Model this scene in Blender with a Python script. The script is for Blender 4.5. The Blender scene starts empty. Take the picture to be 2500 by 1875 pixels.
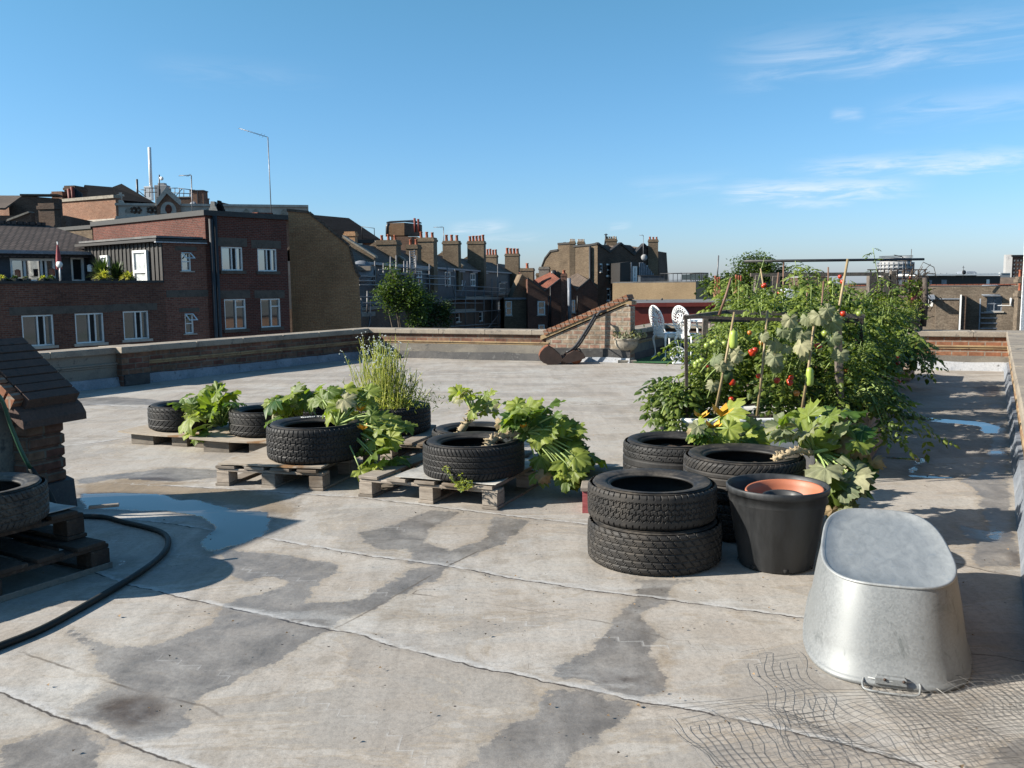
import bpy, bmesh, math, random
import numpy as np
from mathutils import Vector, Matrix, noise as mnoise
from mathutils.geometry import tessellate_polygon
random.seed(7)
R = random.Random(11)
sc = bpy.context.scene
col = sc.collection
STREET = -11.0
# ---------------------------------------------------------------- camera model (used to take real positions off the photo)
FPX, HOR, CAMH, ROLL = 2200., 690., 1.4, -.01
PITCH = math.atan((937.5 - HOR) / FPX)
def ray(px, py):
    x = (px - 1250) / FPX; y = -(py - 937.5) / FPX
    c, s = math.cos(ROLL), math.sin(ROLL)
    x, y = c * x - s * y, s * x + c * y
    a = math.pi / 2 - PITCH; ca, sa = math.cos(a), math.sin(a)
    return Vector((x, ca * y + sa, sa * y - ca))
def G(px, py, z=0.):
    d = ray(px, py); t = (z - CAMH) / d.z
    return Vector((d.x * t, d.y * t, z))
def P(px, py, Y):
    d = ray(px, py); t = Y / d.y
    return Vector((d.x * t, Y, CAMH + d.z * t))
cam = bpy.data.cameras.new('camera'); cam_o = bpy.data.objects.new('camera', cam); col.objects.link(cam_o)
cam.sensor_width = 36; cam.lens = FPX / 2500 * 36; cam.clip_start = .05; cam.clip_end = 5000
cam_o.matrix_world = Matrix.Translation((0, 0, CAMH)) @ Matrix.Rotation(math.pi / 2 - PITCH, 4, 'X') @ Matrix.Rotation(ROLL, 4, 'Z')
sc.camera = cam_o
# ---------------------------------------------------------------- object helpers
def tag(o, label=None, cat=None, group=None, kind=None):
    if label: o['label'] = label
    if cat: o['category'] = cat
    if group: o['group'] = group
    if kind: o['kind'] = kind
    return o
def thing(name, label, cat, loc=(0, 0, 0), rz=0., group=None):
    o = bpy.data.objects.new(name, None); col.objects.link(o)
    o.location = loc; o.rotation_euler = (0, 0, rz); o.empty_display_size = .1
    return tag(o, label, cat, group, 'thing')
def copy_tree(o, parent=None):
    c = o.copy(); col.objects.link(c); c.parent = parent
    for ch in list(o.children): copy_tree(ch, c)
    return c
def rotv(v, ax, a): return Matrix.Rotation(a, 3, ax) @ Vector(v)
class MB:
    """collects faces (with a material slot and a per-face tint) and links them as one mesh object"""
    def __init__(s): s.v = []; s.f = []; s.m = []; s.t = []; s.uv = {}; s.sm = []
    def add(s, vs, fs, m=0, tint=.5, smooth=False, uvs=None):
        b = len(s.v); s.v += [tuple(q) for q in vs]
        for i, f in enumerate(fs):
            if uvs: s.uv[len(s.f)] = [uvs[k] for k in f]
            s.f.append([b + k for k in f]); s.m.append(m); s.t.append(tint); s.sm.append(smooth)
    def box(s, a, b, m=0, M=None, tint=.5, bev=0.):
        (x0, y0, z0), (x1, y1, z1) = a, b
        if bev:
            e = bev
            vs = []
            for z, i in ((z0, e), (z0 + e, 0), (z1 - e, 0), (z1, e)):
                vs += [(x0 + i, y0 + i, z), (x1 - i, y0 + i, z), (x1 - i, y1 - i, z), (x0 + i, y1 - i, z)]
            fs = [(3, 2, 1, 0), (12, 13, 14, 15)]
            for k in range(3):
                for j in range(4): fs.append((k * 4 + j, k * 4 + (j + 1) % 4, k * 4 + 4 + (j + 1) % 4, k * 4 + 4 + j))
        else:
            vs = [(x0, y0, z0), (x1, y0, z0), (x1, y1, z0), (x0, y1, z0), (x0, y0, z1), (x1, y0, z1), (x1, y1, z1), (x0, y1, z1)]
            fs = [(3, 2, 1, 0), (4, 5, 6, 7), (0, 1, 5, 4), (1, 2, 6, 5), (2, 3, 7, 6), (3, 0, 4, 7)]
        if M is not None: vs = [M @ Vector(q) for q in vs]
        s.add(vs, fs, m, tint)
    def prism(s, poly, vec, m=0, tint=.5):
        """poly: 3-D outline, extruded by vec"""
        n = len(poly); vec = Vector(vec); A = [Vector(q) for q in poly]; B = [q + vec for q in A]
        s.add(A + B, [tuple(range(n)), tuple(range(2 * n - 1, n - 1, -1))] + [(i, n + i, n + (i + 1) % n, (i + 1) % n) for i in range(n)], m, tint)
    def tube(s, pts, r, n=6, m=0, tint=.5, cap=True):
        pts = [Vector(q) for q in pts]; k = len(pts)
        rs = r if isinstance(r, (list, tuple)) else [r] * k
        vs = []; prev = None
        for i in range(k):
            d = (pts[min(i + 1, k - 1)] - pts[max(i - 1, 0)])
            d = d.normalized() if d.length > 1e-9 else Vector((0, 0, 1))
            if prev is None: u = d.orthogonal().normalized()
            else:
                u = prev - d * prev.dot(d); u = u.normalized() if u.length > 1e-6 else d.orthogonal().normalized()
            prev = u; w = d.cross(u)
            for j in range(n):
                a = 2 * math.pi * j / n
                vs.append(pts[i] + (u * math.cos(a) + w * math.sin(a)) * rs[i])
        fs = [(i * n + j, i * n + (j + 1) % n, (i + 1) * n + (j + 1) % n, (i + 1) * n + j) for i in range(k - 1) for j in range(n)]
        if cap: fs += [tuple(range(n - 1, -1, -1)), tuple(range((k - 1) * n, k * n))]
        s.add(vs, fs, m, tint, n > 4)
    def lathe(s, prof, n=24, m=0, tint=.5, M=None, closed=False, smooth=True, rad=None):
        vs = []
        for (r, z) in prof:
            for j in range(n):
                a = 2 * math.pi * j / n; rr = r * (rad(a, z) if rad else 1)
                vs.append(Vector((rr * math.cos(a), rr * math.sin(a), z)))
        if M is not None: vs = [M @ q for q in vs]
        k = len(prof); fs = []
        for i in range(k if closed else k - 1):
            i2 = (i + 1) % k
            for j in range(n): fs.append((i * n + j, i * n + (j + 1) % n, i2 * n + (j + 1) % n, i2 * n + j))
        s.add(vs, fs, m, tint, smooth)
    def disc(s, c, r, n=20, m=0, tint=.5, M=None):
        vs = [Vector(c) + Vector((r * math.cos(2 * math.pi * j / n), r * math.sin(2 * math.pi * j / n), 0)) for j in range(n)]
        if M is not None: vs = [M @ q for q in vs]
        s.add(vs, [tuple(range(n))], m, tint)
    def build(s, name, mats, parent=None, bevel=0., angle=None):
        if not isinstance(mats, (list, tuple)): mats = [mats]
        me = bpy.data.meshes.new(name)
        me.from_pydata(s.v, [], s.f)
        for q in mats: me.materials.append(q)
        me.polygons.foreach_set('material_index', s.m)
        me.polygons.foreach_set('use_smooth', s.sm)
        nv = np.array(s.v, dtype=np.float64)
        uvl = me.uv_layers.new(name='UVMap'); uv = np.zeros((len(me.loops), 2), dtype=np.float32)
        tint = np.zeros(len(me.loops), dtype=np.float32)
        for pi, p in enumerate(me.polygons):
            ls = p.loop_start
            tint[ls:ls + p.loop_total] = s.t[pi]
            if pi in s.uv:
                uv[ls:ls + p.loop_total] = s.uv[pi]; continue
            n = p.normal; pts = nv[s.f[pi]]
            if abs(n.z) < .8:
                L = math.hypot(n.x, n.y) or 1; tx, ty = -n.y / L, n.x / L
                if tx < -1e-6 or (abs(tx) <= 1e-6 and ty < 0): tx, ty = -tx, -ty
                k = 1 / max(.3, math.sqrt(max(1e-6, 1 - n.z * n.z)))
                uv[ls:ls + p.loop_total, 0] = pts[:, 0] * tx + pts[:, 1] * ty
                uv[ls:ls + p.loop_total, 1] = pts[:, 2] * k
            else:
                uv[ls:ls + p.loop_total, 0] = pts[:, 0]; uv[ls:ls + p.loop_total, 1] = pts[:, 1]
        uvl.data.foreach_set('uv', uv.ravel())
        at = me.attributes.new('tint', 'FLOAT', 'CORNER'); at.data.foreach_set('value', tint)
        me.update()
        o = bpy.data.objects.new(name, me); col.objects.link(o)
        if parent is not None: o.parent = parent
        if bevel:
            b = o.modifiers.new('bevel', 'BEVEL'); b.width = bevel; b.segments = 2; b.limit_method = 'ANGLE'; b.angle_limit = .7
        return o
def one(fn, name, mats, parent=None, **k):
    m = MB(); fn(m); return m.build(name, mats, parent, **k)
# ---------------------------------------------------------------- material helpers
class NT:
    def __init__(s, name):
        s.mat = bpy.data.materials.new(name); s.mat.use_nodes = True; s.nt = s.mat.node_tree; s.n = s.nt.nodes
        s.b = s.n['Principled BSDF']; s.out = s.n['Material Output']
    def node(s, t, **k):
        q = s.n.new(t)
        for a, b in k.items():
            if a.startswith('i_'):
                key = a[2:]; key = int(key) if key.isdigit() else key.replace('_', ' ')
                s.set(q.inputs[key], b)
            else: setattr(q, a, b)
        return q
    def set(s, sock, v):
        if isinstance(v, bpy.types.NodeSocket): s.nt.links.new(v, sock)
        else:
            if isinstance(v, tuple) and len(v) == 3 and sock.type == 'RGBA': v = (*v, 1)
            sock.default_value = v
    def math(s, op, a, b=0., c=None, clamp=False):
        q = s.node('ShaderNodeMath', operation=op); q.use_clamp = clamp; s.set(q.inputs[0], a); s.set(q.inputs[1], b)
        if c is not None: s.set(q.inputs[2], c)
        return q.outputs[0]
    def coord(s, which='Object'): return s.node('ShaderNodeTexCoord').outputs[which]
    def attr(s, name): return s.node('ShaderNodeAttribute', attribute_name=name).outputs['Fac']
    def noise(s, vec, scale, detail=4., rough=.55, dist=0.):
        q = s.node('ShaderNodeTexNoise'); s.set(q.inputs['Vector'], vec); q.inputs['Scale'].default_value = scale
        q.inputs['Detail'].default_value = detail; q.inputs['Roughness'].default_value = rough; q.inputs['Distortion'].default_value = dist
        return q.outputs['Fac']
    def ramp(s, f, *st):
        q = s.node('ShaderNodeValToRGB'); s.set(q.inputs[0], f); e = q.color_ramp.elements
        while len(e) < len(st): e.new(.5)
        for k, (p, c) in enumerate(st):
            e[k].position = p; c = (c, c, c) if isinstance(c, (int, float)) else c; e[k].color = (*c[:3], 1)
        return q.outputs[0]
    def step(s, f, a, b):
        q = s.node('ShaderNodeMapRange'); q.interpolation_type = 'SMOOTHSTEP'; s.set(q.inputs[0], f); q.inputs[1].default_value = a; q.inputs[2].default_value = b
        return q.outputs[0]
    def mix(s, f, a, b, mode='MIX'):
        q = s.node('ShaderNodeMix', data_type='RGBA', blend_type=mode); s.set(q.inputs[0], f); s.set(q.inputs[6], a); s.set(q.inputs[7], b)
        return q.outputs[2]
    def mapping(s, vec, sc_=(1, 1, 1), rot=(0, 0, 0), loc=(0, 0, 0)):
        q = s.node('ShaderNodeMapping'); s.set(q.inputs[0], vec); q.inputs['Scale'].default_value = sc_; q.inputs['Rotation'].default_value = rot; q.inputs['Location'].default_value = loc
        return q.outputs[0]
    def bump(s, h, strength=.3, dist=.01, prev=None):
        q = s.node('ShaderNodeBump'); s.set(q.inputs['Height'], h); q.inputs['Strength'].default_value = strength; q.inputs['Distance'].default_value = dist
        if prev is not None: s.set(q.inputs['Normal'], prev)
        return q.outputs[0]
    def done(s, color=None, rough=None, normal=None, metal=None, spec=None):
        if color is not None: s.set(s.b.inputs['Base Color'], color)
        if rough is not None: s.set(s.b.inputs['Roughness'], rough)
        if normal is not None: s.set(s.b.inputs['Normal'], normal)
        if metal is not None: s.set(s.b.inputs['Metallic'], metal)
        if spec is not None: s.b.inputs['Specular IOR Level'].default_value = spec
        return s.mat
def sc3(c, k): return tuple(min(1, x * k) for x in c)
def plain(name, c, rough=.6, metal=0., var=.25, nscale=6., spec=.5, bump=0.):
    n = NT(name); v = n.coord(); f = n.noise(v, nscale, 5, .6)
    c_ = n.ramp(f, (.3, sc3(c, 1 - var)), (.7, sc3(c, 1 + var)))
    r = n.ramp(n.noise(v, nscale * 2.3, 3), (.3, max(.02, rough - .1)), (.7, min(1, rough + .1)))
    return n.done(c_, r, n.bump(n.noise(v, nscale * 6, 4), bump, .01) if bump else None, metal, spec)
def brick(name, c1, c2, mortar, w=.225, h=.075, ms=.010, dark=.5, soot=.5, bump=.4, bias=0., big=.35, uvrot=0.):
    n = NT(name); uv = n.coord('UV')
    if uvrot: uv = n.mapping(uv, rot=(0, 0, uvrot))
    q = n.node('ShaderNodeTexBrick', offset=.5, squash=1.)
    wob = n.node('ShaderNodeVectorMath', operation='SCALE'); wn = n.node('ShaderNodeTexNoise'); n.set(wn.inputs['Vector'], uv); wn.inputs['Scale'].default_value = 9
    n.set(wob.inputs[0], wn.outputs['Color']); wob.inputs['Scale'].default_value = .012
    ad = n.node('ShaderNodeVectorMath', operation='ADD'); n.set(ad.inputs[0], uv); n.set(ad.inputs[1], wob.outputs[0])
    n.set(q.inputs['Vector'], ad.outputs[0]); q.inputs['Scale'].default_value = 1.
    q.inputs['Brick Width'].default_value = w; q.inputs['Row Height'].default_value = h; q.inputs['Mortar Size'].default_value = ms
    q.inputs['Mortar Smooth'].default_value = .2; q.inputs['Bias'].default_value = bias
    n.set(q.inputs['Color1'], c1); n.set(q.inputs['Color2'], c2); n.set(q.inputs['Mortar'], mortar)
    obj = n.coord()
    f1 = n.noise(obj, big, 6, .65); f2 = n.noise(obj, 14, 4, .6)
    m1 = n.ramp(f1, (.32, 1 - soot), (.68, 1.15)); m2 = n.ramp(f2, (.25, 1 - dark), (.75, 1.2))
    c = n.mix(1., n.mix(1., q.outputs['Color'], m1, 'MULTIPLY'), m2, 'MULTIPLY')
    b = n.bump(n.math('SUBTRACT', n.math('MULTIPLY', f2, .5), n.math('MULTIPLY', q.outputs['Fac'], 1.)), bump, .012)
    return n.done(c, .9, b, spec=.25)
def leafmat(name, c0, c1, back=.35, rough=.5, vein=None, tr=1.):
    n = NT(name); t = n.attr('tint'); obj = n.coord()
    c = n.ramp(t, (0., c0), (1., c1))
    f = n.noise(obj, 30, 3); c = n.mix(1., c, n.ramp(f, (.3, .75), (.7, 1.2)), 'MULTIPLY')
    if vein is not None:
        uv = n.coord('UV'); w = n.node('ShaderNodeSeparateXYZ'); n.set(w.inputs[0], uv)
        v = n.math('ABSOLUTE', n.math('SINE', n.math('MULTIPLY', w.outputs[0], math.pi)))
        c = n.mix(n.math('MULTIPLY', n.step(v, .16, .04), .6), c, vein)
    n.set(n.b.inputs['Base Color'], c); n.b.inputs['Roughness'].default_value = rough; n.b.inputs['Specular IOR Level'].default_value = .35
    tl = n.node('ShaderNodeBsdfTranslucent'); n.set(tl.inputs[0], n.mix(1., c, (1.5 * tr, 1.6 * tr, .5 * tr), 'MULTIPLY'))
    mx = n.node('ShaderNodeMixShader'); mx.inputs[0].default_value = back
    n.nt.links.new(n.b.outputs[0], mx.inputs[1]); n.nt.links.new(tl.outputs[0], mx.inputs[2]); n.nt.links.new(mx.outputs[0], n.out.inputs[0])
    return n.mat
# ---------------------------------------------------------------- world, sun
SUN_EL, SHADOW = 29., Vector((1, .14, 0)).normalized()
w = bpy.data.worlds.new('World'); sc.world = w; w.use_nodes = True
wn = w.node_tree; bg = wn.nodes['Background']
sky = wn.nodes.new('ShaderNodeTexSky'); sky.sky_type = 'NISHITA'; sky.sun_disc = False
sky.sun_elevation = math.radians(SUN_EL); sky.sun_rotation = math.atan2(-SHADOW.x, -SHADOW.y)
sky.altitude = 50; sky.air_density = 1.0; sky.dust_density = .6; sky.ozone_density = 2.2
def wnode(t, **k):
    q = wn.nodes.new(t)
    for a, b in k.items(): setattr(q, a, b)
    return q
def wl(a, b): wn.links.new(a, b)
def wmath(op, a, b=0., clamp=False):
    q = wnode('ShaderNodeMath', operation=op); q.use_clamp = clamp
    for i, x in enumerate((a, b)):
        if isinstance(x, bpy.types.NodeSocket): wl(x, q.inputs[i])
        else: q.inputs[i].default_value = x
    return q.outputs[0]
def wstep(f, a, b):
    q = wnode('ShaderNodeMapRange', interpolation_type='SMOOTHSTEP'); wl(f, q.inputs[0]); q.inputs[1].default_value = a; q.inputs[2].default_value = b
    return q.outputs[0]
tc = wnode('ShaderNodeTexCoord'); sp = wnode('ShaderNodeSeparateXYZ'); wl(tc.outputs['Generated'], sp.inputs[0])
az = wmath('ARCTAN2', sp.outputs[0], sp.outputs[1]); el = wmath('ARCSINE', sp.outputs[2])
def sky_dir(px, py):
    d = ray(px, py).normalized(); return math.atan2(d.x, d.y), math.asin(d.z)
def cirrus(px0, py0, px1, py1, width, strength, seed, fine=14.):
    """a thin cloud streak in the sky between two compass directions"""
    a0, e0 = sky_dir(px0, py0); a1, e1 = sky_dir(px1, py1)
    sl = (e1 - e0) / (a1 - a0); L = abs(a1 - a0)
    t = wmath('DIVIDE', wmath('SUBTRACT', az, a0), a1 - a0)
    off = wmath('SUBTRACT', el, wmath('ADD', wmath('MULTIPLY', wmath('SUBTRACT', az, a0), sl), e0))
    v = wnode('ShaderNodeCombineXYZ'); wl(wmath('MULTIPLY', t, L * fine), v.inputs[0]); wl(wmath('MULTIPLY', off, fine * 7), v.inputs[1]); v.inputs[2].default_value = seed
    nz = wnode('ShaderNodeTexNoise'); wl(v.outputs[0], nz.inputs['Vector']); nz.inputs['Scale'].default_value = 1.; nz.inputs['Detail'].default_value = 6; nz.inputs['Roughness'].default_value = .62; nz.inputs['Distortion'].default_value = .6
    q = wmath('ABSOLUTE', wmath('ADD', wmath('DIVIDE', off, width), wmath('MULTIPLY', wmath('SUBTRACT', nz.outputs['Fac'], .5), 1.6)))
    band = wstep(q, 1., .0)
    ends = wmath('MULTIPLY', wstep(t, 0., .3), wstep(t, 1.15, .7))
    return wmath('MULTIPLY', wmath('MULTIPLY', wmath('MULTIPLY', band, ends), wstep(nz.outputs['Fac'], .28, .72)), strength)
cl = None
for c_ in [(1700, 150, 2620, 45, .035, .45, 1.3, 9.), (1900, 415, 2620, 375, .016, .85, 4.2, 14.), (1720, 468, 2230, 450, .015, 1.0, 8.1, 16.), (1880, 496, 2080, 492, .008, .5, 2.4, 20.), (2100, 285, 2600, 225, .022, .35, 6.7, 10.),
           (2020, 280, 2110, 275, .009, .4, 3.3, 18.), (1080, 560, 1240, 548, .010, .5, 5.5, 18.), (1150, 585, 1330, 578, .008, .35, 9.5, 18.), (1480, 555, 1540, 548, .006, .4, 2.5, 18.), (1500, 460, 1800, 440, .016, .22, 7.5, 12.), (300, 150, 800, 190, .02, .10, 3.9, 9.)]:
    q = cirrus(*c_); cl = q if cl is None else wmath('MAXIMUM', cl, q)
cl = wmath('MULTIPLY', wmath('MINIMUM', cl, .9), .72)
hs = wnode('ShaderNodeHueSaturation'); hs.inputs['Saturation'].default_value = 1.1; hs.inputs['Value'].default_value = 1.; hs.inputs['Hue'].default_value = .5; wl(sky.outputs[0], hs.inputs['Color'])
mxw = wnode('ShaderNodeMix', data_type='RGBA'); 
cr = wnode('ShaderNodeValToRGB'); wl(wmath('MULTIPLY', el, 1.6), cr.inputs[0]); ce = cr.color_ramp.elements     # summer haze: the low sky is cyan, not yellow
ce[0].position = 0; ce[0].color = (.84, .97, 1.46, 1); ce[1].position = 1; ce[1].color = (.88, 1.22, 1.20, 1); q = ce.new(.14); q.color = (.74, 1.02, 1.34, 1); q = ce.new(.45); q.color = (.78, 1.19, 1.24, 1)
tn = wnode('ShaderNodeMix', data_type='RGBA', blend_type='MULTIPLY'); tn.inputs[0].default_value = 1; wl(hs.outputs[0], tn.inputs[6]); wl(cr.outputs[0], tn.inputs[7])
wl(cl, mxw.inputs[0]); wl(tn.outputs[2], mxw.inputs[6]); mxw.inputs[7].default_value = (7.6, 7.9, 8.4, 1)
wl(mxw.outputs[2], bg.inputs[0]); bg.inputs[1].default_value = .06
sun = bpy.data.lights.new('sun', 'SUN'); sun.energy = 5.0; sun.angle = math.radians(.5); sun.color = (1, .93, .82)
so = bpy.data.objects.new('sun', sun); col.objects.link(so)
ld = Vector((SHADOW.x * math.cos(math.radians(SUN_EL)), SHADOW.y * math.cos(math.radians(SUN_EL)), -math.sin(math.radians(SUN_EL))))
so.rotation_euler = ld.to_track_quat('-Z', 'Y').to_euler(); so.location = (-20, 0, 20)
sc.view_settings.view_transform = 'Standard'; sc.view_settings.look = 'None'; sc.view_settings.exposure = 1.15; sc.view_settings.gamma = 1
sc.render.engine = 'CYCLES'; sc.cycles.max_bounces = 6; sc.cycles.use_denoising = True
# ---------------------------------------------------------------- materials
M = {}
M['brick_red'] = brick('dark red brick', (.10, .03, .021), (.155, .046, .031), (.14, .105, .09), soot=.3)
M['brick_pink'] = brick('blotchy red brick', (.16, .060, .042), (.25, .105, .072), (.2, .14, .11), soot=.3, bias=-.1)
M['brick_terrace'] = brick('brown red brick', (.12, .047, .033), (.19, .083, .054), (.15, .11, .09), soot=.35)
M['brick_yellow'] = brick('sooty yellow stock brick', (.40, .205, .10), (.48, .27, .135), (.25, .175, .115), soot=.35)
M['brick_stock'] = brick('brown stock brick', (.14, .095, .06), (.22, .16, .10), (.2, .16, .12), soot=.45)
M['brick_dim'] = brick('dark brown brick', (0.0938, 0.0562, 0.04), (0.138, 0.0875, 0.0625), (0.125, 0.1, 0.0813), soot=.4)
M['brick_buff'] = brick('clean buff brick', (0.288, 0.2, 0.112), (0.336, 0.24, 0.136), (0.304, 0.224, 0.144), soot=.15, dark=.25)
M['brick_orange'] = brick('orange red brick', (0.23, 0.0935, 0.051), (0.289, 0.136, 0.0765), (0.255, 0.204, 0.162), soot=.4)
M['brick_grey'] = brick('grey brown brick', (.15, .115, .085), (.22, .175, .13), (.16, .13, .1), soot=.4)
M['brick_near'] = brick('old parapet brick', (0.146, 0.0616, 0.0448), (0.213, 0.129, 0.084), (0.168, 0.14, 0.112), w=.23, h=.08, ms=.009, soot=.55, big=1.4, bump=.7)
M['brick_gable'] = brick('rubbed patchy gable brick', (0.295, 0.166, 0.123), (0.333, 0.266, 0.19), (0.323, 0.276, 0.218), w=.2, h=.08, ms=.016, soot=.45, big=2.8, bump=1., dark=.5)
def patchy(name, base, c2, c3, s=1.5, rough=.85, bump=.35, a=.45, b=.62):
    n = NT(name); v = n.coord(); f = n.noise(v, s, 7, .62, .4); g = n.noise(v, s * 5.5, 6, .65); h = n.noise(v, 60, 3, .6)
    c = n.mix(n.step(f, a, b), base, c2); c = n.mix(n.step(g, .56, .68), c, c3)
    c = n.mix(1., c, n.ramp(h, (.25, .8), (.75, 1.15)), 'MULTIPLY')
    return n.done(c, rough, n.bump(n.math('ADD', g, n.math('MULTIPLY', h, .4)), bump, .012), spec=.3)
M['coping'] = patchy('weathered coping stone', (0.252, 0.215, 0.17), (0.192, 0.163, 0.133), (0.118, 0.104, 0.0888), 1.6)
M['coping_dark'] = patchy('dark tile coping', (.07, .046, .038), (.09, .055, .044), (.04, .033, .03), 3.)
M['string'] = patchy('ochre string course', (0.272, 0.192, 0.104), (0.208, 0.136, 0.08), (0.112, 0.08, 0.056), 3.)
M['render'] = patchy('grey cement render', (0.187, 0.168, 0.14), (0.133, 0.121, 0.105), (0.078, 0.0741, 0.0702), 1.2)
M['bitumen'] = patchy('black bitumen flashing', (.035, .034, .035), (.055, .052, .05), (.09, .088, .085), 2.5, .6)
M['silver'] = patchy('flaking silver roof paint', (0.36, 0.367, 0.382), (0.259, 0.274, 0.302), (0.144, 0.144, 0.144), 3.5, .55)
M['lead'] = patchy('lead grey flashing', (.16, .18, .21), (.22, .24, .27), (.09, .09, .1), 3., .5)
M['ochre_wall'] = patchy('stained ochre render', (0.281, 0.204, 0.119), (0.17, 0.0935, 0.0553), (0.34, 0.306, 0.246), 2.6)
M['slate'] = brick('blue black slates', (.006, .0065, .0075), (.010, .010, .0115), (.004, .004, .005), w=.3, h=.2, ms=.012, soot=.25, dark=.3)
M['slate'].node_tree.nodes['Principled BSDF'].inputs['Specular IOR Level'].default_value = .06
M['slate_grey'] = brick('brown grey slates', (.105, .08, .064), (.14, .105, .082), (.045, .036, .03), w=.3, h=.2, ms=.014, soot=.35, dark=.3)
M['tile'] = brick('brown clay roof tiles', (.075, .058, .052), (.12, .09, .08), (.03, .024, .022), w=.28, h=.26, ms=.045, soot=.35, dark=.3)
M['tile_red'] = brick('red clay roof tiles', (0.187, 0.0595, 0.0382), (0.238, 0.085, 0.051), (0.102, 0.0425, 0.0298), w=.3, h=.3, ms=.03, soot=.3)
M['asphalt_roof'] = patchy('flat roof asphalt', (.1, .1, .1), (.16, .155, .15), (.2, .2, .2), .5)
M['mansard'] = patchy('dark slate mansard', (0.0378, 0.0459, 0.0567), (0.054, 0.0621, 0.0743), (0.081, 0.081, 0.0878), 2., .6)
M['lintel'] = patchy('grubby concrete lintel', (.10, .082, .068), (.075, .062, .052), (.13, .11, .095), 3.)
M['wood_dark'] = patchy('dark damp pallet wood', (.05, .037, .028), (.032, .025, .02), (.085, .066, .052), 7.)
M['clad'] = plain('black timber cladding', (.018, .016, .015), .6)
M['panel'] = plain('pale cement panel', (.16, .14, .12), .8)
M['white'] = plain('white window paint', (0.663, 0.663, 0.646), .45, var=.08)
M['cream'] = patchy('cream stone dressing', (0.4, 0.368, 0.32), (0.336, 0.304, 0.264), (0.224, 0.2, 0.176), 2.5)
M['iron'] = plain('black iron', (.02, .02, .022), .5)
M['steel'] = plain('galvanised scaffold tube', (0.144, 0.144, 0.15), .5, .5)
M['pot'] = plain('terracotta chimney pot', (0.24, 0.068, 0.032), .8)
M['pot_buff'] = plain('buff chimney pot', (.33, .24, .16), .8)
M['red_paint'] = patchy('dull red painted boarding', (.13, .022, .016), (.155, .03, .02), (.09, .02, .016), 1., .6)
M['conc'] = patchy('pale tower concrete', (0.27, 0.27, 0.27), (0.225, 0.225, 0.232), (0.165, 0.165, 0.173), .12)
n = NT('window glass'); v = n.coord(); M['glass'] = n.done(n.ramp(n.noise(v, .8, 2), (.35, (.008, .009, .011)), (.7, (.022, .025, .03))), .04, n.bump(n.noise(v, .9, 1), .05, .05), spec=1.); n.b.inputs['IOR'].default_value = 2.1
M['curtain'] = plain('net curtain behind glass', (.4, .42, .42), .3, var=.4, nscale=3.)
M['dark'] = plain('unlit room interior', (.012, .011, .011), .9)
# rubber with dust
def rubber(name, c, dust):
    n = NT(name); v = n.coord(); f = n.noise(v, 7, 6, .65); g = n.noise(v, 55, 4, .6)
    gm = n.node('ShaderNodeNewGeometry'); sz = n.node('ShaderNodeSeparateXYZ'); n.set(sz.inputs[0], gm.outputs['Normal'])
    up = n.step(sz.outputs[2], .2, 1.)
    k = n.math('MULTIPLY', n.step(f, .38, .75), n.math('ADD', n.math('MULTIPLY', up, .55), .3))
    c_ = n.mix(k, c, dust); c_ = n.mix(1., c_, n.ramp(g, (.3, .8), (.7, 1.2)), 'MULTIPLY')
    return n.done(c_, n.ramp(f, (.3, .5), (.7, .75)), n.bump(g, .18, .004), spec=.35)
M['rubber'] = rubber('worn tyre rubber', (.010, .0098, .010), (.045, .041, .038))
M['rubber_old'] = rubber('dusty old tyre rubber', (.02, .019, .018), (.16, .14, .11))
M['rubber_mid'] = rubber('scuffed tyre rubber', (.014, .013, .0125), (.085, .072, .058))
M['hose'] = rubber('dark green hose', (.008, .010, .009), (.03, .032, .028))
M['hose_green'] = plain('green hose', (0.0165, 0.066, 0.033), .45)
M['letter'] = plain('white tyre lettering', (0.496, 0.496, 0.48), .6)
M['soil'] = plain('dry crumbly soil', (.05, .034, .024), .95, var=.6, nscale=25, bump=1.)
n = NT('grey weathered pallet wood'); v = n.coord(); s_ = n.mapping(v, (2, 14, 14)); f = n.noise(s_, 4, 7, .7, .3); g = n.noise(v, 2.2, 5); t = n.attr('tint')
c = n.ramp(f, (.25, (.095, .08, .066)), (.5, (.21, .18, .15)), (.75, (.28, .25, .21))); c = n.mix(n.step(g, .5, .7), c, n.mix(1., c, (.62, .55, .48), 'MULTIPLY')); c = n.mix(1., c, n.ramp(t, (0., .45), (1., 1.6)), 'MULTIPLY')
M['wood'] = n.done(c, .85, n.bump(f, .5, .004), spec=.25)
n = NT('weathered ply board'); v = n.coord(); s_ = n.mapping(v, (3, 22, 3)); f = n.noise(s_, 3, 6, .65); g = n.noise(v, 3., 6, .65, .8)
c = n.ramp(f, (.3, (.25, .20, .145)), (.7, (.40, .35, .29))); c = n.mix(n.step(g, .52, .66), c, (.2, .11, .05)); M['ply'] = n.done(c, .8, n.bump(f, .3, .003), spec=.3)
n = NT('dark wet ply board'); v = n.coord(); g = n.noise(v, 4., 6, .65, .8); c = n.mix(n.step(g, .4, .6), (.09, .07, .055), (.16, .13, .11)); M['ply_dark'] = n.done(c, .35, n.bump(g, .2, .003))
M['fleece'] = plain('dirty white plastic sheet', (0.376, 0.36, 0.328), .6, var=.35, nscale=9)
n = NT('faded red painted timber'); v = n.coord(); f = n.noise(n.mapping(v, (2, 2, 12)), 3, 6, .7); c = n.ramp(f, (.3, (.16, .03, .035)), (.55, (.33, .09, .09)), (.8, (.38, .2, .18))); M['wood_red'] = n.done(c, .8, n.bump(f, .4, .004), spec=.25)
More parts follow.
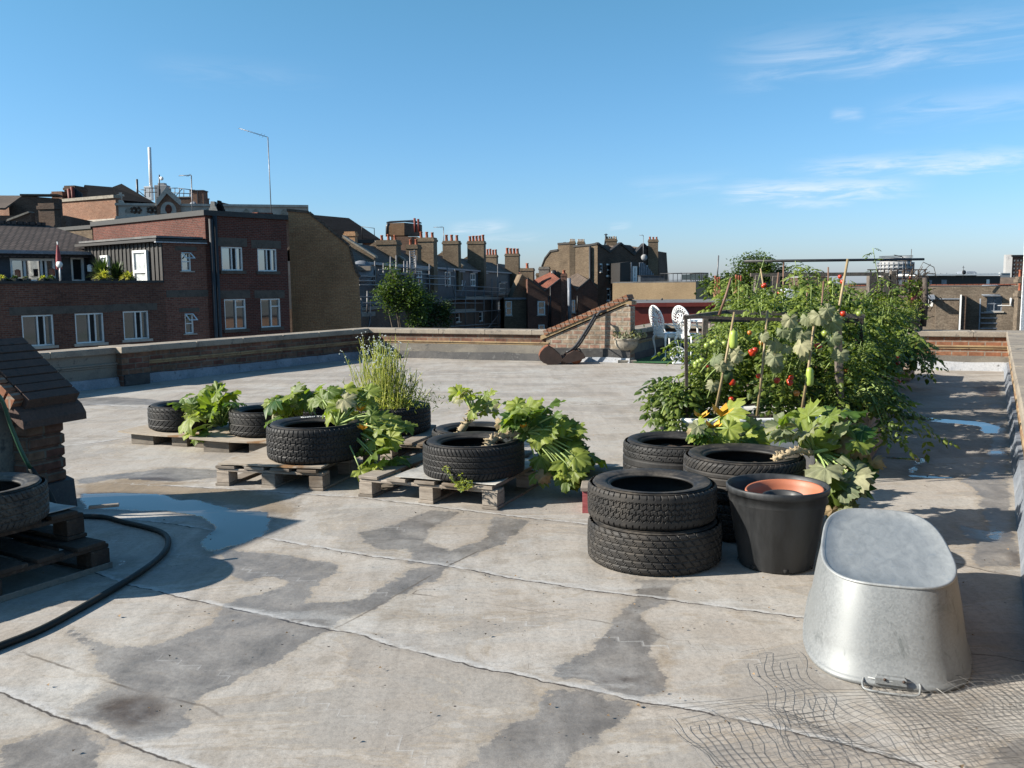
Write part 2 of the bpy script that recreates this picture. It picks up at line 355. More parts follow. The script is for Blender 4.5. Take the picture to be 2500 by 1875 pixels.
n = NT('galvanised zinc'); v = n.coord(); vo = n.node('ShaderNodeTexVoronoi'); n.set(vo.inputs['Vector'], v); vo.inputs['Scale'].default_value = 150; f = n.noise(v, 4, 6, .6, .6); st = n.noise(n.mapping(v, (6, 6, 1)), 2.5, 5, .6)
sx = n.node('ShaderNodeSeparateColor'); n.set(sx.inputs[0], vo.outputs['Color']); sp_ = sx.outputs[0]
c = n.mix(1., n.ramp(f, (.3, (.20, .21, .213)), (.7, (.25, .258, .26))), n.ramp(sp_, (0., .88), (1., 1.07)), 'MULTIPLY')
c = n.mix(n.step(n.noise(v, 9, 6, .7, 1.), .56, .70), c, n.mix(1., c, (.68, .70, .70), 'MULTIPLY'))
r_ = n.math('ADD', n.math('MULTIPLY', sp_, .10), n.math('ADD', n.math('MULTIPLY', f, .10), .54))
M['zinc'] = n.done(c, r_, n.bump(n.noise(v, 3.5, 2), .06, .02), n.ramp(f, (.3, .5), (.7, .62)))
n = NT('chalky zinc base'); v = n.coord(); f = n.noise(n.mapping(v, (1.2, 4, 1), rot=(0, 0, .9)), 6, 7, .7, .4); c = n.ramp(f, (.3, (.215, .224, .226)), (.48, (.275, .284, .284)), (.7, (.35, .357, .352))); c = n.mix(n.step(n.noise(v, 22, 5, .7), .60, .68), c, (.24, .26, .28)); M['zinc_top'] = n.done(c, .55, n.bump(f, .15, .01), .35)
n = NT('scuffed black plastic'); v = n.coord(); f = n.noise(n.mapping(v, (1, 1, .25)), 12, 6, .7); M['plastic'] = n.done(n.ramp(f, (.35, (.016, .017, .018)), (.75, (.045, .046, .048))), n.ramp(f, (.3, .38), (.7, .6)), spec=.4)
M['terracotta'] = plain('orange terracotta plastic', (0.343, 0.112, 0.0561), .55, var=.15)
M['enamel'] = plain('white enamel', (0.629, 0.629, 0.62), .3, var=.06)
M['cast'] = plain('white painted cast iron', (0.629, 0.637, 0.637), .45, var=.12, nscale=12)
M['stone'] = patchy('grey weathered urn stone', (0.27, 0.24, 0.195), (0.195, 0.173, 0.143), (0.112, 0.101, 0.0863), 6.)
n = NT('flaking rust'); v = n.coord(); f = n.noise(v, 9, 7, .7); M['rust'] = n.done(n.ramp(f, (.3, (.06, .02, .012)), (.55, (.15, .052, .025)), (.75, (.22, .09, .045))), .8, n.bump(f, .4, .006), spec=.3)
M['rust_dark'] = plain('dark rusty iron', (.045, .025, .018), .75, var=.4)
n = NT('green artificial turf'); v = n.coord(); f = n.noise(v, 160, 3, .7); M['turf'] = n.done(n.ramp(f, (.3, (.01, .05, .015)), (.7, (.03, .13, .04))), .8, n.bump(f, 1., .01))
M['timber_old'] = patchy('grey frame timber', (0.12, 0.1, 0.084), (0.08, 0.068, 0.0576), (0.16, 0.144, 0.124), 5.)
M['timber_dark'] = patchy('dark frame timber', (.055, .042, .034), (.08, .065, .055), (.04, .032, .028), 5.)
M['cane'] = plain('bamboo cane', (0.255, 0.188, 0.0975), .6, var=.3)
M['cane_dark'] = plain('brown bamboo cane', (.14, .075, .045), .6, var=.3)
M['planter_old'] = patchy('peeling planter boarding', (0.315, 0.247, 0.203), (0.203, 0.15, 0.12), (0.375, 0.33, 0.285), 6.)
M['bark'] = plain('bark', (.06, .045, .032), .9, var=.4, nscale=14, bump=.6)
M['stem'] = plain('pale green stalk', (.22, .29, .09), .6, var=.2)
M['stem_dry'] = plain('dry stalk', (0.27, 0.21, 0.128), .8, var=.3)
M['leaf_courgette'] = leafmat('courgette leaf', (.03, .085, .016), (.29, .33, .06), .45, .5, (.26, .33, .14))
M['leaf_pale'] = leafmat('mildewed courgette leaf', (0.133, 0.164, 0.0858), (0.312, 0.289, 0.172), .30, .65, (0.328, 0.328, 0.203))
M['leaf_dry'] = leafmat('withered leaf', (0.24, 0.176, 0.096), (0.36, 0.288, 0.176), .3, .7)
M['leaf_tomato'] = leafmat('tomato leaf', (.018, .05, .009), (.22, .27, .05), .36, .5)
M['leaf_tree'] = leafmat('tree leaf', (0.0255, 0.0595, 0.0127), (0.111, 0.153, 0.034), .35, .55)
M['leaf_dark'] = leafmat('dark tree leaf', (.02, .042, .012), (.06, .09, .025), .28, .55)
M['leaf_grass'] = leafmat('wispy herb', (.12, .17, .03), (.42, .42, .10), .4, .6)
M['leaf_spike'] = leafmat('spiky leaf', (.16, .2, .04), (.48, .44, .1), .35, .5)
M['leaf_urn'] = leafmat('urn plant leaf', (.10, .13, .07), (.30, .27, .2), .3, .6)
M['flower'] = plain('yellow petal', (0.562, 0.285, 0.015), .5, var=.2)
M['flower_white'] = plain('white flower', (.8, .8, .72), .6, var=.1)
M['tom_red'] = plain('ripe tomato', (0.341, 0.0279, 0.00744), .25, var=.2, nscale=8)
M['tom_orange'] = plain('ripening tomato', (0.358, 0.124, 0.0195), .25, var=.2, nscale=8)
M['tom_green'] = plain('unripe tomato', (0.221, 0.273, 0.0585), .28, var=.2, nscale=8)
M['cucumber'] = plain('yellow green cucumber', (.27, .34, .06), .4, var=.2)
M['mesh'] = plain('dull galvanised wire', (0.169, 0.163, 0.156), .55, .4)
M['mesh_dark'] = plain('dark netting wire', (0.0935, 0.0918, 0.085), .6, .3)
M['canvas'] = plain('faded red canvas', (.23, .04, .045), .8)
n = NT('puddle water'); v = n.coord(); M['water'] = n.done((.02, .019, .017), .015, n.bump(n.noise(v, 3, 2), .012, .01), spec=.5); n.b.inputs['IOR'].default_value = 1.42
# ================================================================ roof floor
C0, C1 = Vector((-2.76, 17.4, 0)), Vector((7.45, 13.45, 0))
LV = Vector((-3.17, -5.3, 0)).normalized(); RV = Vector((-4.58, -8.57, 0)).normalized(); UV_ = (C1 - C0).normalized()
L1, R1w = C0 + LV * 24, C1 + RV * 19.5
RC1, RC2, RC3, RC4 = C0 + UV_ * 5.16, Vector((3.05, 18.0, 0)), Vector((6.5, 16.7, 0)), C0 + UV_ * 8.6
outline = [L1, C0, RC1, RC2, RC3, RC4, C1, R1w]
def seg_sd(px, py, poly, closed=True):
    """distance to a polygon outline, positive inside"""
    d = np.full(px.shape, 1e9); ins = np.zeros(px.shape, bool); n = len(poly)
    for i in range(n if closed else n - 1):
        (ax, ay), (bx, by) = poly[i][:2], poly[(i + 1) % n][:2]
        ex, ey = bx - ax, by - ay; L2 = ex * ex + ey * ey + 1e-12
        t = np.clip(((px - ax) * ex + (py - ay) * ey) / L2, 0, 1)
        d = np.minimum(d, np.hypot(px - ax - t * ex, py - ay - t * ey))
        if closed:
            c = ((ay > py) != (by > py)); xi = ax + (py - ay) * ex / (ey if abs(ey) > 1e-12 else 1e-12)
            ins ^= (c & (px < xi))
    return np.where(ins, d, -d) if closed else d
def line_sd(px, py, pl):
    """signed distance to an open polyline (side of the nearest segment)"""
    best = np.full(px.shape, 1e9); sg = np.ones(px.shape)
    for i in range(len(pl) - 1):
        (ax, ay), (bx, by) = pl[i][:2], pl[i + 1][:2]
        ex, ey = bx - ax, by - ay; t = np.clip(((px - ax) * ex + (py - ay) * ey) / (ex * ex + ey * ey), 0, 1)
        dx, dy = px - ax - t * ex, py - ay - t * ey; d = np.hypot(dx, dy); s = np.sign(ex * dy - ey * dx)
        k = d < best; best[k] = d[k]; sg[k] = s[k]
    return best * np.where(sg == 0, 1, sg)
def c1p(pts): return [G(x / 1.7696, 1100 + y / 1.7696) for x, y in pts]
def c2p(pts): return [G(1000 + x / 2.212, 1250 + y / 2.212) for x, y in pts]
def c7p(pts): return [G(2100 + x / 2.37, 750 + y / 2.37) for x, y in pts]
WET = [c1p([(900, 430), (1150, 440), (1300, 462), (1455, 490), (1470, 525), (1380, 560), (1320, 660), (1540, 650), (1640, 600), (1780, 510), (1920, 505), (1900, 550), (1740, 620), (1640, 680), (1480, 730), (1400, 790), (1190, 910), (1000, 1000), (830, 1080), (800, 1150), (830, 1190), (730, 1230), (560, 1260), (480, 1190), (300, 1150), (360, 1100), (450, 1040), (510, 1005), (430, 960), (400, 880), (260, 770), (340, 780), (480, 850), (620, 850), (780, 810), (880, 770), (960, 700), (1000, 640), (1140, 620), (1240, 575), (1180, 545), (1120, 545), (1060, 570), (1000, 530), (970, 460)]),
       c1p([(1540, 350), (1640, 340), (1860, 255), (1990, 262), (1840, 350), (1820, 400), (1950, 430), (2050, 400), (2212, 330), (2212, 380), (1990, 480), (1900, 520), (1790, 470), (1780, 420), (1620, 430), (1580, 390)]),
       c2p([(1170, 360), (1540, 380), (1420, 400), (1420, 470), (1250, 540), (1270, 600), (1380, 680), (1330, 690), (1300, 780), (1380, 880), (1380, 960), (1270, 990), (1150, 990), (900, 910), (780, 880), (770, 830), (960, 770), (1060, 650), (1080, 590), (1200, 490), (1250, 410)]),
       c2p([(740, 960), (900, 960), (1200, 1040), (1140, 1120), (1050, 1200), (1040, 1230), (900, 1310), (870, 1420), (230, 1420), (370, 1270), (500, 1190), (510, 1150), (690, 1100), (740, 1020)]),
       c2p([(440, 20), (650, 40), (600, 100), (400, 200), (250, 280), (200, 300), (0, 280), (0, 200), (50, 150), (230, 210), (420, 130), (430, 60)]),
       c1p([(-60, 1380), (0, 1300), (140, 1220), (330, 1190), (470, 1260), (420, 1330), (380, 1420)]),
       c7p([(830, 600), (850, 800), (850, 990), (865, 1100), (880, 1300), (930, 1500), (690, 1500), (650, 1480), (650, 1400), (720, 1330), (740, 1250), (700, 1180), (700, 1100), (650, 1040), (560, 1005), (700, 960), (760, 800), (800, 640)]),
       c7p([(560, 1250), (720, 1300), (700, 1370), (620, 1330)]), c7p([(640, 480), (700, 455), (800, 455), (815, 510), (720, 515)]), c7p([(740, 565), (830, 550), (830, 590), (780, 590)]),
       [Vector(q) for q in ((1.5, 2.6), (2.1, 2.75), (2.35, 3.1), (2.0, 3.3), (2.3, 2.4), (1.6, 2.1), (1.2, 2.3))],
       [G(x, y) for x, y in ((180, 1170), (330, 1150), (420, 1140), (560, 1150), (545, 1165), (420, 1175), (300, 1165), (200, 1180))],
       [G(x, y) for x, y in ((160, 975), (290, 968), (420, 980), (470, 975), (560, 985), (700, 980), (640, 992), (470, 990), (330, 988), (200, 990))]]
DIRT = [c1p([(330, 150), (520, 115), (700, 110), (950, 150), (1200, 190), (1310, 250), (1260, 300), (1100, 262), (700, 195), (345, 188)]),
        c1p([(365, 1110), (480, 1060), (640, 1045), (745, 1095), (700, 1160), (560, 1200), (420, 1150)]),
        c2p([(1300, 700), (1450, 720), (1400, 900), (1380, 950), (1330, 830)]), c2p([(800, 850), (1050, 860), (1250, 900), (1150, 960), (900, 905)]),
        [G(x, y) for x, y in ((620, 1000), (760, 1000), (800, 1040), (600, 1060))], c7p([(860, 1420), (960, 1420), (960, 1520), (880, 1500)]), c7p([(640, 460), (820, 450), (815, 520), (700, 520)])]
SEAM = [c1p([(-260, 285), (300, 300), (560, 300), (700, 318), (880, 345), (1060, 370), (1130, 380), (1600, 460), (1900, 500)]) + c2p([(230, 305), (600, 372), (790, 398), (1000, 435), (1300, 470), (2150, 585), (2800, 690)]),
        c1p([(-100, 380), (250, 470), (540, 580), (740, 630), (1000, 690), (1070, 705), (1360, 770), (1560, 800), (1700, 850), (2000, 925)]) + c2p([(350, 850), (600, 890), (740, 925), (1100, 1000), (1250, 1040), (1600, 1090), (1870, 1160), (2300, 1260), (2800, 1400)]),
        c1p([(-250, 960), (0, 1055), (180, 1130), (350, 1190), (500, 1255), (640, 1310), (900, 1400)]),
        c1p([(700, 150), (1300, 192), (1560, 207), (1850, 240)]) + c2p([(520, 20), (910, 65), (2000, 205)]),
        [G(160, 1092), G(440, 1052), G(520, 1040)], [G(0, 1010), G(180, 985), G(420, 1000)]]
CROSS = [c1p([(1400, 795), (1600, 690), (1900, 520), (2150, 390)]), c1p([(100, 880), (420, 985), (600, 1040), (880, 1100), (1010, 1180)]), c1p([(940, 365), (1000, 350), (1090, 318)]), c2p([(0, 440), (500, 505), (1050, 595), (1380, 680)]), c2p([(170, 1110), (420, 965)]),
         [G(1300, 1000), G(1700, 960)], [G(940, 960), G(1500, 990)], [G(1000, 905), G(1660, 925)], [G(700, 930), G(1160, 895)], c7p([(100, 865), (300, 885), (430, 980), (820, 1000)]), c7p([(560, 1480), (760, 1530), (940, 1560)]), [G(2110, 1570), G(2440, 1600), G(2500, 1615)]]
PUD = [c1p([(340, 182), (500, 178), (640, 182), (730, 190), (770, 213), (840, 212), (950, 238), (1040, 258), (1150, 268), (1165, 300), (1160, 345), (1150, 372), (1060, 400), (900, 440), (870, 395), (930, 330), (860, 285), (700, 262), (500, 254), (360, 252)]),
       [G(x, y) for x, y in ((2130, 1012), (2180, 1010), (2300, 1022), (2400, 1030), (2442, 1040), (2440, 1058), (2395, 1058), (2390, 1040), (2280, 1030), (2180, 1020))],
       [G(x, y) for x, y in ((2250, 1118), (2262, 1122), (2262, 1128), (2245, 1134), (2236, 1150), (2230, 1160), (2330, 1164), (2330, 1170), (2218, 1166), (2226, 1140), (2234, 1126), (2150, 1118), (2150, 1115))],
       [G(x, y) for x, y in ((2405, 1102), (2445, 1098), (2452, 1108), (2410, 1112))],
       [G(x, y) for x, y in ((2410, 1300), (2440, 1292), (2448, 1310), (2430, 1330), (2405, 1325))],
       [G(x, y) for x, y in ((275, 1372), (300, 1365), (310, 1374), (285, 1384))]]
xs = np.concatenate([np.arange(-15, -3.3, .3), np.arange(-3.3, 3.6, .045), np.arange(3.6, 8.2, .1)])
ys = np.concatenate([np.arange(-3, 2.2, .4), np.arange(2.2, 7.6, .045), np.arange(7.6, 18.6, .12)])
XX, YY = np.meshgrid(xs, ys); PX, PY = XX.ravel(), YY.ravel()
clip = []
n_ = len(outline)
for i in range(n_):   # outline pushed out to mid wall
    a, b, c = outline[i - 1], outline[i], outline[(i + 1) % n_]
    n1 = Vector((-(b - a).y, (b - a).x, 0)).normalized(); n2 = Vector((-(c - b).y, (c - b).x, 0)).normalized()
    clip.append(b + (n1 + n2).normalized() * .15 / max(.4, math.cos(n1.angle(n2) / 2)))
inside = seg_sd(PX, PY, [tuple(q) for q in clip])
wet = np.max([seg_sd(PX, PY, q) for q in WET], axis=0); dirt = np.max([seg_sd(PX, PY, q) for q in DIRT], axis=0)
pud = np.max([seg_sd(PX, PY, q) for q in PUD], axis=0)
sl = [line_sd(PX, PY, q) for q in SEAM]; k_ = np.argmin(np.abs(sl), axis=0); seam = np.array(sl)[k_, np.arange(len(PX))]
s2 = [line_sd(PX, PY, q) for q in CROSS]; k_ = np.argmin(np.abs(s2), axis=0); cross = np.array(s2)[k_, np.arange(len(PX))]
nx, ny = len(xs), len(ys); keep = (inside.reshape(ny, nx) > 0)
zz = np.zeros(len(PX))
zz += .006 * np.exp(-(seam / .03) ** 2)                       # lapped joints stand up a little
zz += np.array([.010 * (mnoise.noise(Vector((x * .9, y * .9, 0))) ) for x, y in zip(PX, PY)])
faces = [(j * nx + i, j * nx + i + 1, (j + 1) * nx + i + 1, (j + 1) * nx + i) for j in range(ny - 1) for i in range(nx - 1) if keep[j, i] and keep[j + 1, i + 1]]
me = bpy.data.meshes.new('roof_floor'); me.from_pydata(np.stack([PX, PY, zz], 1).tolist(), [], faces)
me.polygons.foreach_set('use_smooth', [True] * len(me.polygons))
zz *= np.clip((.04 - pud) / .08, 0, 1)
me.vertices.foreach_set('co', np.stack([PX, PY, zz], 1).astype(np.float32).ravel())
for nm, arr in (('pud', pud), ('wet', wet), ('dirt', dirt), ('seam', seam), ('cross', cross)):
    a_ = me.attributes.new(nm, 'FLOAT', 'POINT'); a_.data.foreach_set('value', arr.astype(np.float32))
n = NT('grey roof screed'); v = n.coord()
f1 = n.noise(v, 1.1, 5, .62, .5); f2 = n.noise(v, 5.5, 4, .65, .3); f3 = n.noise(v, 42, 3, .65); f4 = n.noise(v, 240, 2, .6); str_ = n.noise(n.mapping(v, (1.2, 7, 1), rot=(0, 0, -1.05)), 1.6, 6, .65, .6)
c = n.ramp(f1, (.30, (.335, .292, .25)), (.5, (.395, .360, .322)), (.68, (.42, .402, .374)))
c = n.mix(n.math('MULTIPLY', n.step(str_, .42, .68), .42), c, (.335, .335, .33)); c = n.mix(n.math('MULTIPLY', n.step(n.noise(v, 2.6, 5, .6, 1.2), .52, .64), .65), c, (.31, .275, .235))
c = n.mix(n.math('MULTIPLY', n.step(n.noise(v, 1.7, 6, .7, .8), .56, .72), .5), c, (.44, .435, .425))
wob = n.math('ADD', n.math('MULTIPLY', n.math('SUBTRACT', n.noise(v, 7, 6, .7), .5), .18), n.math('MULTIPLY', n.math('SUBTRACT', n.noise(v, 45, 4, .7), .5), .03))
wv = n.math('ADD', n.attr('wet'), wob); wm = n.step(wv, -.006, .010); rim = n.math('MULTIPLY', n.step(wv, -.05, -.002), n.math('SUBTRACT', 1., wm))
dv = n.step(n.math('ADD', n.attr('dirt'), n.math('MULTIPLY', wob, 1.6)), -.04, .10)
far = n.math('MULTIPLY', n.step(n.noise(n.mapping(v, (.35, 1.6, 1), rot=(0, 0, .4)), 1.3, 6, .6, .7), .55, .60), .55)
c = n.mix(n.math('MULTIPLY', rim, .35), c, (.25, .20, .14))
d2 = n.noise(n.mapping(v, (.75, 1.5, 1), rot=(0, 0, .4)), .85, 7, .68, .9); m2 = n.step(d2, .535, .555); r2 = n.math('MULTIPLY', n.step(d2, .51, .537), n.math('SUBTRACT', 1., m2))
c = n.mix(n.math('MULTIPLY', r2, .4), c, (.27, .215, .15)); c = n.mix(n.math('MULTIPLY', m2, .5), c, n.mix(f2, (.20, .175, .15), (.30, .28, .26)))
c = n.mix(n.math('MULTIPLY', dv, .75), c, n.mix(f2, (.17, .12, .07), (.26, .19, .11)))
wetc = n.ramp(f2, (.3, (.125, .114, .104)), (.55, (.185, .174, .165)), (.8, (.29, .284, .278)))
c = n.mix(n.math('MULTIPLY', wm, n.math('ADD', n.math('MULTIPLY', n.step(n.noise(v, 2.4, 5, .65, 1.), .36, .60), .36), .60)), c, wetc)
c = n.mix(n.math('MULTIPLY', n.math('MULTIPLY', wm, n.step(n.attr('dirt'), -.03, .06)), .85), c, (.06, .042, .03))
sa = n.math('ADD', n.attr('seam'), n.math('MULTIPLY', n.math('SUBTRACT', n.noise(v, 4.5, 6, .68), .5), .05)); aa = n.math('ABSOLUTE', sa)
pale = n.math('MULTIPLY', n.step(sa, .002, .008), n.math('MULTIPLY', n.step(sa, .05, .012), n.step(n.noise(v, 8, 4, .7), .36, .52)))
c = n.mix(n.math('MULTIPLY', n.step(aa, .045, .01), .35), c, (.2, .17, .14))
wash = n.math('MULTIPLY', n.math('MULTIPLY', n.step(sa, .30, .02), n.step(sa, -.03, .03)), n.step(n.noise(n.mapping(v, (2.2, 5., 1), rot=(0, 0, .45)), 1.0, 5, .65, .5), .46, .60)); c = n.mix(n.math('MULTIPLY', wash, .42), c, (.52, .52, .515))
scr = n.noise(n.mapping(v, (6, .9, 1), rot=(0, 0, .52)), 1.2, 6, .6, 1.2); c = n.mix(1., c, n.ramp(scr, (.3, .86), (.5, 1.), (.7, 1.10)), 'MULTIPLY')
c = n.mix(n.math('MULTIPLY', pale, .8), c, (.50, .495, .49)); c = n.mix(n.math('MULTIPLY', n.step(aa, .007, .002), n.step(n.noise(v, 5, 3, .6), .36, .50)), c, (.05, .042, .038))
ca = n.math('ABSOLUTE', n.math('ADD', n.attr('cross'), n.math('MULTIPLY', n.math('SUBTRACT', n.noise(v, 14, 4, .7), .5), .02)))
c = n.mix(n.math('MULTIPLY', n.step(ca, .009, .002), n.step(n.noise(v, 3, 3, .6), .38, .6)), c, (.13, .11, .09)); 
c = n.mix(1., c, n.ramp(f3, (.28, .80), (.5, 1.), (.75, 1.10)), 'MULTIPLY'); c = n.mix(1., c, n.ramp(f4, (.3, .86), (.7, 1.12)), 'MULTIPLY')
vo = n.node('ShaderNodeTexVoronoi'); n.set(vo.inputs['Vector'], v); vo.inputs['Scale'].default_value = 11; vo.inputs['Randomness'].default_value = 1.
c = n.mix(n.math('MULTIPLY', n.step(vo.outputs['Distance'], .075, .04), n.step(n.noise(v, 3.3, 3), .48, .6)), c, (.05, .04, .035))
cc = n.noise(n.mapping(v, (1, 2.4, 1), rot=(0, 0, -.5)), 3.2, 4, .55, 1.4); c = n.mix(n.math('MULTIPLY', n.step(n.math('ABSOLUTE', n.math('SUBTRACT', cc, .5)), .006, .001), .35), c, (.2, .17, .14))
pv = n.math('ADD', n.attr('pud'), n.math('ADD', n.math('MULTIPLY', n.math('SUBTRACT', n.noise(v, 5, 5, .7), .5), .14), n.math('MULTIPLY', n.math('SUBTRACT', n.noise(v, 30, 3, .7), .5), .03)))
pm = n.step(pv, -.004, .018); pd = n.step(pv, -.10, .0)
c = n.mix(n.math('MULTIPLY', pd, .55), c, n.mix(1., c, (.42, .39, .36), 'MULTIPLY')); c = n.mix(n.math('MULTIPLY', pm, .85), c, (.022, .02, .018))
rgh = n.math('SUBTRACT', n.ramp(f2, (.3, .72), (.7, .9)), n.math('MULTIPLY', wm, n.ramp(f1, (.35, .36), (.65, .24))))
dry = n.math('SUBTRACT', 1., pm); b1 = n.bump(n.math('MULTIPLY', n.math('ADD', n.math('MULTIPLY', f3, .5), f2), dry), .22, .012); rgh = n.math('MAXIMUM', n.math('SUBTRACT', n.math('MULTIPLY', rgh, dry), n.math('MULTIPLY', pd, .12)), .03)
c = n.mix(1., c, (.80, .79, .775), 'MULTIPLY'); fm = n.done(c, rgh, b1, spec=.4)
me.materials.append(fm); fo = bpy.data.objects.new('roof_floor', me); col.objects.link(fo); tag(fo, 'stained grey concrete roof deck with damp patches and joints', None, None, 'structure')
# street level ground far below, reaching the horizon
gm_ = patchy('street ground', (.09, .085, .08), (.06, .07, .05), (.14, .13, .12), .03)
o = one(lambda m: m.add([(-3000, -3000, STREET), (3000, -3000, STREET), (3000, 3000, STREET), (-3000, 3000, STREET)], [(0, 1, 2, 3)]), 'ground', gm_); tag(o, None, None, None, 'structure')
# ================================================================ parapets
def strip(m, L, z0, z1, y, jit, seed, lean=.0, step=.12):
    k = max(2, int(L / step)); vs = []; fs = []
    for i in range(k + 1):
        x = L * i / k; j = mnoise.noise(Vector((x * 2.3, seed, 0))) * jit + mnoise.noise(Vector((x * 9, seed, 4))) * jit * .5
        b = mnoise.noise(Vector((x * 3, seed, 8))) * (.006 if z0 > 0 else .001)
        vs += [(x, y - lean + b, z0), (x, y + b, z1 + j), (x, .05, z1 + j + .006)]
    for i in range(k): fs += [(i * 3, i * 3 + 3, i * 3 + 4, i * 3 + 1), (i * 3 + 1, i * 3 + 4, i * 3 + 5, i * 3 + 2)]
    m.add(vs, fs)
def coping_stones(m, x0, x1, z0, z1, y0, y1, size=.92):
    x = x0; k = 0
    while x < x1 - .01:
        e = min(x1, x + size * (1 + .12 * mnoise.noise(Vector((k * 3.1, x0, 1)))))
        if x1 - e < .2: e = x1
        dz = .006 * mnoise.noise(Vector((k, 5, x0)))
        m.box((x + .003, y0 + dz, z0), (e - .003, y1, z1 + dz), bev=.012); x = e; k += 1
def parapet(A, B, label, h=.55, th=.3, brickm='brick_near', flash='bitumen', render='render', stringc='string', coping='coping', zr=.29, jf=.016, x0=0., x1=0., group='brick parapets round the roof'):
    A, B = Vector(A), Vector(B); d = B - A; L = d.length
    t = thing('parapet_wall', label, 'parapet', A, math.atan2(d.y, d.x), group)
    one(lambda m: m.box((-x0, 0, STREET + 1), (L + x1, th, h - .09)), 'brickwork', M[brickm], t)
    one(lambda m: coping_stones(m, -x0, L + x1, h - .09, h, -.055, th + .06), 'coping', M[coping], t)
    if stringc: one(lambda m: (m.box((0, -.035, h - .245), (L, .02, h - .215), bev=.008), m.box((0, -.018, h - .275), (L, .02, h - .245), bev=.006)), 'string_course', M[stringc], t)
    if render: one(lambda m: strip(m, L, .08, zr, -.014, .02, A.x), 'render_band', M[render], t)
    if flash: one(lambda m: strip(m, L, -.01, .13, -.03, jf, A.y, .035), 'flashing', M[flash], t)
    return t
# left wall (its inner face looks right and is in shade), a pier and a lower-lit stretch further left
s_p = 5.05
LA = C0 + LV * (s_p + .45)
parapet(C0 + LV * s_p, C0, 'shaded left brick parapet with pale coping running to the far corner', flash='lead', render=None, zr=.2, x0=.0, x1=.05)
t = parapet(L1, LA, 'shaded cement faced parapet left of its brick pier, behind the raked wall', brickm='render', flash='lead', render=None, stringc='render')
t = thing('parapet_pier', 'square brick pier under a wider coping block, breaking the left parapet', 'pier', C0 + LV * (s_p + .45), math.atan2(-LV.y, -LV.x))
one(lambda m: m.box((0, -.12, -1), (.45, .3, .465)), 'brickwork', M['brick_near'], t)
one(lambda m: m.box((-.03, -.175, .465), (.48, .36, .556), bev=.012), 'coping', M['coping'], t)
one(lambda m: m.box((.02, -.15, .0), (.43, .0, .16), bev=.01), 'flashing', M['bitumen'], t)
# back wall up to the raked gable, then the gable itself
s_g = (P(1340, 870, 16.2) - C0).dot(UV_)
parapet(C0, C0 + UV_ * (s_g + .05), 'long sunlit back parapet with ochre string course and black flashing', x0=.3)
gl = (RC1 - C0).dot(UV_) - s_g
t = thing('raked_parapet', 'patchy pink brick gable rising to the right, topped by a sloping row of red bricks', 'raked wall', C0 + UV_ * s_g, math.atan2(UV_.y, UV_.x))
zt = 1.10
one(lambda m: m.prism([(0, -.02, -1), (gl, -.02, -1), (gl, -.02, zt - .13), (gl - .12, -.02, zt - .12), (0, -.02, .40)], (0, .34, 0)), 'brickwork', M['brick_gable'], t)
def rakec(m):
    a, b = Vector((-.02, -.07, .46)), Vector((gl - .02, -.07, zt + .0)); d = (b - a); k = 19; dn = d.normalized(); up = Vector((-dn.z, 0, dn.x))
    for i in range(k):
        p0 = a + d * (i / k) + dn * .006; p1 = a + d * ((i + 1) / k) - dn * .006; j = up * (.012 * mnoise.noise(Vector((i * 2.7, 1, 0))))
        m.prism([p0 + j, p1 + j, p1 + up * .085 + j, p0 + up * .085 + j], (0, .44, 0), 0, R.random())
one(rakec, 'brick_coping', M['brick_orange'], t)
def rakes(m):
    a, b = Vector((-.1, -.05, .375)), Vector((gl - .1, -.05, zt - .085)); up = Vector((0, 0, 1)); m.prism([a, b, b + up * .075, a + up * .075], (0, .36, 0))
    m.prism([b - Vector((.0, 0, .0)), Vector((gl + .03, -.05, zt - .10)), Vector((gl + .03, -.05, zt - .04)), b + up * .075], (0, .36, 0))
one(rakes, 'string_course', M['string'], t)
one(lambda m: strip(m, gl, .05, .24, -.035, .015, 4.4), 'render_band', M['bitumen'], t)
one(lambda m: strip(m, gl, -.01, .09, -.05, .02, 6.4, .03), 'flashing', M['silver'], t)
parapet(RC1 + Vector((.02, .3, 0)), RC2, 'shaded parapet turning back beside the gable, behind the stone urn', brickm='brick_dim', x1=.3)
parapet(RC2, RC3, 'far parapet behind the white garden table', brickm='brick_near', x1=.2)
parapet(RC3, RC4, 'short parapet closing the recess behind the tomato plants', brickm='brick_near')
parapet(RC4, C1, 'sunlit back parapet of orange bricks at the right end of the walkway', h=.60, brickm='brick_orange', flash='silver', x1=.05, zr=.22)
# right wall: its inner face looks left into the sun
d_ = R1w - C1; t = parapet(C1, R1w, 'stained ochre right parapet with broad stone coping', h=.60, th=.34, brickm='ochre_wall', flash='lead', render=None, stringc='ochre_wall', zr=.2, x0=.34, jf=.002)
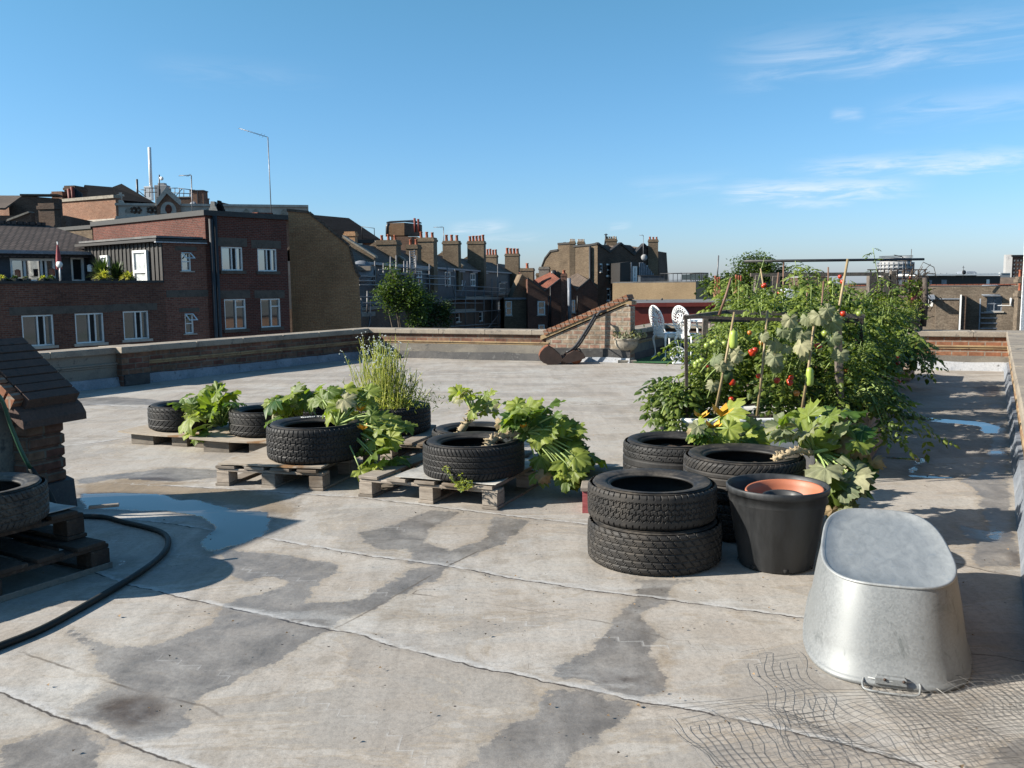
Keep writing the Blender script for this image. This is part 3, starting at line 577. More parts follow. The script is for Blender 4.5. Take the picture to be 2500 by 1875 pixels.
# ================================================================ the houses around (traced onto real vertical planes at their own distance)
class Fac:
    """a vertical facade plane; local x runs along it, local y goes into the building, z is height"""
    def __init__(s, A, d, name=None, label=None, cat='building', group=None, root=None):
        s.A = Vector((A[0], A[1], 0)); s.d = Vector((d[0], d[1], 0)).normalized(); s.n = Vector((-s.d.y, s.d.x, 0))
        s.rz = math.atan2(s.d.y, s.d.x)
        s.root = root if root is not None else (thing(name, label, cat, (A[0], A[1], STREET), s.rz, group) if name else None)
    def off(s, y):
        q = Fac.__new__(Fac); q.A, q.d, q.n, q.rz, q.root = s.A, s.d, s.n, s.rz, s.root; q.y = y; return q
    y = 0.
    def px(s, x, y):
        r = ray(x, y); o = s.A + s.n * s.y; den = r.x * s.n.x + r.y * s.n.y; t = (o.x * s.n.x + o.y * s.n.y) / den
        p = Vector((r.x * t, r.y * t, CAMH + r.z * t)); return ((p - s.A).dot(s.d), p.z)
    def rect(s, x0, y0, x1, y1):
        a, b = s.px(x0, y0), s.px(x1, y1); return (a[0], b[0], b[1], a[1])      # s0,s1,z0,z1
    def L(s, X, Y, z): return Vector((X, Y, z - STREET))
    def wall(s, poly, mat, holes=(), depth=None, name='wall', reveal=.14, parent=None, y=0.):
        """a wall with real openings; depth extrudes it into a body"""
        m = MB(); loops = [[Vector((a, b, 0)) for a, b in poly]] + [[Vector((h[0], h[2], 0)), Vector((h[0], h[3], 0)), Vector((h[1], h[3], 0)), Vector((h[1], h[2], 0))] for h in holes]
        flat = [q for l in loops for q in l]; tri = tessellate_polygon(loops)
        pts = [s.L(q.x, y, q.y) for q in flat]
        fs = []
        for t in tri:
            a, b, c = (pts[i] for i in t); fs.append(t if (b - a).cross(c - a).y < 0 else t[::-1])
        m.add(pts, fs)
        for h in holes:
            q = [s.L(h[0], y, h[2]), s.L(h[1], y, h[2]), s.L(h[1], y, h[3]), s.L(h[0], y, h[3])]; bk = [p + Vector((0, reveal, 0)) for p in q]
            m.add(q + bk, [(i, 4 + i, 4 + (i + 1) % 4, (i + 1) % 4) for i in range(4)])
        if depth:
            n = len(poly); a = [s.L(p[0], y, p[1]) for p in poly]; b = [p + Vector((0, depth, 0)) for p in a]
            ar = sum(poly[i][0] * poly[(i + 1) % n][1] - poly[(i + 1) % n][0] * poly[i][1] for i in range(n))
            sd = [(i, n + i, n + (i + 1) % n, (i + 1) % n) for i in range(n)]; bk = [tuple(range(n, 2 * n))[::-1] if ar < 0 else tuple(range(n, 2 * n))]
            if ar < 0: sd = [f[::-1] for f in sd]
            m.add(a + b, [f[::-1] for f in sd] + [bk[0][::-1]])
        return m.build(name, mat, parent or s.root)
    def window(s, h, bars='2', frame='white', y=.06, fw=.055, glass='glass', name='window', sill=None, curtain=None, sash=None, hollow=False):
        s0, s1, z0, z1 = h; w, hh = s1 - s0, z1 - z0
        m = MB(); f = fw
        for a, b in (((s0, z0), (s1, z0 + f)), ((s0, z1 - f), (s1, z1)), ((s0, z0 + f), (s0 + f, z1 - f)), ((s1 - f, z0 + f), (s1, z1 - f))):
            m.box(s.L(a[0], y - .03, a[1]), s.L(b[0], y + .05, b[1]))
        i0, i1, j0, j1 = s0 + f, s1 - f, z0 + f, z1 - f
        def V(k, a=j0, b=j1, e=.0): x = i0 + (i1 - i0) * k; m.box(s.L(x - f * .45, y - .02 - e, a), s.L(x + f * .45, y + .045, b))
        def Hh(k, a=i0, b=i1, e=.0): z = j0 + (j1 - j0) * k; m.box(s.L(a, y - .025 - e, z - f * .4), s.L(b, y + .04, z + f * .4))
        if bars == '2': V(.55)
        if bars == '3': V(.5); V(.74)
        if bars == 'wide': V(.3); V(.72); V(.83)
        if bars == 'sash': Hh(.5)
        if bars == 'sash4': Hh(.5); V(.5)
        if bars == 'T': V(.55); Hh(.75, i0 + (i1 - i0) * .55, i1)
        if bars == 'door': Hh(.32)
        o = m.build(name, M[frame], s.root)
        one(lambda q: q.box(s.L(i0, y + .06, j0), s.L(i1, y + .075, j1)), 'pane', M[glass], o)
        if bars in ('3', 'wide'): k0, k1 = (.52, .72) if bars == '3' else (.735, .815); one(lambda q: q.box(s.L(i0 + (i1 - i0) * k0, y + .03, j0), s.L(i0 + (i1 - i0) * k1, y + .058, j1)), 'open_gap', M['dark'], o)
        if sill: one(lambda q: q.box(s.L(s0 - .1, -.09, z0 - sill), s.L(s1 + .1, .1, z0)), 'sill', M['cream' if sill < .11 else 'lintel'], o)
        if sash == 'top':    # small top hung light standing open
            q = MB(); zc = j1 - (j1 - j0) * .36; a = s.L(s0, y - .04, z1); dz, dy = -(z1 - zc) * .85, -.36
            for (u0, u1, v0, v1) in ((0, w, 0, .1), (0, w, .9, 1), (0, f, .1, .9), (w - f, w, .1, .9)):
                q.prism([a + Vector((u0, dy * v0, dz * v0)), a + Vector((u1, dy * v0, dz * v0)), a + Vector((u1, dy * v1, dz * v1)), a + Vector((u0, dy * v1, dz * v1))], (0, -.04, -.01))
            so_ = q.build('opening_light', M[frame], o)
        if sash == 'side':   # casement swung out on the right jamb
            q = MB(); x = i1; ln = w * .26; ang = 1.15
            def pt(t, z): return s.L(x - ln * t * math.cos(ang), y - .03 - ln * t * math.sin(ang), z)
            for (t0, t1, a0, a1) in ((0, 1, z0 + .02, z0 + .02 + f), (0, 1, z1 - .02 - f, z1 - .02), (0, .2, z0 + .02 + f, z1 - .02 - f), (.8, 1, z0 + .02 + f, z1 - .02 - f)):
                q.prism([pt(t0, a0), pt(t1, a0), pt(t1, a1), pt(t0, a1)], (.03, .02, 0))
            q.build('casement', M[frame], o)
        return o
    def slab(s, a, b, mat, name, parent=None, bev=0.):
        return one(lambda m: m.box(s.L(*a), s.L(*b), bev=bev), name, M[mat], parent or s.root)
    def plane(s, pts, mat, name, th=.12, parent=None):
        """pts: (s, y, z) outline of a roof slope, given thickness downwards"""
        return one(lambda m: m.prism([s.L(*p) for p in pts], (0, 0, -th)), name, M[mat], parent or s.root)
def zA(x, y): return (x / 2.764, 300 + y / 2.764)
def zB(x, y): return (450 + x / 2.764, 300 + y / 2.764)
def zC(x, y): return (850 + x / 3.686, 450 + y / 3.686)
def zD(x, y): return (1250 + x / 4.148, 520 + y / 4.148)
def zE(x, y): return (1650 + x / 4.147, 550 + y / 4.147)
def zF(x, y): return (2050 + x / 4.147, 550 + y / 4.147)
def R4(f, zfn, a, b, c, d): return f.rect(*zfn(a, b), *zfn(c, d))
def chimney(px0, px1, pytop, Y, zbase, npots, parent, pot='pot', mat='brick_stock', depth=None, pot_h=.62, name='chimney', rz=-.16, potw=.15):
    """a brick stack with an oversailing cap and its row of pots, standing at distance Y"""
    a, b = P(px0, pytop, Y), P(px1, pytop, Y); wd = b.x - a.x; zt = a.z; dp = depth or max(.55, wd * .5)
    c = Vector(((a.x + b.x) / 2, Y, 0)); T = Matrix.Translation(c) @ Matrix.Rotation(rz, 4, 'Z')
    inv = (Matrix.Translation(parent.location) @ parent.rotation_euler.to_matrix().to_4x4()).inverted() if parent is not None else Matrix()
    T = inv @ T
    m = MB(); m.box((-wd / 2, -dp / 2, zbase), (wd / 2, dp / 2, zt - .32), M=T); m.box((-wd / 2 - .06, -dp / 2 - .06, zt - .32), (wd / 2 + .06, dp / 2 + .06, zt - .14), M=T); m.box((-wd / 2, -dp / 2, zt - .14), (wd / 2, dp / 2, zt), M=T)
    o = m.build(name, M[mat], parent)
    for k in range(npots):
        x = (-wd / 2 + wd * (k + .5) / npots) if npots > 1 else 0; hh = pot_h * (1 + .12 * R.uniform(-1, 1)); r = min(potw, wd / npots * .42)
        one(lambda q: q.lathe([(r * 1.1, zt), (r, zt + hh * .2), (r * .85, zt + hh * .8), (r * 1.08, zt + hh * .86), (r * 1.08, zt + hh), (r * .7, zt + hh), (r * .7, zt + hh * .6)], 10, M=T @ Matrix.Translation((x, 0, 0))), 'chimney_pot', M[pot], o)
    return o
def aerial(px, py0, py1, Y, label, arm=-1.0, zb=None, r=.035, tilt=.25, n=9, px_top=None):
    """roof television aerial on a mast"""
    b, t_ = P(px, py1, Y), P(px_top if px_top else px, py0, Y)
    t = thing('television_aerial', label, 'aerial', b)
    one(lambda m: m.tube([(0, 0, -.6), t_ - b], r, 6), 'mast', M['steel'], t)
    def yagi(m):
        a = t_ - b; e = a + Vector((arm, .1, abs(arm) * tilt)); m.tube([a, e], r * .6, 5); d = (e - a)
        for k in range(n):
            q = a + d * (.15 + .85 * k / (n - 1)); L = .12 if k > 1 else .26; m.tube([q + Vector((0, -L, -L * .4)), q + Vector((0, L, L * .4))], r * .35, 4)
    one(yagi, 'antenna', M['steel'], t); return t
# ---------------------------------------------------------------- red brick flats on the left
cA, dA = (-10.3, 42.), (.64, .77)
FA = Fac(cA, dA)
def sx(px, y=600.): return FA.px(px, y)[0]
# tall part
F1 = Fac(cA, dA, 'flats_block', 'dark red brick flats with four white casement windows and a roof aerial', 'building')
s0, s1 = F1.px(*zB(150, 900))[0], 0.; zt = F1.px(*zB(420, 640))[1]
W = [R4(F1, zB, 247, 835, 398, 997), R4(F1, zB, 492, 848, 628, 1002), R4(F1, zB, 268, 1190, 422, 1388), R4(F1, zB, 513, 1187, 654, 1375)]
F1.wall([(s0, STREET), (s1, STREET), (s1, zt), (s0, zt)], M['brick_red'], W, 10.)
for i, h in enumerate(W): F1.window(h, '3' if i < 2 else 'T', sill=.14)
F1.slab((s0 - .1, -.1, zt), (s1 + .05, 10.05, zt + .22), 'clad', 'roof_edge')
for h in W: F1.slab((h[0] - .3, -.006, h[3] + .02), (h[1] + .25, .05, h[3] + .38), 'lintel', 'lintel')
sp = F1.px(*zB(205, 900))[0]; one(lambda m: m.tube([F1.L(sp, -.12, -8), F1.L(sp, -.12, zt)], .1, 8), 'downpipe', M['iron'], F1.root)
one(lambda m: m.tube([F1.L(s0 + .15, -.2, zt - .15), F1.L(s0 + .15, -.2, -8)], .09, 8), 'downpipe', M['iron'], F1.root)
# lower link with two small top hung windows, black boarded on the terrace side
F2 = Fac(cA, dA, 'stair_wing', 'blotchy brown brick wing with two small open top hung windows', 'building')
a0, a1 = F2.px(402, 700)[0], s0 - .02; z2 = F2.px(*zA(1240, 805))[1]
W = [R4(F2, zA, 1220, 872, 1292, 1000), R4(F2, zA, 1245, 1287, 1310, 1420)]
F2.wall([(a0, STREET), (a1, STREET), (a1, z2), (a0, z2)], M['brick_pink'], W, 6.8)
for h in W: F2.window(h, 'sash', sash='top', sill=.05)
zb = R4(F2, zA, 1115, 1130, 1380, 1172); F2.slab((a0 + .05, -.02, zb[2]), (a1, .05, zb[3]), 'lintel', 'concrete_band')
for h in W: F2.slab((h[0] - .25, -.006, h[3] + .06), (h[1] + .3, .05, h[3] + .24), 'lintel', 'lintel')
F2.slab((a0 - .35, -.12, z2), (a1, 7.0, z2 + .11), 'clad', 'roof_edge'); F2.slab((a0 - .36, -.13, z2 - .05), (a1, -.005, z2 - .002), 'silver', 'drip_edge'); F2.slab((a0 - .2, .1, z2 + .16), (a1 - .05, 6.9, z2 + .24), 'asphalt_roof', 'flat_roof')
zter = F2.px(*zA(1080, 1078))[1]
def battens(m):
    y = .25
    while y < 6.7: m.box(F2.L(a0 - .09, y, zter - .3), F2.L(a0 - .002, y + .10, z2)); y += .33
one(battens, 'cladding', M['clad'], F2.root)
one(lambda m: m.box(F2.L(a0 - .05, .02, zter - .3), F2.L(a0 - .003, 6.7, z2)), 'boarding', M['clad'], F2.root)
def sidewin(fac, y0, y1, z0, z1, nm, mid=.35, x=a0):
    m = MB(); f = .1
    for (p0, p1, q0, q1) in ((y0, y1, z0, z0 + f), (y0, y1, z1 - f, z1), (y0, y0 + f, z0 + f, z1 - f), (y1 - f, y1, z0 + f, z1 - f), (y0 + f, y1 - f, z0 + (z1 - z0) * mid - .06, z0 + (z1 - z0) * mid + .06)): m.box(fac.L(x - .2, p0, q0), fac.L(x - .09, p1, q1))
    o = m.build(nm, M['white'], fac.root); one(lambda q: q.box(fac.L(x - .13, y0 + f, z0 + f), fac.L(x - .11, y1 - f, z1 - f)), 'pane', M['curtain'], o)
Sd = Fac(tuple((FA.A + FA.d * a0)[:2]), tuple(FA.n[:2]))
y0 = Sd.px(*zA(1015, 900))[0]; y1 = Sd.px(*zA(922, 900))[0]
sidewin(F2, y0, y1, zter, Sd.px(*zA(970, 860))[1], 'terrace_door')
y0 = Sd.px(*zA(752, 900))[0]; y1 = Sd.px(*zA(700, 900))[0]; sidewin(F2, y0, y1, zter + .3, Sd.px(*zA(725, 895))[1], 'window', .6)
# long low range with the roof terrace
F3 = Fac(cA, dA, 'terrace_house', 'long red brick range with a planted roof terrace and tiled roof', 'building')
b0 = F3.px(-140, 700)[0]
W = [R4(F3, zA, 143, 1300, 372, 1500), R4(F3, zA, 503, 1287, 708, 1480), R4(F3, zA, 828, 1272, 1010, 1455)]
F3.wall([(b0, STREET), (a0, STREET), (a0, zter), (b0, zter)], M['brick_terrace'], W, 6.6)
for h in W: F3.window(h, '3', sash='side', sill=.1); F3.slab((h[0] - .4, -.006, h[3] + .02), (h[1] + .4, .05, h[3] + .3), 'lintel', 'lintel')
F3.slab((b0, -.08, zter), (a0 - .1, .3, zter + .09), 'clad', 'terrace_kerb')
F3.slab((b0, .3, zter + .001), (a0 - .1, 6.59, zter + .03), 'asphalt_roof', 'terrace_floor')
F3b = F3.off(6.6); ze = F3b.px(*zA(400, 865))[1]
W2 = [R4(F3b, zA, 65, 912, 380, 1072), R4(F3b, zA, 475, 905, 575, 1072)]
b1 = F3.px(-140, 700)[0] - 2
F3.wall([(b1, STREET), (a0 + 2, STREET), (a0 + 2, ze), (b1, ze)], M['mansard'], W2, 7.5, name='rear_wall', y=6.6)
F3.y = 0
def win_at(F, h, y, **k):
    # windows of a set back wall
    return F.window(h, y=y + .06, **k)
win_at(F3, W2[0], 6.6, bars='wide', fw=.1); win_at(F3, W2[1], 6.6, bars='none', fw=.1, glass='dark')
zr = F3.off(11.2).px(*zA(300, 690))[1]
F3.plane([(b1, 6.1, ze - .1), (a0 + 2.2, 6.1, ze - .1), (a0 + .4, 11.2, zr), (b1, 11.2, zr)], 'tile', 'roof', .2)
F3.plane([(b1, 11.2, zr), (a0 + .4, 11.2, zr), (a0 + 2.2, 15., ze), (b1, 15., ze)], 'tile', 'roof', .2)
def ridge(m):
    x = b1
    while x < a0: m.box(F3.L(x, 11.05, zr - .02), F3.L(x + .42, 11.35, zr + .12)); x += .45
one(ridge, 'ridge_tiles', M['tile'], F3.root)
F3.slab((b1, 6.02, ze - .16), (a0, 6.1, ze - .02), 'lead', 'gutter')
# plants, lamps and the closed parasol on the terrace
def terr(px, y, off=.5):
    p = F3.off(off).px(px, y); q = F3.A + F3.d * p[0] + F3.n * off; return Vector((q.x, q.y, zter + .09))
def spiky(px, y, r, n, label, mat='leaf_spike', h=1.0, off=.35, grp='plants along the roof terrace edge'):
    r *= .45; b = terr(px, y, off); t = thing('terrace_plant', label, 'plant', b, 0, grp)
    m = MB()
    for k in range(n):
        a = R.uniform(0, 6.28); e = R.uniform(.2, 1.3); L = r * R.uniform(.7, 1.1); d = Vector((math.cos(a) * math.cos(e), math.sin(a) * math.cos(e), math.sin(e) * h)); s_ = Vector((-math.sin(a), math.cos(a), 0)) * .035
        p1 = d * L * .6 + Vector((0, 0, .05)); p2 = d * L + Vector((0, 0, -.22 * L * math.cos(e)))
        m.add([-s_, s_, p1 + s_, p1 - s_, p2], [(0, 1, 2, 3), (3, 2, 4)], 0, R.random())
    m.build('leaves', M[mat], t)
    one(lambda q: q.box((-r * .5, -.16, -.05), (r * .5, .16, .1)), 'trough', M['clad'], t)
spiky(zA(700, 0)[0], 690, 1.15, 150, 'clump of yellow green spiky leaves left of the black boarded wall'); spiky(zA(870, 0)[0], 690, 1.05, 140, 'spiky yellow plant beside the white terrace door')
spiky(zA(15, 0)[0], 690, .7, 60, 'pale spiky plant at the left edge of the photo, on the terrace'); spiky(zA(290, 0)[0], 690, .55, 50, 'small yellow flowering plant below the wide terrace window'); spiky(zA(345, 0)[0], 690, .6, 50, 'green plant beside the closed red parasol', 'leaf_tree'); spiky(zA(175, 0)[0], 690, .5, 40, 'thin green plant below the left pane of the terrace window', 'leaf_urn')
spiky(zA(690, 0)[0], 680, 1.6, 160, 'dark leafy shrub behind the spiky clump on the terrace', 'leaf_dark', 1.6, 1.6); spiky(zA(790, 0)[0], 680, 1.4, 130, 'dark shrub against the black boarded wall', 'leaf_dark', 1.5, 1.3); spiky(zA(100, 0)[0], 690, .6, 50, 'low dark plant at the foot of the terrace window', 'leaf_dark')
b = terr(zA(405, 0)[0], 690, .9); t = thing('closed_parasol', 'furled dark red parasol standing on the roof terrace', 'parasol', b)
one(lambda m: m.tube([(0, 0, 0), (0, 0, 1.5)], .02, 6), 'pole', M['white'], t); one(lambda m: m.lathe([(.02, .42), (.11, .47), (.10, .8), (.07, 1.1), (.03, 1.36), (.01, 1.42)], 10, rad=lambda a, z: 1 + .25 * math.sin(a * 5)), 'canopy', M['canvas'], t)
for px_, y_, lab in ((zA(120, 0)[0], zA(0, 1020)[1], 'small pink lantern left of the wide terrace window'), (zA(352, 0)[0], zA(0, 1012)[1], 'small pink lantern by the terrace window sash'), (zA(608, 0)[0], zA(0, 985)[1], 'square white lamp right of the dark terrace doorway'), (zA(832, 0)[0], zA(0, 933)[1], 'small orange bird box on the black boarded wall')):
    p = F3.off(5.9).px(px_, y_); q = F3.A + F3.d * p[0] + F3.n * 5.9; mt = 'terracotta' if 'pink' in lab or 'orange' in lab else 'enamel'
    o = one(lambda m: (m.box((-.09, -.07, -.13), (.09, .07, .13), bev=.015), m.prism([(-.11, -.09, .13), (.11, -.09, .13), (0, -.09, .2)], (0, .18, 0))), 'terrace_lamp' if 'box' not in lab else 'bird_box', M[mt]); o.location = (q.x, q.y, p[1]); tag(o, lab, 'lamp' if 'box' not in lab else 'bird box')
b = terr(zA(410, 0)[0], 690, .5)
o = one(lambda m: (m.lathe([(0, 0), (.12, .0), (.12, .04), (0, .04)], 14, M=Matrix.Translation((0, 0, .62)) @ Matrix.Rotation(math.pi / 2, 4, 'X')), m.tube([(0, 0, .02), (0, 0, .55)], .025, 6)), 'satellite_dish', M['enamel']); o.location = b; tag(o, 'small pale dish on a stub pole in front of the furled parasol', 'satellite dish')
# yellow flank wall of the next house
FB = Fac((-11.0, 44.3), (.985, .17), 'flank_house', 'house with a blank yellow brick flank under a mansard roofline', 'house')
poly = [FB.px(*zB(*q)) for q in ((705, 660), (690, 596), (838, 610), (1108, 832), (1150, 1000), (1178, 1042), (1196, 1400))]
z_ = [(poly[0][0], STREET)] + poly + [(poly[-1][0], STREET)]
FB.wall([(poly[0][0] - .02, STREET), (poly[0][0] - .02, poly[1][1])] + poly[2:] + [(poly[-1][0], STREET)], M['brick_yellow'], (), .6)
pl = poly[1:6]
def capb(m):
    for a, b in zip(pl[:-1], pl[1:]):
        d = Vector((b[0] - a[0], 0, b[1] - a[1])).normalized(); up = Vector((-d.z, 0, d.x)); a_, b_ = FB.L(a[0], -.06, a[1]), FB.L(b[0], -.06, b[1]); m.prism([a_, b_, b_ + up * .12, a_ + up * .12], (0, .7, 0))
one(capb, 'roof_edge', M['slate_grey'], FB.root)
d_ = FA.n * 7.; 
FBr = Fac(tuple((FA.A + FA.n * 1.2 + FA.d * .1)[:2]), tuple((FA.n)[:2]))
t0 = thing('party_parapet', 'sunlit yellow brick parapet behind the flats roof, with tile creasing', 'parapet', (FA.A.x, FA.A.y, zt))
o = one(lambda m: (m.prism([FA.A + FA.n * 1.0 + Vector((-.6, 0, zt - .2)) - t0.location, FA.A + FA.n * 9.5 + Vector((-.6, 0, zt - .2)) - t0.location, FA.A + FA.n * 9.5 + Vector((-.6, 0, zt + .48)) - t0.location, FA.A + FA.n * 1.0 + Vector((-.6, 0, zt + .3)) - t0.location], (.5, .3, 0))), 'brickwork', M['brick_buff'], t0)
one(lambda m: m.prism([FA.A + FA.n * 1.0 + Vector((-.68, -.1, zt + .31)) - t0.location, FA.A + FA.n * 9.5 + Vector((-.68, 0, zt + .49)) - t0.location, FA.A + FA.n * 9.5 + Vector((-.68, 0, zt + .58)) - t0.location, FA.A + FA.n * 1.0 + Vector((-.68, -.1, zt + .40)) - t0.location], (.62, .35, 0)), 'tile_creasing', M['tile_red'], t0)
aerial(663, 335, 536, 43., 'tall thin aerial on the flats roof, dominating the left skyline', -1.35, tilt=.32, px_top=654, r=.024)
aerial(470, 428, 540, 58., 'short aerial beside the stone gablet', -.8, tilt=0, px_top=467)
# black slate hall roof behind the yellow flank
FH = Fac(P(520, 690, 72.)[:2], (.985, .17), 'slated_hall', 'large hall with a black slate roof rising behind the yellow flank', 'hall')
hp = [FH.px(*zB(*q)) for q in ((230, 535), (255, 565), (840, 612), (1110, 642), (1330, 778), (1330, 830))]
FH.wall([(hp[0][0], STREET), (hp[5][0], STREET), (hp[5][0], hp[4][1] - .1), (hp[0][0], hp[4][1] - .1)], M['brick_orange'], [R4(FH, zB, 1168, 806, 1205, 832)], 16.)
FH.window(R4(FH, zB, 1168, 806, 1205, 832), 'none')
FH.plane([(hp[0][0], -.2, hp[4][1] - .15), (hp[4][0], -.2, hp[4][1] - .15), (FH.off(7).px(*zB(1110, 642))[0], 7, FH.off(7).px(*zB(1110, 642))[1]), (FH.off(7).px(*zB(255, 565))[0], 7, FH.off(7).px(*zB(255, 565))[1]), (FH.off(7).px(*zB(228, 530))[0], 7, FH.off(7).px(*zB(228, 530))[1])], 'slate', 'roof', .2)
FH.slab((hp[4][0] - 6, -.3, hp[4][1] - .4), (hp[4][0], -.1, hp[4][1] - .12), 'clad', 'gutter')
chimney(*[zB(1085, 0)[0], zB(1160, 0)[0], zB(0, 735)[1]], 66., -4, 0, FH.root, mat='brick_yellow')
o = thing('roof_guard_rail', 'small metal guard rail on the end of the black slate roof', 'railing', P(*zB(1240, 720), 74.)); 
one(lambda m: [m.tube([(-.5, 0, -.8), (-.5, 0, .25), (.5, 0, .1), (.5, 0, -1.2)], .035, 5)], 'rail', M['iron'], o)
# ---------------------------------------------------------------- church-like hall far left with stone dressings
FCc = P(1040 / 2.764, 690, 62.)
FC = Fac(FCc[:2], (.97, .24), 'ornate_chapel', 'red brick building with cream stone parapet, round crested gablet and slate roofs', 'chapel')
def c(x, y, off=0.): return FC.off(off).px(*zA(x, y))
top = c(1000, 572)[1]; l, r_ = c(790, 560)[0], c(1480, 600)[0] + 6
FC.wall([(l, STREET), (r_, STREET), (r_, top - .6), (l, top - .6)], M['brick_orange'], (), 12.)
zc0, zc1 = c(930, 622)[1], c(930, 560)[1]
FC.slab((l, -.12, zc0 - .1), (r_, .4, zc1), 'cream', 'stone_parapet')
FC.slab((l - .1, -.25, zc1), (r_, .5, zc1 + .16), 'cream', 'cornice'); FC.slab((l - .1, -.28, zc0 - .26), (r_, .3, zc0 - .1), 'cream', 'string_course')
def frieze(m):
    x = l + .5
    while x < r_ - 1:
        for k in range(2): m.prism([FC.L(x, -.15, zc0 + .12), FC.L(x + .42, -.15, zc0 + .12), FC.L(x + .42, -.15, zc1 - .3), FC.L(x + .21, -.15, zc1 - .12), FC.L(x, -.15, zc1 - .3)], (0, .025, 0)); x += .62
        x += 1.3
one(frieze, 'frieze_panels', M['stone'], FC.root)
def tracery(m):
    for xx in (905, 935, 1015, 1045):
        p = c(xx, 590)
        for k in range(5): m.lathe([(0, 0), (.1, 0), (.1, .03), (0, .03)], 7, M=Matrix.Translation(FC.L(p[0] + .15 * math.cos(k * 1.257), -.13, p[1] + .15 * math.sin(k * 1.257))) @ Matrix.Rotation(math.pi / 2, 4, 'X'))
one(tracery, 'carved_rosettes', M['brick_dim'], FC.root)
g = [c(*q) for q in ((1062, 620), (1062, 565), (1130, 480), (1220, 560), (1222, 620))]
one(lambda m: m.prism([FC.L(q[0], -.3, q[1]) for q in g], (0, .5, 0)), 'gablet', M['brick_orange'], FC.root)
def gcop(m):
    for a, b in ((g[1], g[2]), (g[2], g[3])):
        a_, b_ = FC.L(a[0], -.42, a[1]), FC.L(b[0], -.42, b[1]); m.prism([a_, b_, b_ + Vector((0, 0, .42)), a_ + Vector((0, 0, .42))], (0, .7, 0))
one(gcop, 'gablet_coping', M['cream'], FC.root)
ga = c(1142, 615); gb = c(1142, 535); hw = c(1195, 600)[0] - ga[0]
arch = [FC.L(ga[0] - hw, -.33, ga[1])] + [FC.L(ga[0] - hw * math.cos(k / 10 * math.pi), -.33, ga[1] + (gb[1] - ga[1]) * max(.02, math.sin(k / 10 * math.pi)) ** .7) for k in range(1, 10)] + [FC.L(ga[0] + hw, -.33, ga[1])]
one(lambda m: m.prism(arch, (0, .1, 0)), 'arched_panel', M['cream'], FC.root)
pc = c(1142, 585); T = Matrix.Translation(FC.L(pc[0], -.36, pc[1]))
one(lambda m: m.prism([T @ Vector((.22 * math.sin(a) * (.85 if abs(a) > 2 else 1), 0, .32 * math.cos(a))) for a in [k / 14 * 2 * math.pi - math.pi for k in range(14)]], (0, .04, 0)), 'shield_crest', M['tile_red'], FC.root)
for xx, yy in ((813, 520), (1132, 475)):
    p = c(xx, yy); h_ = .5 if xx < 900 else .35
    one(lambda m: (m.box(FC.L(p[0] - .08, 0, p[1] - .5), FC.L(p[0] + .08, .2, p[1] + h_)), m.box(FC.L(p[0] - .22, .02, p[1] + h_ * .5), FC.L(p[0] + .22, .18, p[1] + h_ * .5 + .12)), m.prism([FC.L(p[0] - .28, -.1, p[1] - .4), FC.L(p[0] + .28, -.1, p[1] - .4), FC.L(p[0] + .1, -.1, p[1]), FC.L(p[0] - .1, -.1, p[1])], (0, .5, 0))), 'stone_finial', M['cream'], FC.root)
# side range of the chapel, sunlit brick running back to the left
FS = Fac(tuple((FC.A + FC.d * l)[:2]), (-.8, .6), root=FC.root)
def sideblock(name, mat, y0, y1, z0, z1, x0, x1):
    return one(lambda m: m.prism([FC.L(x0, y0, z0), FC.L(x1, y1, z0), FC.L(x1, y1, z1), FC.L(x0, y0, z1)], (-.35, -.2, 0)), name, M[mat], FC.root)
sl_ = Vector((-.62, .78)); ql = l + .3
sideblock('side_wall', 'brick_orange', 0, 8.5, STREET, zc0 + 1.1, ql, ql - 9.5); 
sideblock('side_cornice', 'cream', -.15, 8.5, zc0 - .55, zc0 - .25, ql - .1, ql - 9.6)
sideblock('side_coping', 'stone', -.1, 8.6, zc0 + 1.1, zc0 + 1.3, ql - .1, ql - 9.7)
def roofpx(pts, Y0, dy, mat, name):
    """a hipped slate roof traced at distance Y0 and given depth"""
    q = [P(*zA(*p), Y0 + o) for p, o in pts]
    inv = (Matrix.Translation(FC.root.location) @ Matrix.Rotation(FC.rz, 4, 'Z')).inverted()
    one(lambda m: m.prism([inv @ p for p in q], inv.to_3x3() @ Vector((0, dy, -.4))), name, M[mat], FC.root)
roofpx([((545, 490), 0), ((570, 418), 4), ((790, 436), 4), ((850, 520), 0), ((560, 510), 0)], 70., .3, 'slate', 'slate_roof')
roofpx([((760, 432), 4), ((820, 410), 4), ((1045, 540), 0), ((800, 520), 0)], 69., .3, 'slate', 'slate_roof')
roofpx([((560, 512), 0), ((800, 520), 0), ((1050, 540), 0), ((1050, 575), 0), ((560, 560), 0)], 70.3, 1., 'cream', 'clerestory_wall')
chimney(*[zA(392, 0)[0], zA(470, 0)[0], zA(0, 470)[1]], 66., -2, 0, FC.root, mat='brick_orange', depth=1.6); chimney(*[zA(470, 0)[0], zA(548, 0)[0], zA(0, 430)[1]], 66.5, -2, 0, FC.root, mat='brick_dim', depth=1.4)
t = thing('phone_antenna_cluster', 'red panel antennas and cables strapped to a chimney behind the tiled roof', 'antenna', P(*zA(490, 600), 65.2))
for (xa, ya, xb, yb) in ((465, 445, 480, 590), (487, 432, 500, 580)):
    one(lambda m: m.tube([P(*zA(xa, ya), 65.2) - t.location, P(*zA(xb, yb), 65.2) - t.location], .14, 8), 'antenna_panel', M['red_paint'], t)
for k in range(5):
    x = 505 + k * 11; one(lambda m: m.tube([P(*zA(x, 440 + k * 9), 65.4) - t.location, P(*zA(x + 6, 600 - k * 3), 65.4) - t.location], .07, 6), 'cable', M['iron'], t)
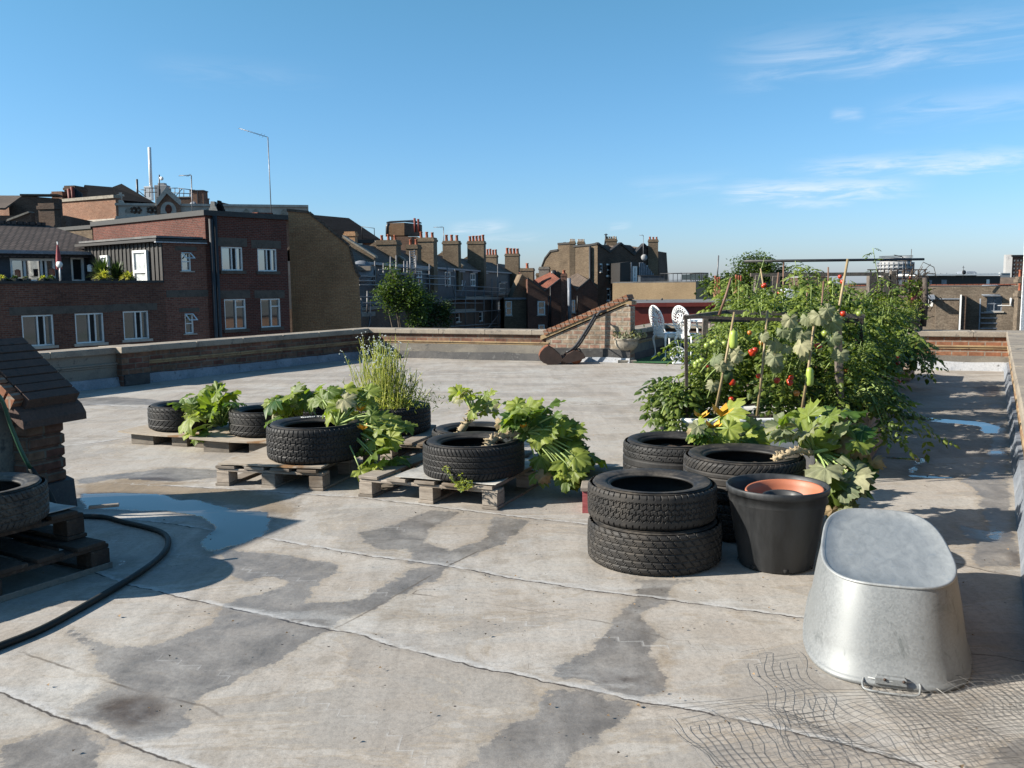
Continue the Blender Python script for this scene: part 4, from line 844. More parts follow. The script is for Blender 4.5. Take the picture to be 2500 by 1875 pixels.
one(lambda m: m.tube([P(*zA(520, 600), 65.3) - t.location, P(*zA(640, 560), 65.3) - t.location, P(*zA(690, 545), 65.3) - t.location], .06, 6), 'bracket', M['iron'], t)
# roof plant behind the gablet
t = thing('white_flue', 'tall white flue rising above the chapel roofs', 'flue', P(*zA(1015, 500), 85.))
one(lambda m: m.tube([P(*zA(1020, 470), 85.) - t.location, P(*zA(1008, 165), 85.) - t.location], .15, 10), 'shaft', M['enamel'], t); one(lambda m: m.box((-.45, -.3, -.3), (.2, .3, .95), bev=.03), 'base', M['enamel'], t)
t = thing('roof_plant_room', 'grey roof plant room with a round dish mast and railings behind the gablet', 'plant room', P(*zA(1130, 520), 84.))
one(lambda m: (m.box((-.95, -.5, -.4), (.15, .5, 1.3), bev=.04), m.box((-.7, -.3, 1.3), (-.1, .3, 1.5)), m.box((-.85, -.56, .2), (-.55, -.5, 1.0)), m.box((-.35, -.56, .3), (.05, -.5, .9))), 'cabinet', M['conc'], t)
one(lambda m: m.tube([P(*zA(1075, 500), 83.) - t.location, P(*zA(1075, 350), 83.) - t.location], .06, 6), 'mast', M['iron'], t)
one(lambda m: m.lathe([(0, 0), (.17, .03), (.17, .08), (0, .06)], 14, M=Matrix.Translation(P(*zA(1092, 376), 83.) - t.location) @ Matrix.Rotation(math.pi / 2, 4, 'X')), 'dish', M['enamel'], t)
def rails(m):
    for (a, b) in (((980, 440), (980, 500)), ((1010, 440), (1010, 500)), ((1150, 440), (1150, 500)), ((1180, 440), (1180, 500)), ((1210, 442), (1210, 500)), ((1240, 450), (1240, 505)), ((1280, 455), (1280, 505)), ((1310, 450), (1310, 500)), ((980, 440), (1060, 440)), ((980, 468), (1060, 468)), ((1140, 440), (1200, 440)), ((1140, 470), (1320, 480)), ((1200, 440), (1320, 455)), ((925, 450), (985, 500)), ((1180, 500), (1230, 445)), ((950, 450), (985, 455))):
        m.tube([P(*zA(*a), 82.) - t.location, P(*zA(*b), 82.) - t.location], .035, 5)
one(rails, 'railings', M['iron'], t)
o = one(lambda m: m.tube([(0, 0, -1), P(*zA(924, 380), 75.) - P(*zA(926, 470), 75.)], .09, 6), 'roof_mast', M['iron']); o.location = P(*zA(926, 470), 75.); tag(o, 'thin dark mast left of the white flue', 'mast')
t = thing('lift_house', 'red clad rooftop hut right of the railings behind the gablet', 'rooftop hut', P(*zA(1340, 560), 76.))
one(lambda m: m.box((-.45, -.5, -2), (.6, .6, 1.15), bev=.03), 'wall', M['brick_orange'], t); one(lambda m: m.box((-.5, -.55, 1.15), (.65, .65, 1.24)), 'roof', M['clad'], t); one(lambda m: m.box((.1, -.55, -1), (.18, -.5, 1.15)), 'pipe', M['iron'], t)
t = thing('dark_plant_range', 'dark brick range under the roof railings', 'building', P(*zA(1200, 560), 78.)); one(lambda m: m.box((-1.2, -.5, -6), (2.2, 1.5, .65)), 'wall', M['brick_dim'], t); one(lambda m: m.box((-1.25, -.55, .65), (2.25, 1.55, .72)), 'coping', M['stone'], t)
for px_, lab in ((1305, 'grey dish leaning by the red rooftop hut'),):
    o = one(lambda m: m.lathe([(0, 0), (.27, .05), (.28, .09), (0, .04)], 16, M=Matrix.Rotation(1.2, 4, 'X')), 'satellite_dish', M['lead']); o.location = P(*zA(px_, 555), 74.); tag(o, lab, 'satellite dish')
t = thing('stone_chimney_cap', 'white stone pyramid cap at the end of the chapel parapet', 'stone cap', P(*zB(200, 590), 60.))
one(lambda m: (m.prism([(-.38, -.3, -.3), (.4, -.3, -.3), (.22, -.3, .22), (.16, -.3, .22), (.14, -.3, .55), (-.1, -.3, .55), (-.14, -.3, .22)], (0, .5, 0)),), 'cap', M['cream'], t); one(lambda m: m.prism([(.2, -.2, -.3), (.75, -.2, -.3), (.42, -.2, .62), (.3, -.2, .62)], (0, .5, 0)), 'slate_side', M['slate'], t)
# brown house roofs at the far left
FL = Fac(P(60, 690, 54.)[:2], (.99, .14), 'brown_house', 'dim brown brick house with hipped roof at the left edge', 'house')
q = lambda x, y, o=0: FL.off(o).px(*zA(x, y))
FL.wall([(q(-300, 600)[0], STREET), (q(440, 600)[0], STREET), (q(440, 625)[0], q(440, 625)[1]), (q(-300, 590)[0], q(-300, 625)[1])], M['brick_dim'], (), 9.)
FL.plane([(q(-300, 570)[0], -.2, q(60, 575)[1]), (q(45, 575)[0], -.2, q(45, 575)[1]), (*[q(150, 490, 5)[0]], 5, q(150, 490, 5)[1]), (q(-300, 490, 5)[0], 5, q(150, 490, 5)[1])], 'slate_grey', 'roof')
FL.wall([(q(60, 640, 2.)[0], STREET), (q(395, 640, 2.)[0], STREET), (q(395, 510, 2.)[0], q(395, 510, 2.)[1]), (q(150, 492, 2.)[0], q(150, 492, 2.)[1]), (q(60, 570, 2.)[0], q(60, 570, 2.)[1])], M['brick_dim'], (), .6, name='upper_wall', y=2.)
FL.slab((q(140, 490, 2)[0], 1.85, q(150, 492, 2)[1]), (q(395, 510, 2)[0], 2.7, q(150, 492, 2)[1] + .1), 'slate_grey', 'roof_edge')
chimney(zA(272, 0)[0], zA(390, 0)[0], zA(0, 545)[1], 50., -4, 0, FL.root, mat='brick_dim'); FL.slab((q(205, 640, -3)[0], -3, STREET), (q(445, 640, -3)[0], -2.2, q(300, 632, -3)[1]), 'brick_dim', 'low_wall')
t = thing('lean_to_wall', 'dark raking brick wall with stone coping in front of the brown house', 'wall', P(*zA(60, 680), 49.))
one(lambda m: m.prism([P(*zA(*p), 49.) - t.location for p in ((50, 780), (210, 780), (210, 605), (190, 600), (50, 655))], (0, .4, 0)), 'brickwork', M['brick_dim'], t)
one(lambda m: m.prism([P(*zA(*p), 48.9) - t.location for p in ((45, 650), (190, 596), (195, 606), (45, 664))], (0, .6, 0)), 'coping', M['stone'], t)
# coursed wall behind the tiled roof
t = thing('coursed_back_wall', 'sunlit coursed brick wall stepping up behind the tiled roof', 'wall', FA.A + FA.n * 10.2 + FA.d * s0)
kA, kB = FA.A + FA.d * s0 + FA.n * 10.1, FA.A + FA.d * s0 + FA.n * 15.
one(lambda m: m.prism([kA + Vector((0, 0, STREET)) - t.location, kB + Vector((-1.5, 0, STREET)) - t.location, kB + Vector((-1.5, 0, zt - .15)) - t.location, kA + Vector((0, 0, zt - .1)) - t.location], (.4, .3, 0)), 'brickwork', M['brick_stock'], t)
one(lambda m: m.prism([kA + Vector((-.05, -.05, zt - .1)) - t.location, kB + Vector((-1.55, -.05, zt - .15)) - t.location, kB + Vector((-1.55, -.05, zt + .02)) - t.location, kA + Vector((-.05, -.05, zt + .08)) - t.location], (.5, .4, 0)), 'coping', M['clad'], t)
# ---------------------------------------------------------------- the scaffolded terrace
tA = P(878, 690, 52.); dT = Vector((.127, .99, 0)).normalized()
FT0 = Fac(tA[:2], dT[:2])
def T_(x, y, off=0.): return FT0.off(off).px(*zC(x, y))
zE_ = T_(50, 692)[1]; 
cuts = [-3.] + [T_(x, y)[0] for x, y in ((265, 710), (520, 735), (810, 755), (1045, 775), (1248, 790), (1600, 880))]
RD, zRi = 2.1, 1.3
labels = ['nearest scaffolded terrace house, its slate roof beside the yellow flank', 'second terrace house, half hidden by the green tree', 'third terrace house, with a ladder on its scaffold and a large chimney',
          'fourth terrace house, two white dormer windows between the tall chimneys', 'fifth terrace house, with the five pot chimney', 'last terrace house, its dark mansard ending in a brick gable']
WINS = {2: [(645, 770, 705, 905), (760, 775, 820, 905)], 3: [(905, 783, 955, 915), (1015, 790, 1062, 915)], 4: [(1132, 797, 1175, 920), (1228, 803, 1270, 922)], 5: [(1385, 885, 1440, 985)], 0: [(55, 735, 90, 800)], 1: []}
LOW = {3: [(970, 1160, 1010, 1235), (1070, 1160, 1108, 1225)], 4: [(1180, 1150, 1215, 1225), (1285, 1150, 1315, 1220)], 5: [(1340, 1060, 1380, 1130), (1415, 1055, 1470, 1180)], 2: [(830, 1165, 870, 1240)]}
houses = []
for k in range(6):
    sa_, sb_ = cuts[k], cuts[k + 1]
    F = Fac(tA[:2], dT[:2], 'terrace_house', labels[k], 'house', 'scaffolded terrace of houses'); F.root.location = (*(F.A + F.d * sa_)[:2], STREET)
    F.A = F.A + F.d * sa_; L_ = sb_ - sa_
    def loc(h): return (h[0] - sa_, h[1] - sa_, h[2], h[3])
    zm = zE_ - 2.6
    up = [loc(R4(FT0, zC, *q)) for q in WINS[k]]; lo = [loc(R4(FT0, zC, *q)) for q in LOW.get(k, [])]
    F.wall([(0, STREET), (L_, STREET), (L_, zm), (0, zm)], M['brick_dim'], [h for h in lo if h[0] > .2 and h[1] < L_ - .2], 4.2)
    for h in lo:
        if h[0] > .2 and h[1] < L_ - .2: F.window(h, 'sash', glass='glass', sill=.08)
    F.wall([(0, zm), (L_, zm), (L_, zE_), (0, zE_)], M['mansard'], [h for h in up if h[0] > .1 and h[1] < L_ - .1 and h[3] < zE_ and h[2] > zm], 3.8, name='mansard', y=.35)
    for h in up: 
        F.window(h, 'sash4' if k < 5 else 'sash', fw=.14, y=.36 if h[0] > .1 else .3, curtain=True, glass='curtain' if R.random() < .5 else 'glass')
        F.slab((h[0] - .12, .1, h[3]), (h[1] + .12, .8, h[3] + .12), 'lead', 'dormer_head')
    F.slab((0, -.1, zm - .2), (L_, .35, zm), 'panel', 'parapet_band')
    F.slab((0, .05, zE_ - .12), (L_, .35, zE_ + .04), 'lead', 'gutter')
    F.plane([(0, .2, zE_), (L_, .2, zE_), (L_, RD, zE_ + zRi), (0, RD, zE_ + zRi)], 'slate_grey', 'roof', .15)
    F.plane([(0, RD, zE_ + zRi), (L_, RD, zE_ + zRi), (L_, 4.3, zE_), (0, 4.3, zE_)], 'slate_grey', 'roof', .15)
    pw = one(lambda m: m.prism([F.L(L_ - .22, .15, zE_ - 1.0), F.L(L_ - .22, .15, zE_ + .32), F.L(L_ - .22, RD, zE_ + zRi + .32), F.L(L_ - .22, 4.3, zE_ + .3), F.L(L_ - .22, 4.3, zE_ - 1)], (.44, 0, 0)), 'party_wall', M['brick_stock'], F.root)
    one(lambda m: m.prism([F.L(L_ - .27, .05, zE_ + .30), F.L(L_ - .27, .05, zE_ + .42), F.L(L_ - .27, RD, zE_ + zRi + .42), F.L(L_ - .27, RD, zE_ + zRi + .3)], (.54, 0, 0)), 'party_coping', M['stone'], F.root)
    houses.append(F)
STK = [(0, 270, 455, 505, 63., 3), (0, 535, 640, 545, 70., 2), (1, 630, 785, 482, 72., 3), (2, 860, 1003, 510, 84., 3), (3, 1080, 1230, 512, 96., 5), (4, 1240, 1342, 635, 118., 4), (4, 1415, 1540, 625, 122., 4), (5, 1550, 1672, 755, 128., 1), (5, 1720, 1845, 750, 118., 0), (5, 1698, 1740, 800, 119., 0)]
for hk, x0, x1, yt, Yd, np_ in STK:
    chimney(zC(x0, 0)[0], zC(x1, 0)[0], zC(0, yt)[1], Yd, zE_ - 2 if hk < 5 else -4, np_, houses[hk].root, mat='brick_stock', depth=1.2, pot_h=13.5 / FPX * Yd, potw=3.6 / FPX * Yd)
o = houses[5]; one(lambda m: m.prism([P(*zC(*p), 131.) - Vector((0, 0, 0)) for p in ((1600, 880), (1620, 855), (1760, 975), (1800, 940), (1800, 1300), (1600, 1300))], (0, .5, 0)) if False else None, 'gable', M['brick_dim']) if False else None
# water tank tower behind the terrace
t = thing('brick_tank_house', 'square rendered tank house with red flues above the terrace chimneys', 'rooftop hut', P(*zC(500, 540), 92.))
def tl(x, y, Y=92.): return P(*zC(x, y), Y) - t.location
one(lambda m: (m.prism([tl(350, 460), tl(505, 460), tl(505, 345), tl(370, 350), tl(350, 370)], (0, 3.5, 0)), ), 'wall', M['brick_yellow'], t)
one(lambda m: m.prism([tl(505, 460), tl(655, 460, 95.), tl(655, 360, 95.), tl(505, 345)], (-.05, 1.8, 0)), 'side_wall', M['brick_dim'], t)
one(lambda m: m.prism([tl(345, 352), tl(510, 340), tl(660, 355, 95.), tl(580, 333, 97.), tl(380, 343, 96.)], (0, 0, .15)), 'roof', M['clad'], t)
one(lambda m: m.prism([tl(385, 470), tl(620, 470), tl(620, 700), tl(385, 700)], (0, 3, 0)), 'lower_wall', M['brick_orange'], t)
one(lambda m: m.tube([tl(365, 350, 91.5), tl(352, 380, 91.5), tl(352, 470, 91.5)], .18, 6), 'cable', M['iron'], t)
for xa, ya, yb in ((597, 305, 430), (630, 312, 430)): one(lambda m: m.tube([tl(xa, ya, 91.), tl(xa + 8, yb, 91.)], .12, 8), 'flue', M['red_paint'], t)
aerial(zC(858, 0)[0], zC(0, 385)[1], zC(0, 520)[1], 84., 'small aerial between the terrace chimneys', -.9, tilt=0)
o = one(lambda m: m.lathe([(0, 0), (.62, .12), (.65, .18), (0, .08)], 18, M=Matrix.Rotation(1.35, 4, 'X') @ Matrix.Rotation(.3, 4, 'Y')), 'satellite_dish', M['lead']); o.location = P(*zC(118, 795), 50.); tag(o, 'large grey dish at the near end of the scaffold', 'satellite dish')
# scaffold: tubes on two lines in front of the terrace
FSc = FT0.off(-1.3)
t = thing('scaffold', 'scaffolding of grey tubes and boards across the shaded terrace front', 'scaffolding', (*tA[:2], STREET))
def S3(x, y, off=-1.3): p = FT0.off(off).px(*zC(x, y)); q = FT0.A + FT0.d * p[0] + FT0.n * off; return Vector((q.x, q.y, p[1])) - t.location
for x, ya, yb in ((118, 1010, 1310), (172, 960, 1160), (197, 1010, 1310), (240, 690, 1000), (222, 735, 900), (317, 710, 900), (380, 650, 880), (432, 640, 900), (502, 690, 880), (532, 690, 900), (610, 640, 900), (730, 715, 1090), (890, 735, 930), (960, 765, 1305), (1055, 900, 1305), (1140, 930, 1305), (1220, 930, 1305), (1292, 850, 1300), (1345, 715, 1300), (1418, 880, 1290), (810, 1040, 1130), (862, 1030, 1100), (1365, 1160, 1290)):
    one(lambda m: m.tube([S3(x, yb), S3(x + 2, ya)], .05, 5), 'standard', M['steel'], t)
for a, b in (((45, 725), (145, 722)), ((100, 830), (240, 828)), ((100, 870), (240, 868)), ((105, 908), (340, 905)), ((105, 1015), (340, 1015)), ((115, 1070), (330, 1068)), ((275, 772), (470, 765)), ((280, 815), (600, 805)), ((600, 770), (730, 770)), ((600, 845), (900, 850)), ((430, 745), (720, 760)), ((440, 800), (720, 810)), ((600, 890), (960, 910)), ((720, 825), (960, 830)), ((960, 912), (1430, 935)), ((960, 955), (1420, 968)), ((810, 1035), (1440, 1035)), ((905, 1070), (1215, 1068)), ((900, 1160), (1430, 1130)), ((920, 1280), (1430, 1245)), ((920, 1305), (1430, 1275)), ((1250, 1300), (1380, 1140)), ((940, 905), (960, 1010)), ((1010, 1010), (1055, 870)), ((180, 1310), (205, 1170)), ((1380, 890), (1420, 885))):
    one(lambda m: m.tube([S3(*a), S3(*b)], .045, 5), 'ledger', M['steel'], t)
for a, b in (((120, 1150), (245, 1145)), ((440, 890), (610, 890)), ((900, 1130), (1150, 1120)), ((1060, 1010), (1430, 1015)), ((200, 735), (250, 733))):
    p, q = S3(*a), S3(*b); one(lambda m: m.prism([p, q, q + Vector((0, 0, -.24)), p + Vector((0, 0, -.24))], (-.9, .15, 0)), 'board', M['panel'], t)
ld_ = thing('ladder', 'aluminium ladder leaning on the scaffold above the tree', 'ladder', S3(580, 840) + t.location)
def lad(m):
    a0, a1, b0, b1_ = S3(560, 880, -1.5), S3(558, 600, -1.5), S3(600, 880, -1.5), S3(598, 590, -1.5); k = t.location - ld_.location
    m.tube([a0 + k, a1 + k], .05, 5); m.tube([b0 + k, b1_ + k], .05, 5)
    for i in range(13): m.tube([a0.lerp(a1, (i + .5) / 13) + k, b0.lerp(b1_, (i + .5) / 13) + k], .035, 4)
one(lad, 'rails', M['steel'], ld_)
# ---------------------------------------------------------------- brick houses in the middle
Yg = 98.
FD = Fac(P(1440, 690, Yg)[:2], (.995, .1))
def D(x, y, off=0., f=None): return (f or FD).off(off).px(*zD(x, y))
# terrace end wall, then two butterfly roofed houses
E1 = Fac(P(1240, 690, 100.)[:2], (.995, .1), 'end_terrace_house', 'brown brick house end with sash windows left of the valley roofs', 'house')
def e(x, y, off=0.): return E1.off(off).px(*zD(x, y))
W = [R4(E1, zD, 258, 892, 336, 1032), R4(E1, zD, 268, 1130, 330, 1230), R4(E1, zC, 1415, 1050, 1475, 1180)]
E1.wall([(e(-90, 0)[0], STREET), (e(165, 0)[0], STREET), e(165, 672), e(100, 620), (e(-10, 560)[0], e(0, 858)[1]), (e(-90, 0)[0], e(0, 858)[1])], M['brick_stock'], [W[2]], 5.)
E1.window(W[2], 'sash', fw=.12, sill=.1)
E1.slab((e(-90, 0)[0], -.2, e(0, 858)[1] - .2), (e(160, 0)[0], 0, e(0, 858)[1]), 'lead', 'gutter')
def valley(lab, pts, mats, wins, roofc, vx):
    F = Fac(P(1250, 690, 98.5)[:2], (.995, .1), 'valley_roof_house', lab, 'house', 'valley roofed houses')
    q = lambda x, y, o=0.: F.off(o).px(*zD(x, y))
    pp = [q(*p) for p in pts]; hs = [R4(F, zD, *w_) for w_ in wins]
    F.wall([(pp[0][0], STREET), (pp[-1][0], STREET)] + pp[::-1], M[mats], hs, 9.)
    for h in hs: F.window(h, 'sash', fw=.13, sill=.1)
    def cop(m):
        for a, b in zip(pp[:-1], pp[1:]): m.prism([F.L(a[0], -.12, a[1]), F.L(b[0], -.12, b[1]), F.L(b[0], -.12, b[1] + .2), F.L(a[0], -.12, a[1] + .2)], (0, .5, 0))
    one(cop, 'coping', M['clad'], F.root)
    v = pp[vx]; back = q(*roofc[1], 8.5)
    F.plane([(pp[vx - 1][0], .5, pp[vx - 1][1] - .1), (v[0], .5, v[1] - .15), (v[0], 8.5, v[1] + 1.4), (pp[vx - 1][0], 8.5, pp[vx - 1][1] + .9)], roofc[0], 'roof'); F.plane([(v[0], .5, v[1] - .15), (pp[vx + 1][0], .5, pp[vx + 1][1] - .1), (pp[vx + 1][0], 8.5, pp[vx + 1][1] + .9), (v[0], 8.5, v[1] + 1.4)], roofc[0], 'roof')
    return F
V1 = valley('red brown brick house with a V roofline and red tiles, left, by the flue', [(158, 670), (330, 802), (505, 668), (548, 660)], 'brick_terrace', [(258, 892, 336, 1032), (268, 1130, 332, 1250)], ('tile_red', (330, 740)), 1)
V2 = valley('red brown brick house with a V roofline and pale slates, right, by the flue', [(548, 700), (600, 735), (655, 792), (790, 675), (868, 770)], 'brick_terrace', [(604, 880, 640, 1008)], ('slate_grey', (655, 740)), 2)
chimney(zD(500, 0)[0], zD(552, 0)[0], zD(0, 612)[1], 97.5, -6, 1, V1.root, mat='brick_terrace', depth=.6, potw=.16, pot_h=.36)
for x0, x1, yt, n_, Yc in ((90, 220, 560, 1, 104.), (278, 380, 545, 0, 108.), (250, 278, 608, 0, 109.)): chimney(zD(x0, 0)[0], zD(x1, 0)[0], zD(0, yt)[1], Yc, -2, n_, V1.root, mat='brick_stock' if x0 != 278 else 'render', depth=1.2, potw=.12, pot_h=.5)
o = one(lambda m: m.tube([P(*zD(585, 1090), 96.5), P(*zD(578, 660), 96.5)], .2, 10), 'flue_pipe', M['lead']); tag(o, 'fat pale grey flue pipe between the two valley roofs', 'flue')
for xx, ya, yb in ((388, 745, 1160), (368, 850, 1160), (660, 840, 1000)): 
    one(lambda m: m.tube([V1.L(V1.px(*zD(xx, 900))[0], -.2, P(*zD(xx, yb), 98.)[2]), V1.L(V1.px(*zD(xx, 900))[0], -.2, P(*zD(xx, ya), 98.)[2])], .07, 6), 'downpipe', M['iron'], (V1 if xx < 600 else V2).root)
o = one(lambda m: m.lathe([(0, 0), (.31, .05), (.33, .1), (0, .04)], 16, M=Matrix.Rotation(1.3, 4, 'X')), 'satellite_dish', M['iron']); o.location = P(*zD(422, 605), 106.); tag(o, 'dark dish beside the rendered chimney', 'satellite dish')
# tall brown brick house: sunlit flank and shaded front
Yc = 106.; K = P(*zD(867, 700), Yc)
HL = Fac(K[:2], (.86, -.5), 'tall_brick_house', 'tall brown brick house with three gables, sunlit blank flank and chimneys', 'house')
h_ = lambda x, y, o=0.: HL.off(o).px(*zD(x, y))
fl = [h_(*p) for p in ((300, 552), (332, 470), (390, 396), (464, 384), (464, 322), (620, 312), (622, 347), (790, 332), (866, 318))]
HL.wall([(fl[0][0], STREET), (0, STREET)] + fl[::-1], M['brick_stock'], (), .5, name='flank_wall')
def flc(m):
    for a, b in zip(fl[:-1], fl[1:]):
        if abs(b[0] - a[0]) < .1: continue
        m.prism([HL.L(a[0], -.1, a[1]), HL.L(b[0], -.1, b[1]), HL.L(b[0], -.1, b[1] + .22), HL.L(a[0], -.1, a[1] + .22)], (0, .7, 0))
one(flc, 'coping', M['clad'], HL.root)
one(lambda m: m.tube([HL.L(h_(797, 400)[0], -.2, STREET), HL.L(h_(797, 400)[0], -.2, h_(797, 340)[1])], .14, 6), 'downpipe', M['iron'], HL.root)
HR = Fac(K[:2], (.88, .475), root=HL.root)
inv_ = (Matrix.Translation(HL.root.location) @ Matrix.Rotation(HL.rz, 4, 'Z')).inverted()
class Sub(Fac):
    """a second facade of the same building, expressed in the first one's frame"""
    def L(s, X, Y, z): q = s.A + s.d * X + s.n * Y; return inv_ @ Vector((q.x, q.y, z))
HR.__class__ = Sub
r4 = lambda *a: R4(HR, zD, *a)
g_ = [HR.px(*zD(*p)) for p in ((867, 318), (990, 402), (1100, 318), (1236, 432), (1335, 328), (1385, 380), (1476, 395), (1492, 640))]
W = [r4(888, 512, 922, 598), r4(955, 515, 1000, 642), r4(958, 762, 1002, 890), r4(1358, 530, 1395, 575)]
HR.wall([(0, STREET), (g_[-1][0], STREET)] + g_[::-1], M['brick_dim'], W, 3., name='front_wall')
for i, h in enumerate(W): HR.window(h, 'sash4' if i in (1, 2) else 'sash', fw=.16, sill=.1)
def gcp(m):
    for a, b in zip(g_[:5], g_[1:6]): m.prism([HR.L(a[0], -.15, a[1]), HR.L(b[0], -.15, b[1]), HR.L(b[0], -.15, b[1] + .25), HR.L(a[0], -.15, a[1] + .25)], HR.L(0, .6, 0) - HR.L(0, 0, 0))
one(gcp, 'gable_coping', M['clad'], HL.root)
for i in (1, 3):
    a, v, b = g_[i - 1], g_[i], g_[i + 1]
    for p, q in ((a, v), (v, b)): one(lambda m: m.prism([HR.L(p[0], .6, p[1] - .2), HR.L(q[0], .6, q[1] - .2), HR.L(q[0], 3, q[1] + .05), HR.L(p[0], 3, p[1] - .15)], (0, 0, -.15)), 'roof', M['slate_grey'], HL.root)
for x0, x1, yt, n_, Yq, pt in ((585, 640, 288, 4, 108., 'pot_buff'), (665, 735, 290, 5, 110., 'pot_buff'), (518, 545, 318, 2, 112., 'iron'), (955, 1062, 262, 5, 110., 'pot_buff'), (1380, 1480, 268, 3, 109.6, 'pot')):
    chimney(zD(x0, 0)[0], zD(x1, 0)[0], zD(0, yt)[1], Yq, -6 if x0 > 1300 else 2, n_, HL.root, pt, depth=1.0, pot_h=.3, potw=.12)
o = one(lambda m: (m.tube([P(*zD(940, 330), 110.), P(*zD(952, 225), 110.)], .1, 8), m.lathe([(.28, 0), (.06, .15)], 10, M=Matrix.Translation(P(*zD(952, 222), 110.)))), 'roof_cowl', M['iron']); tag(o, 'black cowl on a leaning flue beside the middle chimney', 'cowl')
# dark clad roof extension with white door and sloping side, and the buff brick block under the terrace
X1 = Fac(P(*zD(1100, 700), 103.)[:2], (.98, .2), 'clad_extension', 'black standing seam roof extension with a white door and sloping side', 'extension')
x_ = lambda x, y, o=0.: X1.off(o).px(*zD(x, y))
dr = R4(X1, zD, 1222, 538, 1268, 708)
X1.wall([(x_(1095, 0)[0], x_(0, 725)[1]), (x_(1445, 0)[0], x_(0, 725)[1]), x_(1440, 628), x_(1335, 505), x_(1200, 492), x_(1095, 505)], M['clad'], [dr], 6.)
X1.window(dr, 'door', fw=.2, glass='curtain', name='door')
def seams(m):
    for k in range(14): 
        x = 1205 + k * 17; top_ = x_(x, 500)[1] if x < 1335 else x_(x, 505 + (x - 1335) * 1.17)[1]
        if not 1215 < x < 1275: m.box(X1.L(x_(x, 0)[0], -.1, x_(x, 720)[1]), X1.L(x_(x, 0)[0] + .12, 0, top_))
one(seams, 'standing_seams', M['lead'], X1.root)
B1 = Fac(P(*zD(1862, 700), 92.)[:2], (.96, -.28), 'buff_block', 'plain buff brick block with a railed roof terrace', 'building')
b_ = lambda x, y, o=0.: B1.off(o).px(*zD(x, y))
zt_ = b_(1862, 702)[1]
B1.wall([(b_(1020, 0)[0], STREET), (0, STREET), (0, zt_), (b_(1020, 0)[0], zt_)], M['brick_buff'], (), .5, name='front_wall')
rr = P(*zD(2045, 700), 99.)
iB = (Matrix.Translation(B1.root.location) @ Matrix.Rotation(B1.rz, 4, 'Z')).inverted()
q0, q1 = Vector((B1.A.x, B1.A.y, 0)), Vector((rr.x, rr.y, 0)); inn = Vector((-.5, .6, 0))
one(lambda m: m.prism([iB @ Vector((p.x, p.y, z)) for p, z in ((q0, STREET), (q1, STREET), (q1, zt_), (q0, zt_))], iB.to_3x3() @ inn), 'side_wall', M['brick_buff'], B1.root)
one(lambda m: m.prism([iB @ Vector((p.x, p.y, zt_)) for p in (q0 + B1.d * b_(1020, 0)[0], q0, q1, q1 + Vector((-9, 3, 0)), q0 + B1.d * b_(1020, 0)[0] + Vector((2, 9, 0)))], (0, 0, .12)), 'roof', M['asphalt_roof'], B1.root)
t = thing('terrace_railing', 'black railing with glass panels round the buff block roof terrace', 'railing', (B1.A.x, B1.A.y, zt_ + .12))
path = [P(*zD(x, 700), y) for x, y in ((1500, 96.), (1720, 94.5), (1900, 93.), (1985, 95.), (1960, 100.), (1800, 104.))]
path = [Vector((p.x, p.y, zt_ + .12)) - t.location for p in path]
def rl(m):
    for a, b in zip(path[:-1], path[1:]):
        m.tube([a + Vector((0, 0, .82)), b + Vector((0, 0, .82))], .05, 5); m.tube([a + Vector((0, 0, .12)), b + Vector((0, 0, .12))], .025, 5); k = max(2, int((b - a).length / .5))
        for i in range(k): m.tube([a.lerp(b, i / k), a.lerp(b, i / k) + Vector((0, 0, .85))], .035, 4)
one(rl, 'rails', M['iron'], t)
gp_ = plain('smoked glass panel', (.03, .04, .045), .05); 
for a, b in zip(path[1:-1], path[2:]): one(lambda m: m.prism([a + Vector((0, 0, .16)), b + Vector((0, 0, .16)), b + Vector((0, 0, .7)), a + Vector((0, 0, .7))], (.02, .02, 0)), 'glass_panel', gp_, t)
t = thing('roof_cabin', 'dark grey roof cabin at the left end of the black railing', 'cabin', P(*zD(1470, 712), 97.))
one(lambda m: (m.box((-1.85, -.5, -.6), (.75, 1.5, .78)),), 'wall', M['mansard'], t); one(lambda m: m.box((-1.9, -.55, .78), (.8, 1.55, .86)), 'roof', M['clad'], t)
aerial(zD(1330, 0)[0], zD(0, 225)[1], zD(0, 500)[1], 108., 'tall aerial above the third gable', -.45, tilt=0, r=.03)
o = one(lambda m: m.lathe([(0, 0), (.35, .06), (.37, .1), (0, .05)], 18, M=Matrix.Rotation(1.4, 4, 'X')), 'satellite_dish', M['conc']); o.location = P(*zD(1338, 452), 104.); tag(o, 'big pale dish in front of the third gable', 'satellite dish')
for xx in (1585, 1710): 
    o = one(lambda m: m.tube([(0, 0, 0), (0, 0, 1.15)], .02, 5), 'flag_pole', M['steel']); o.location = P(*zD(xx, 705), 100.); tag(o, 'thin pole on the buff block roof, %s of the pair' % ('left' if xx < 1600 else 'right'), 'pole')
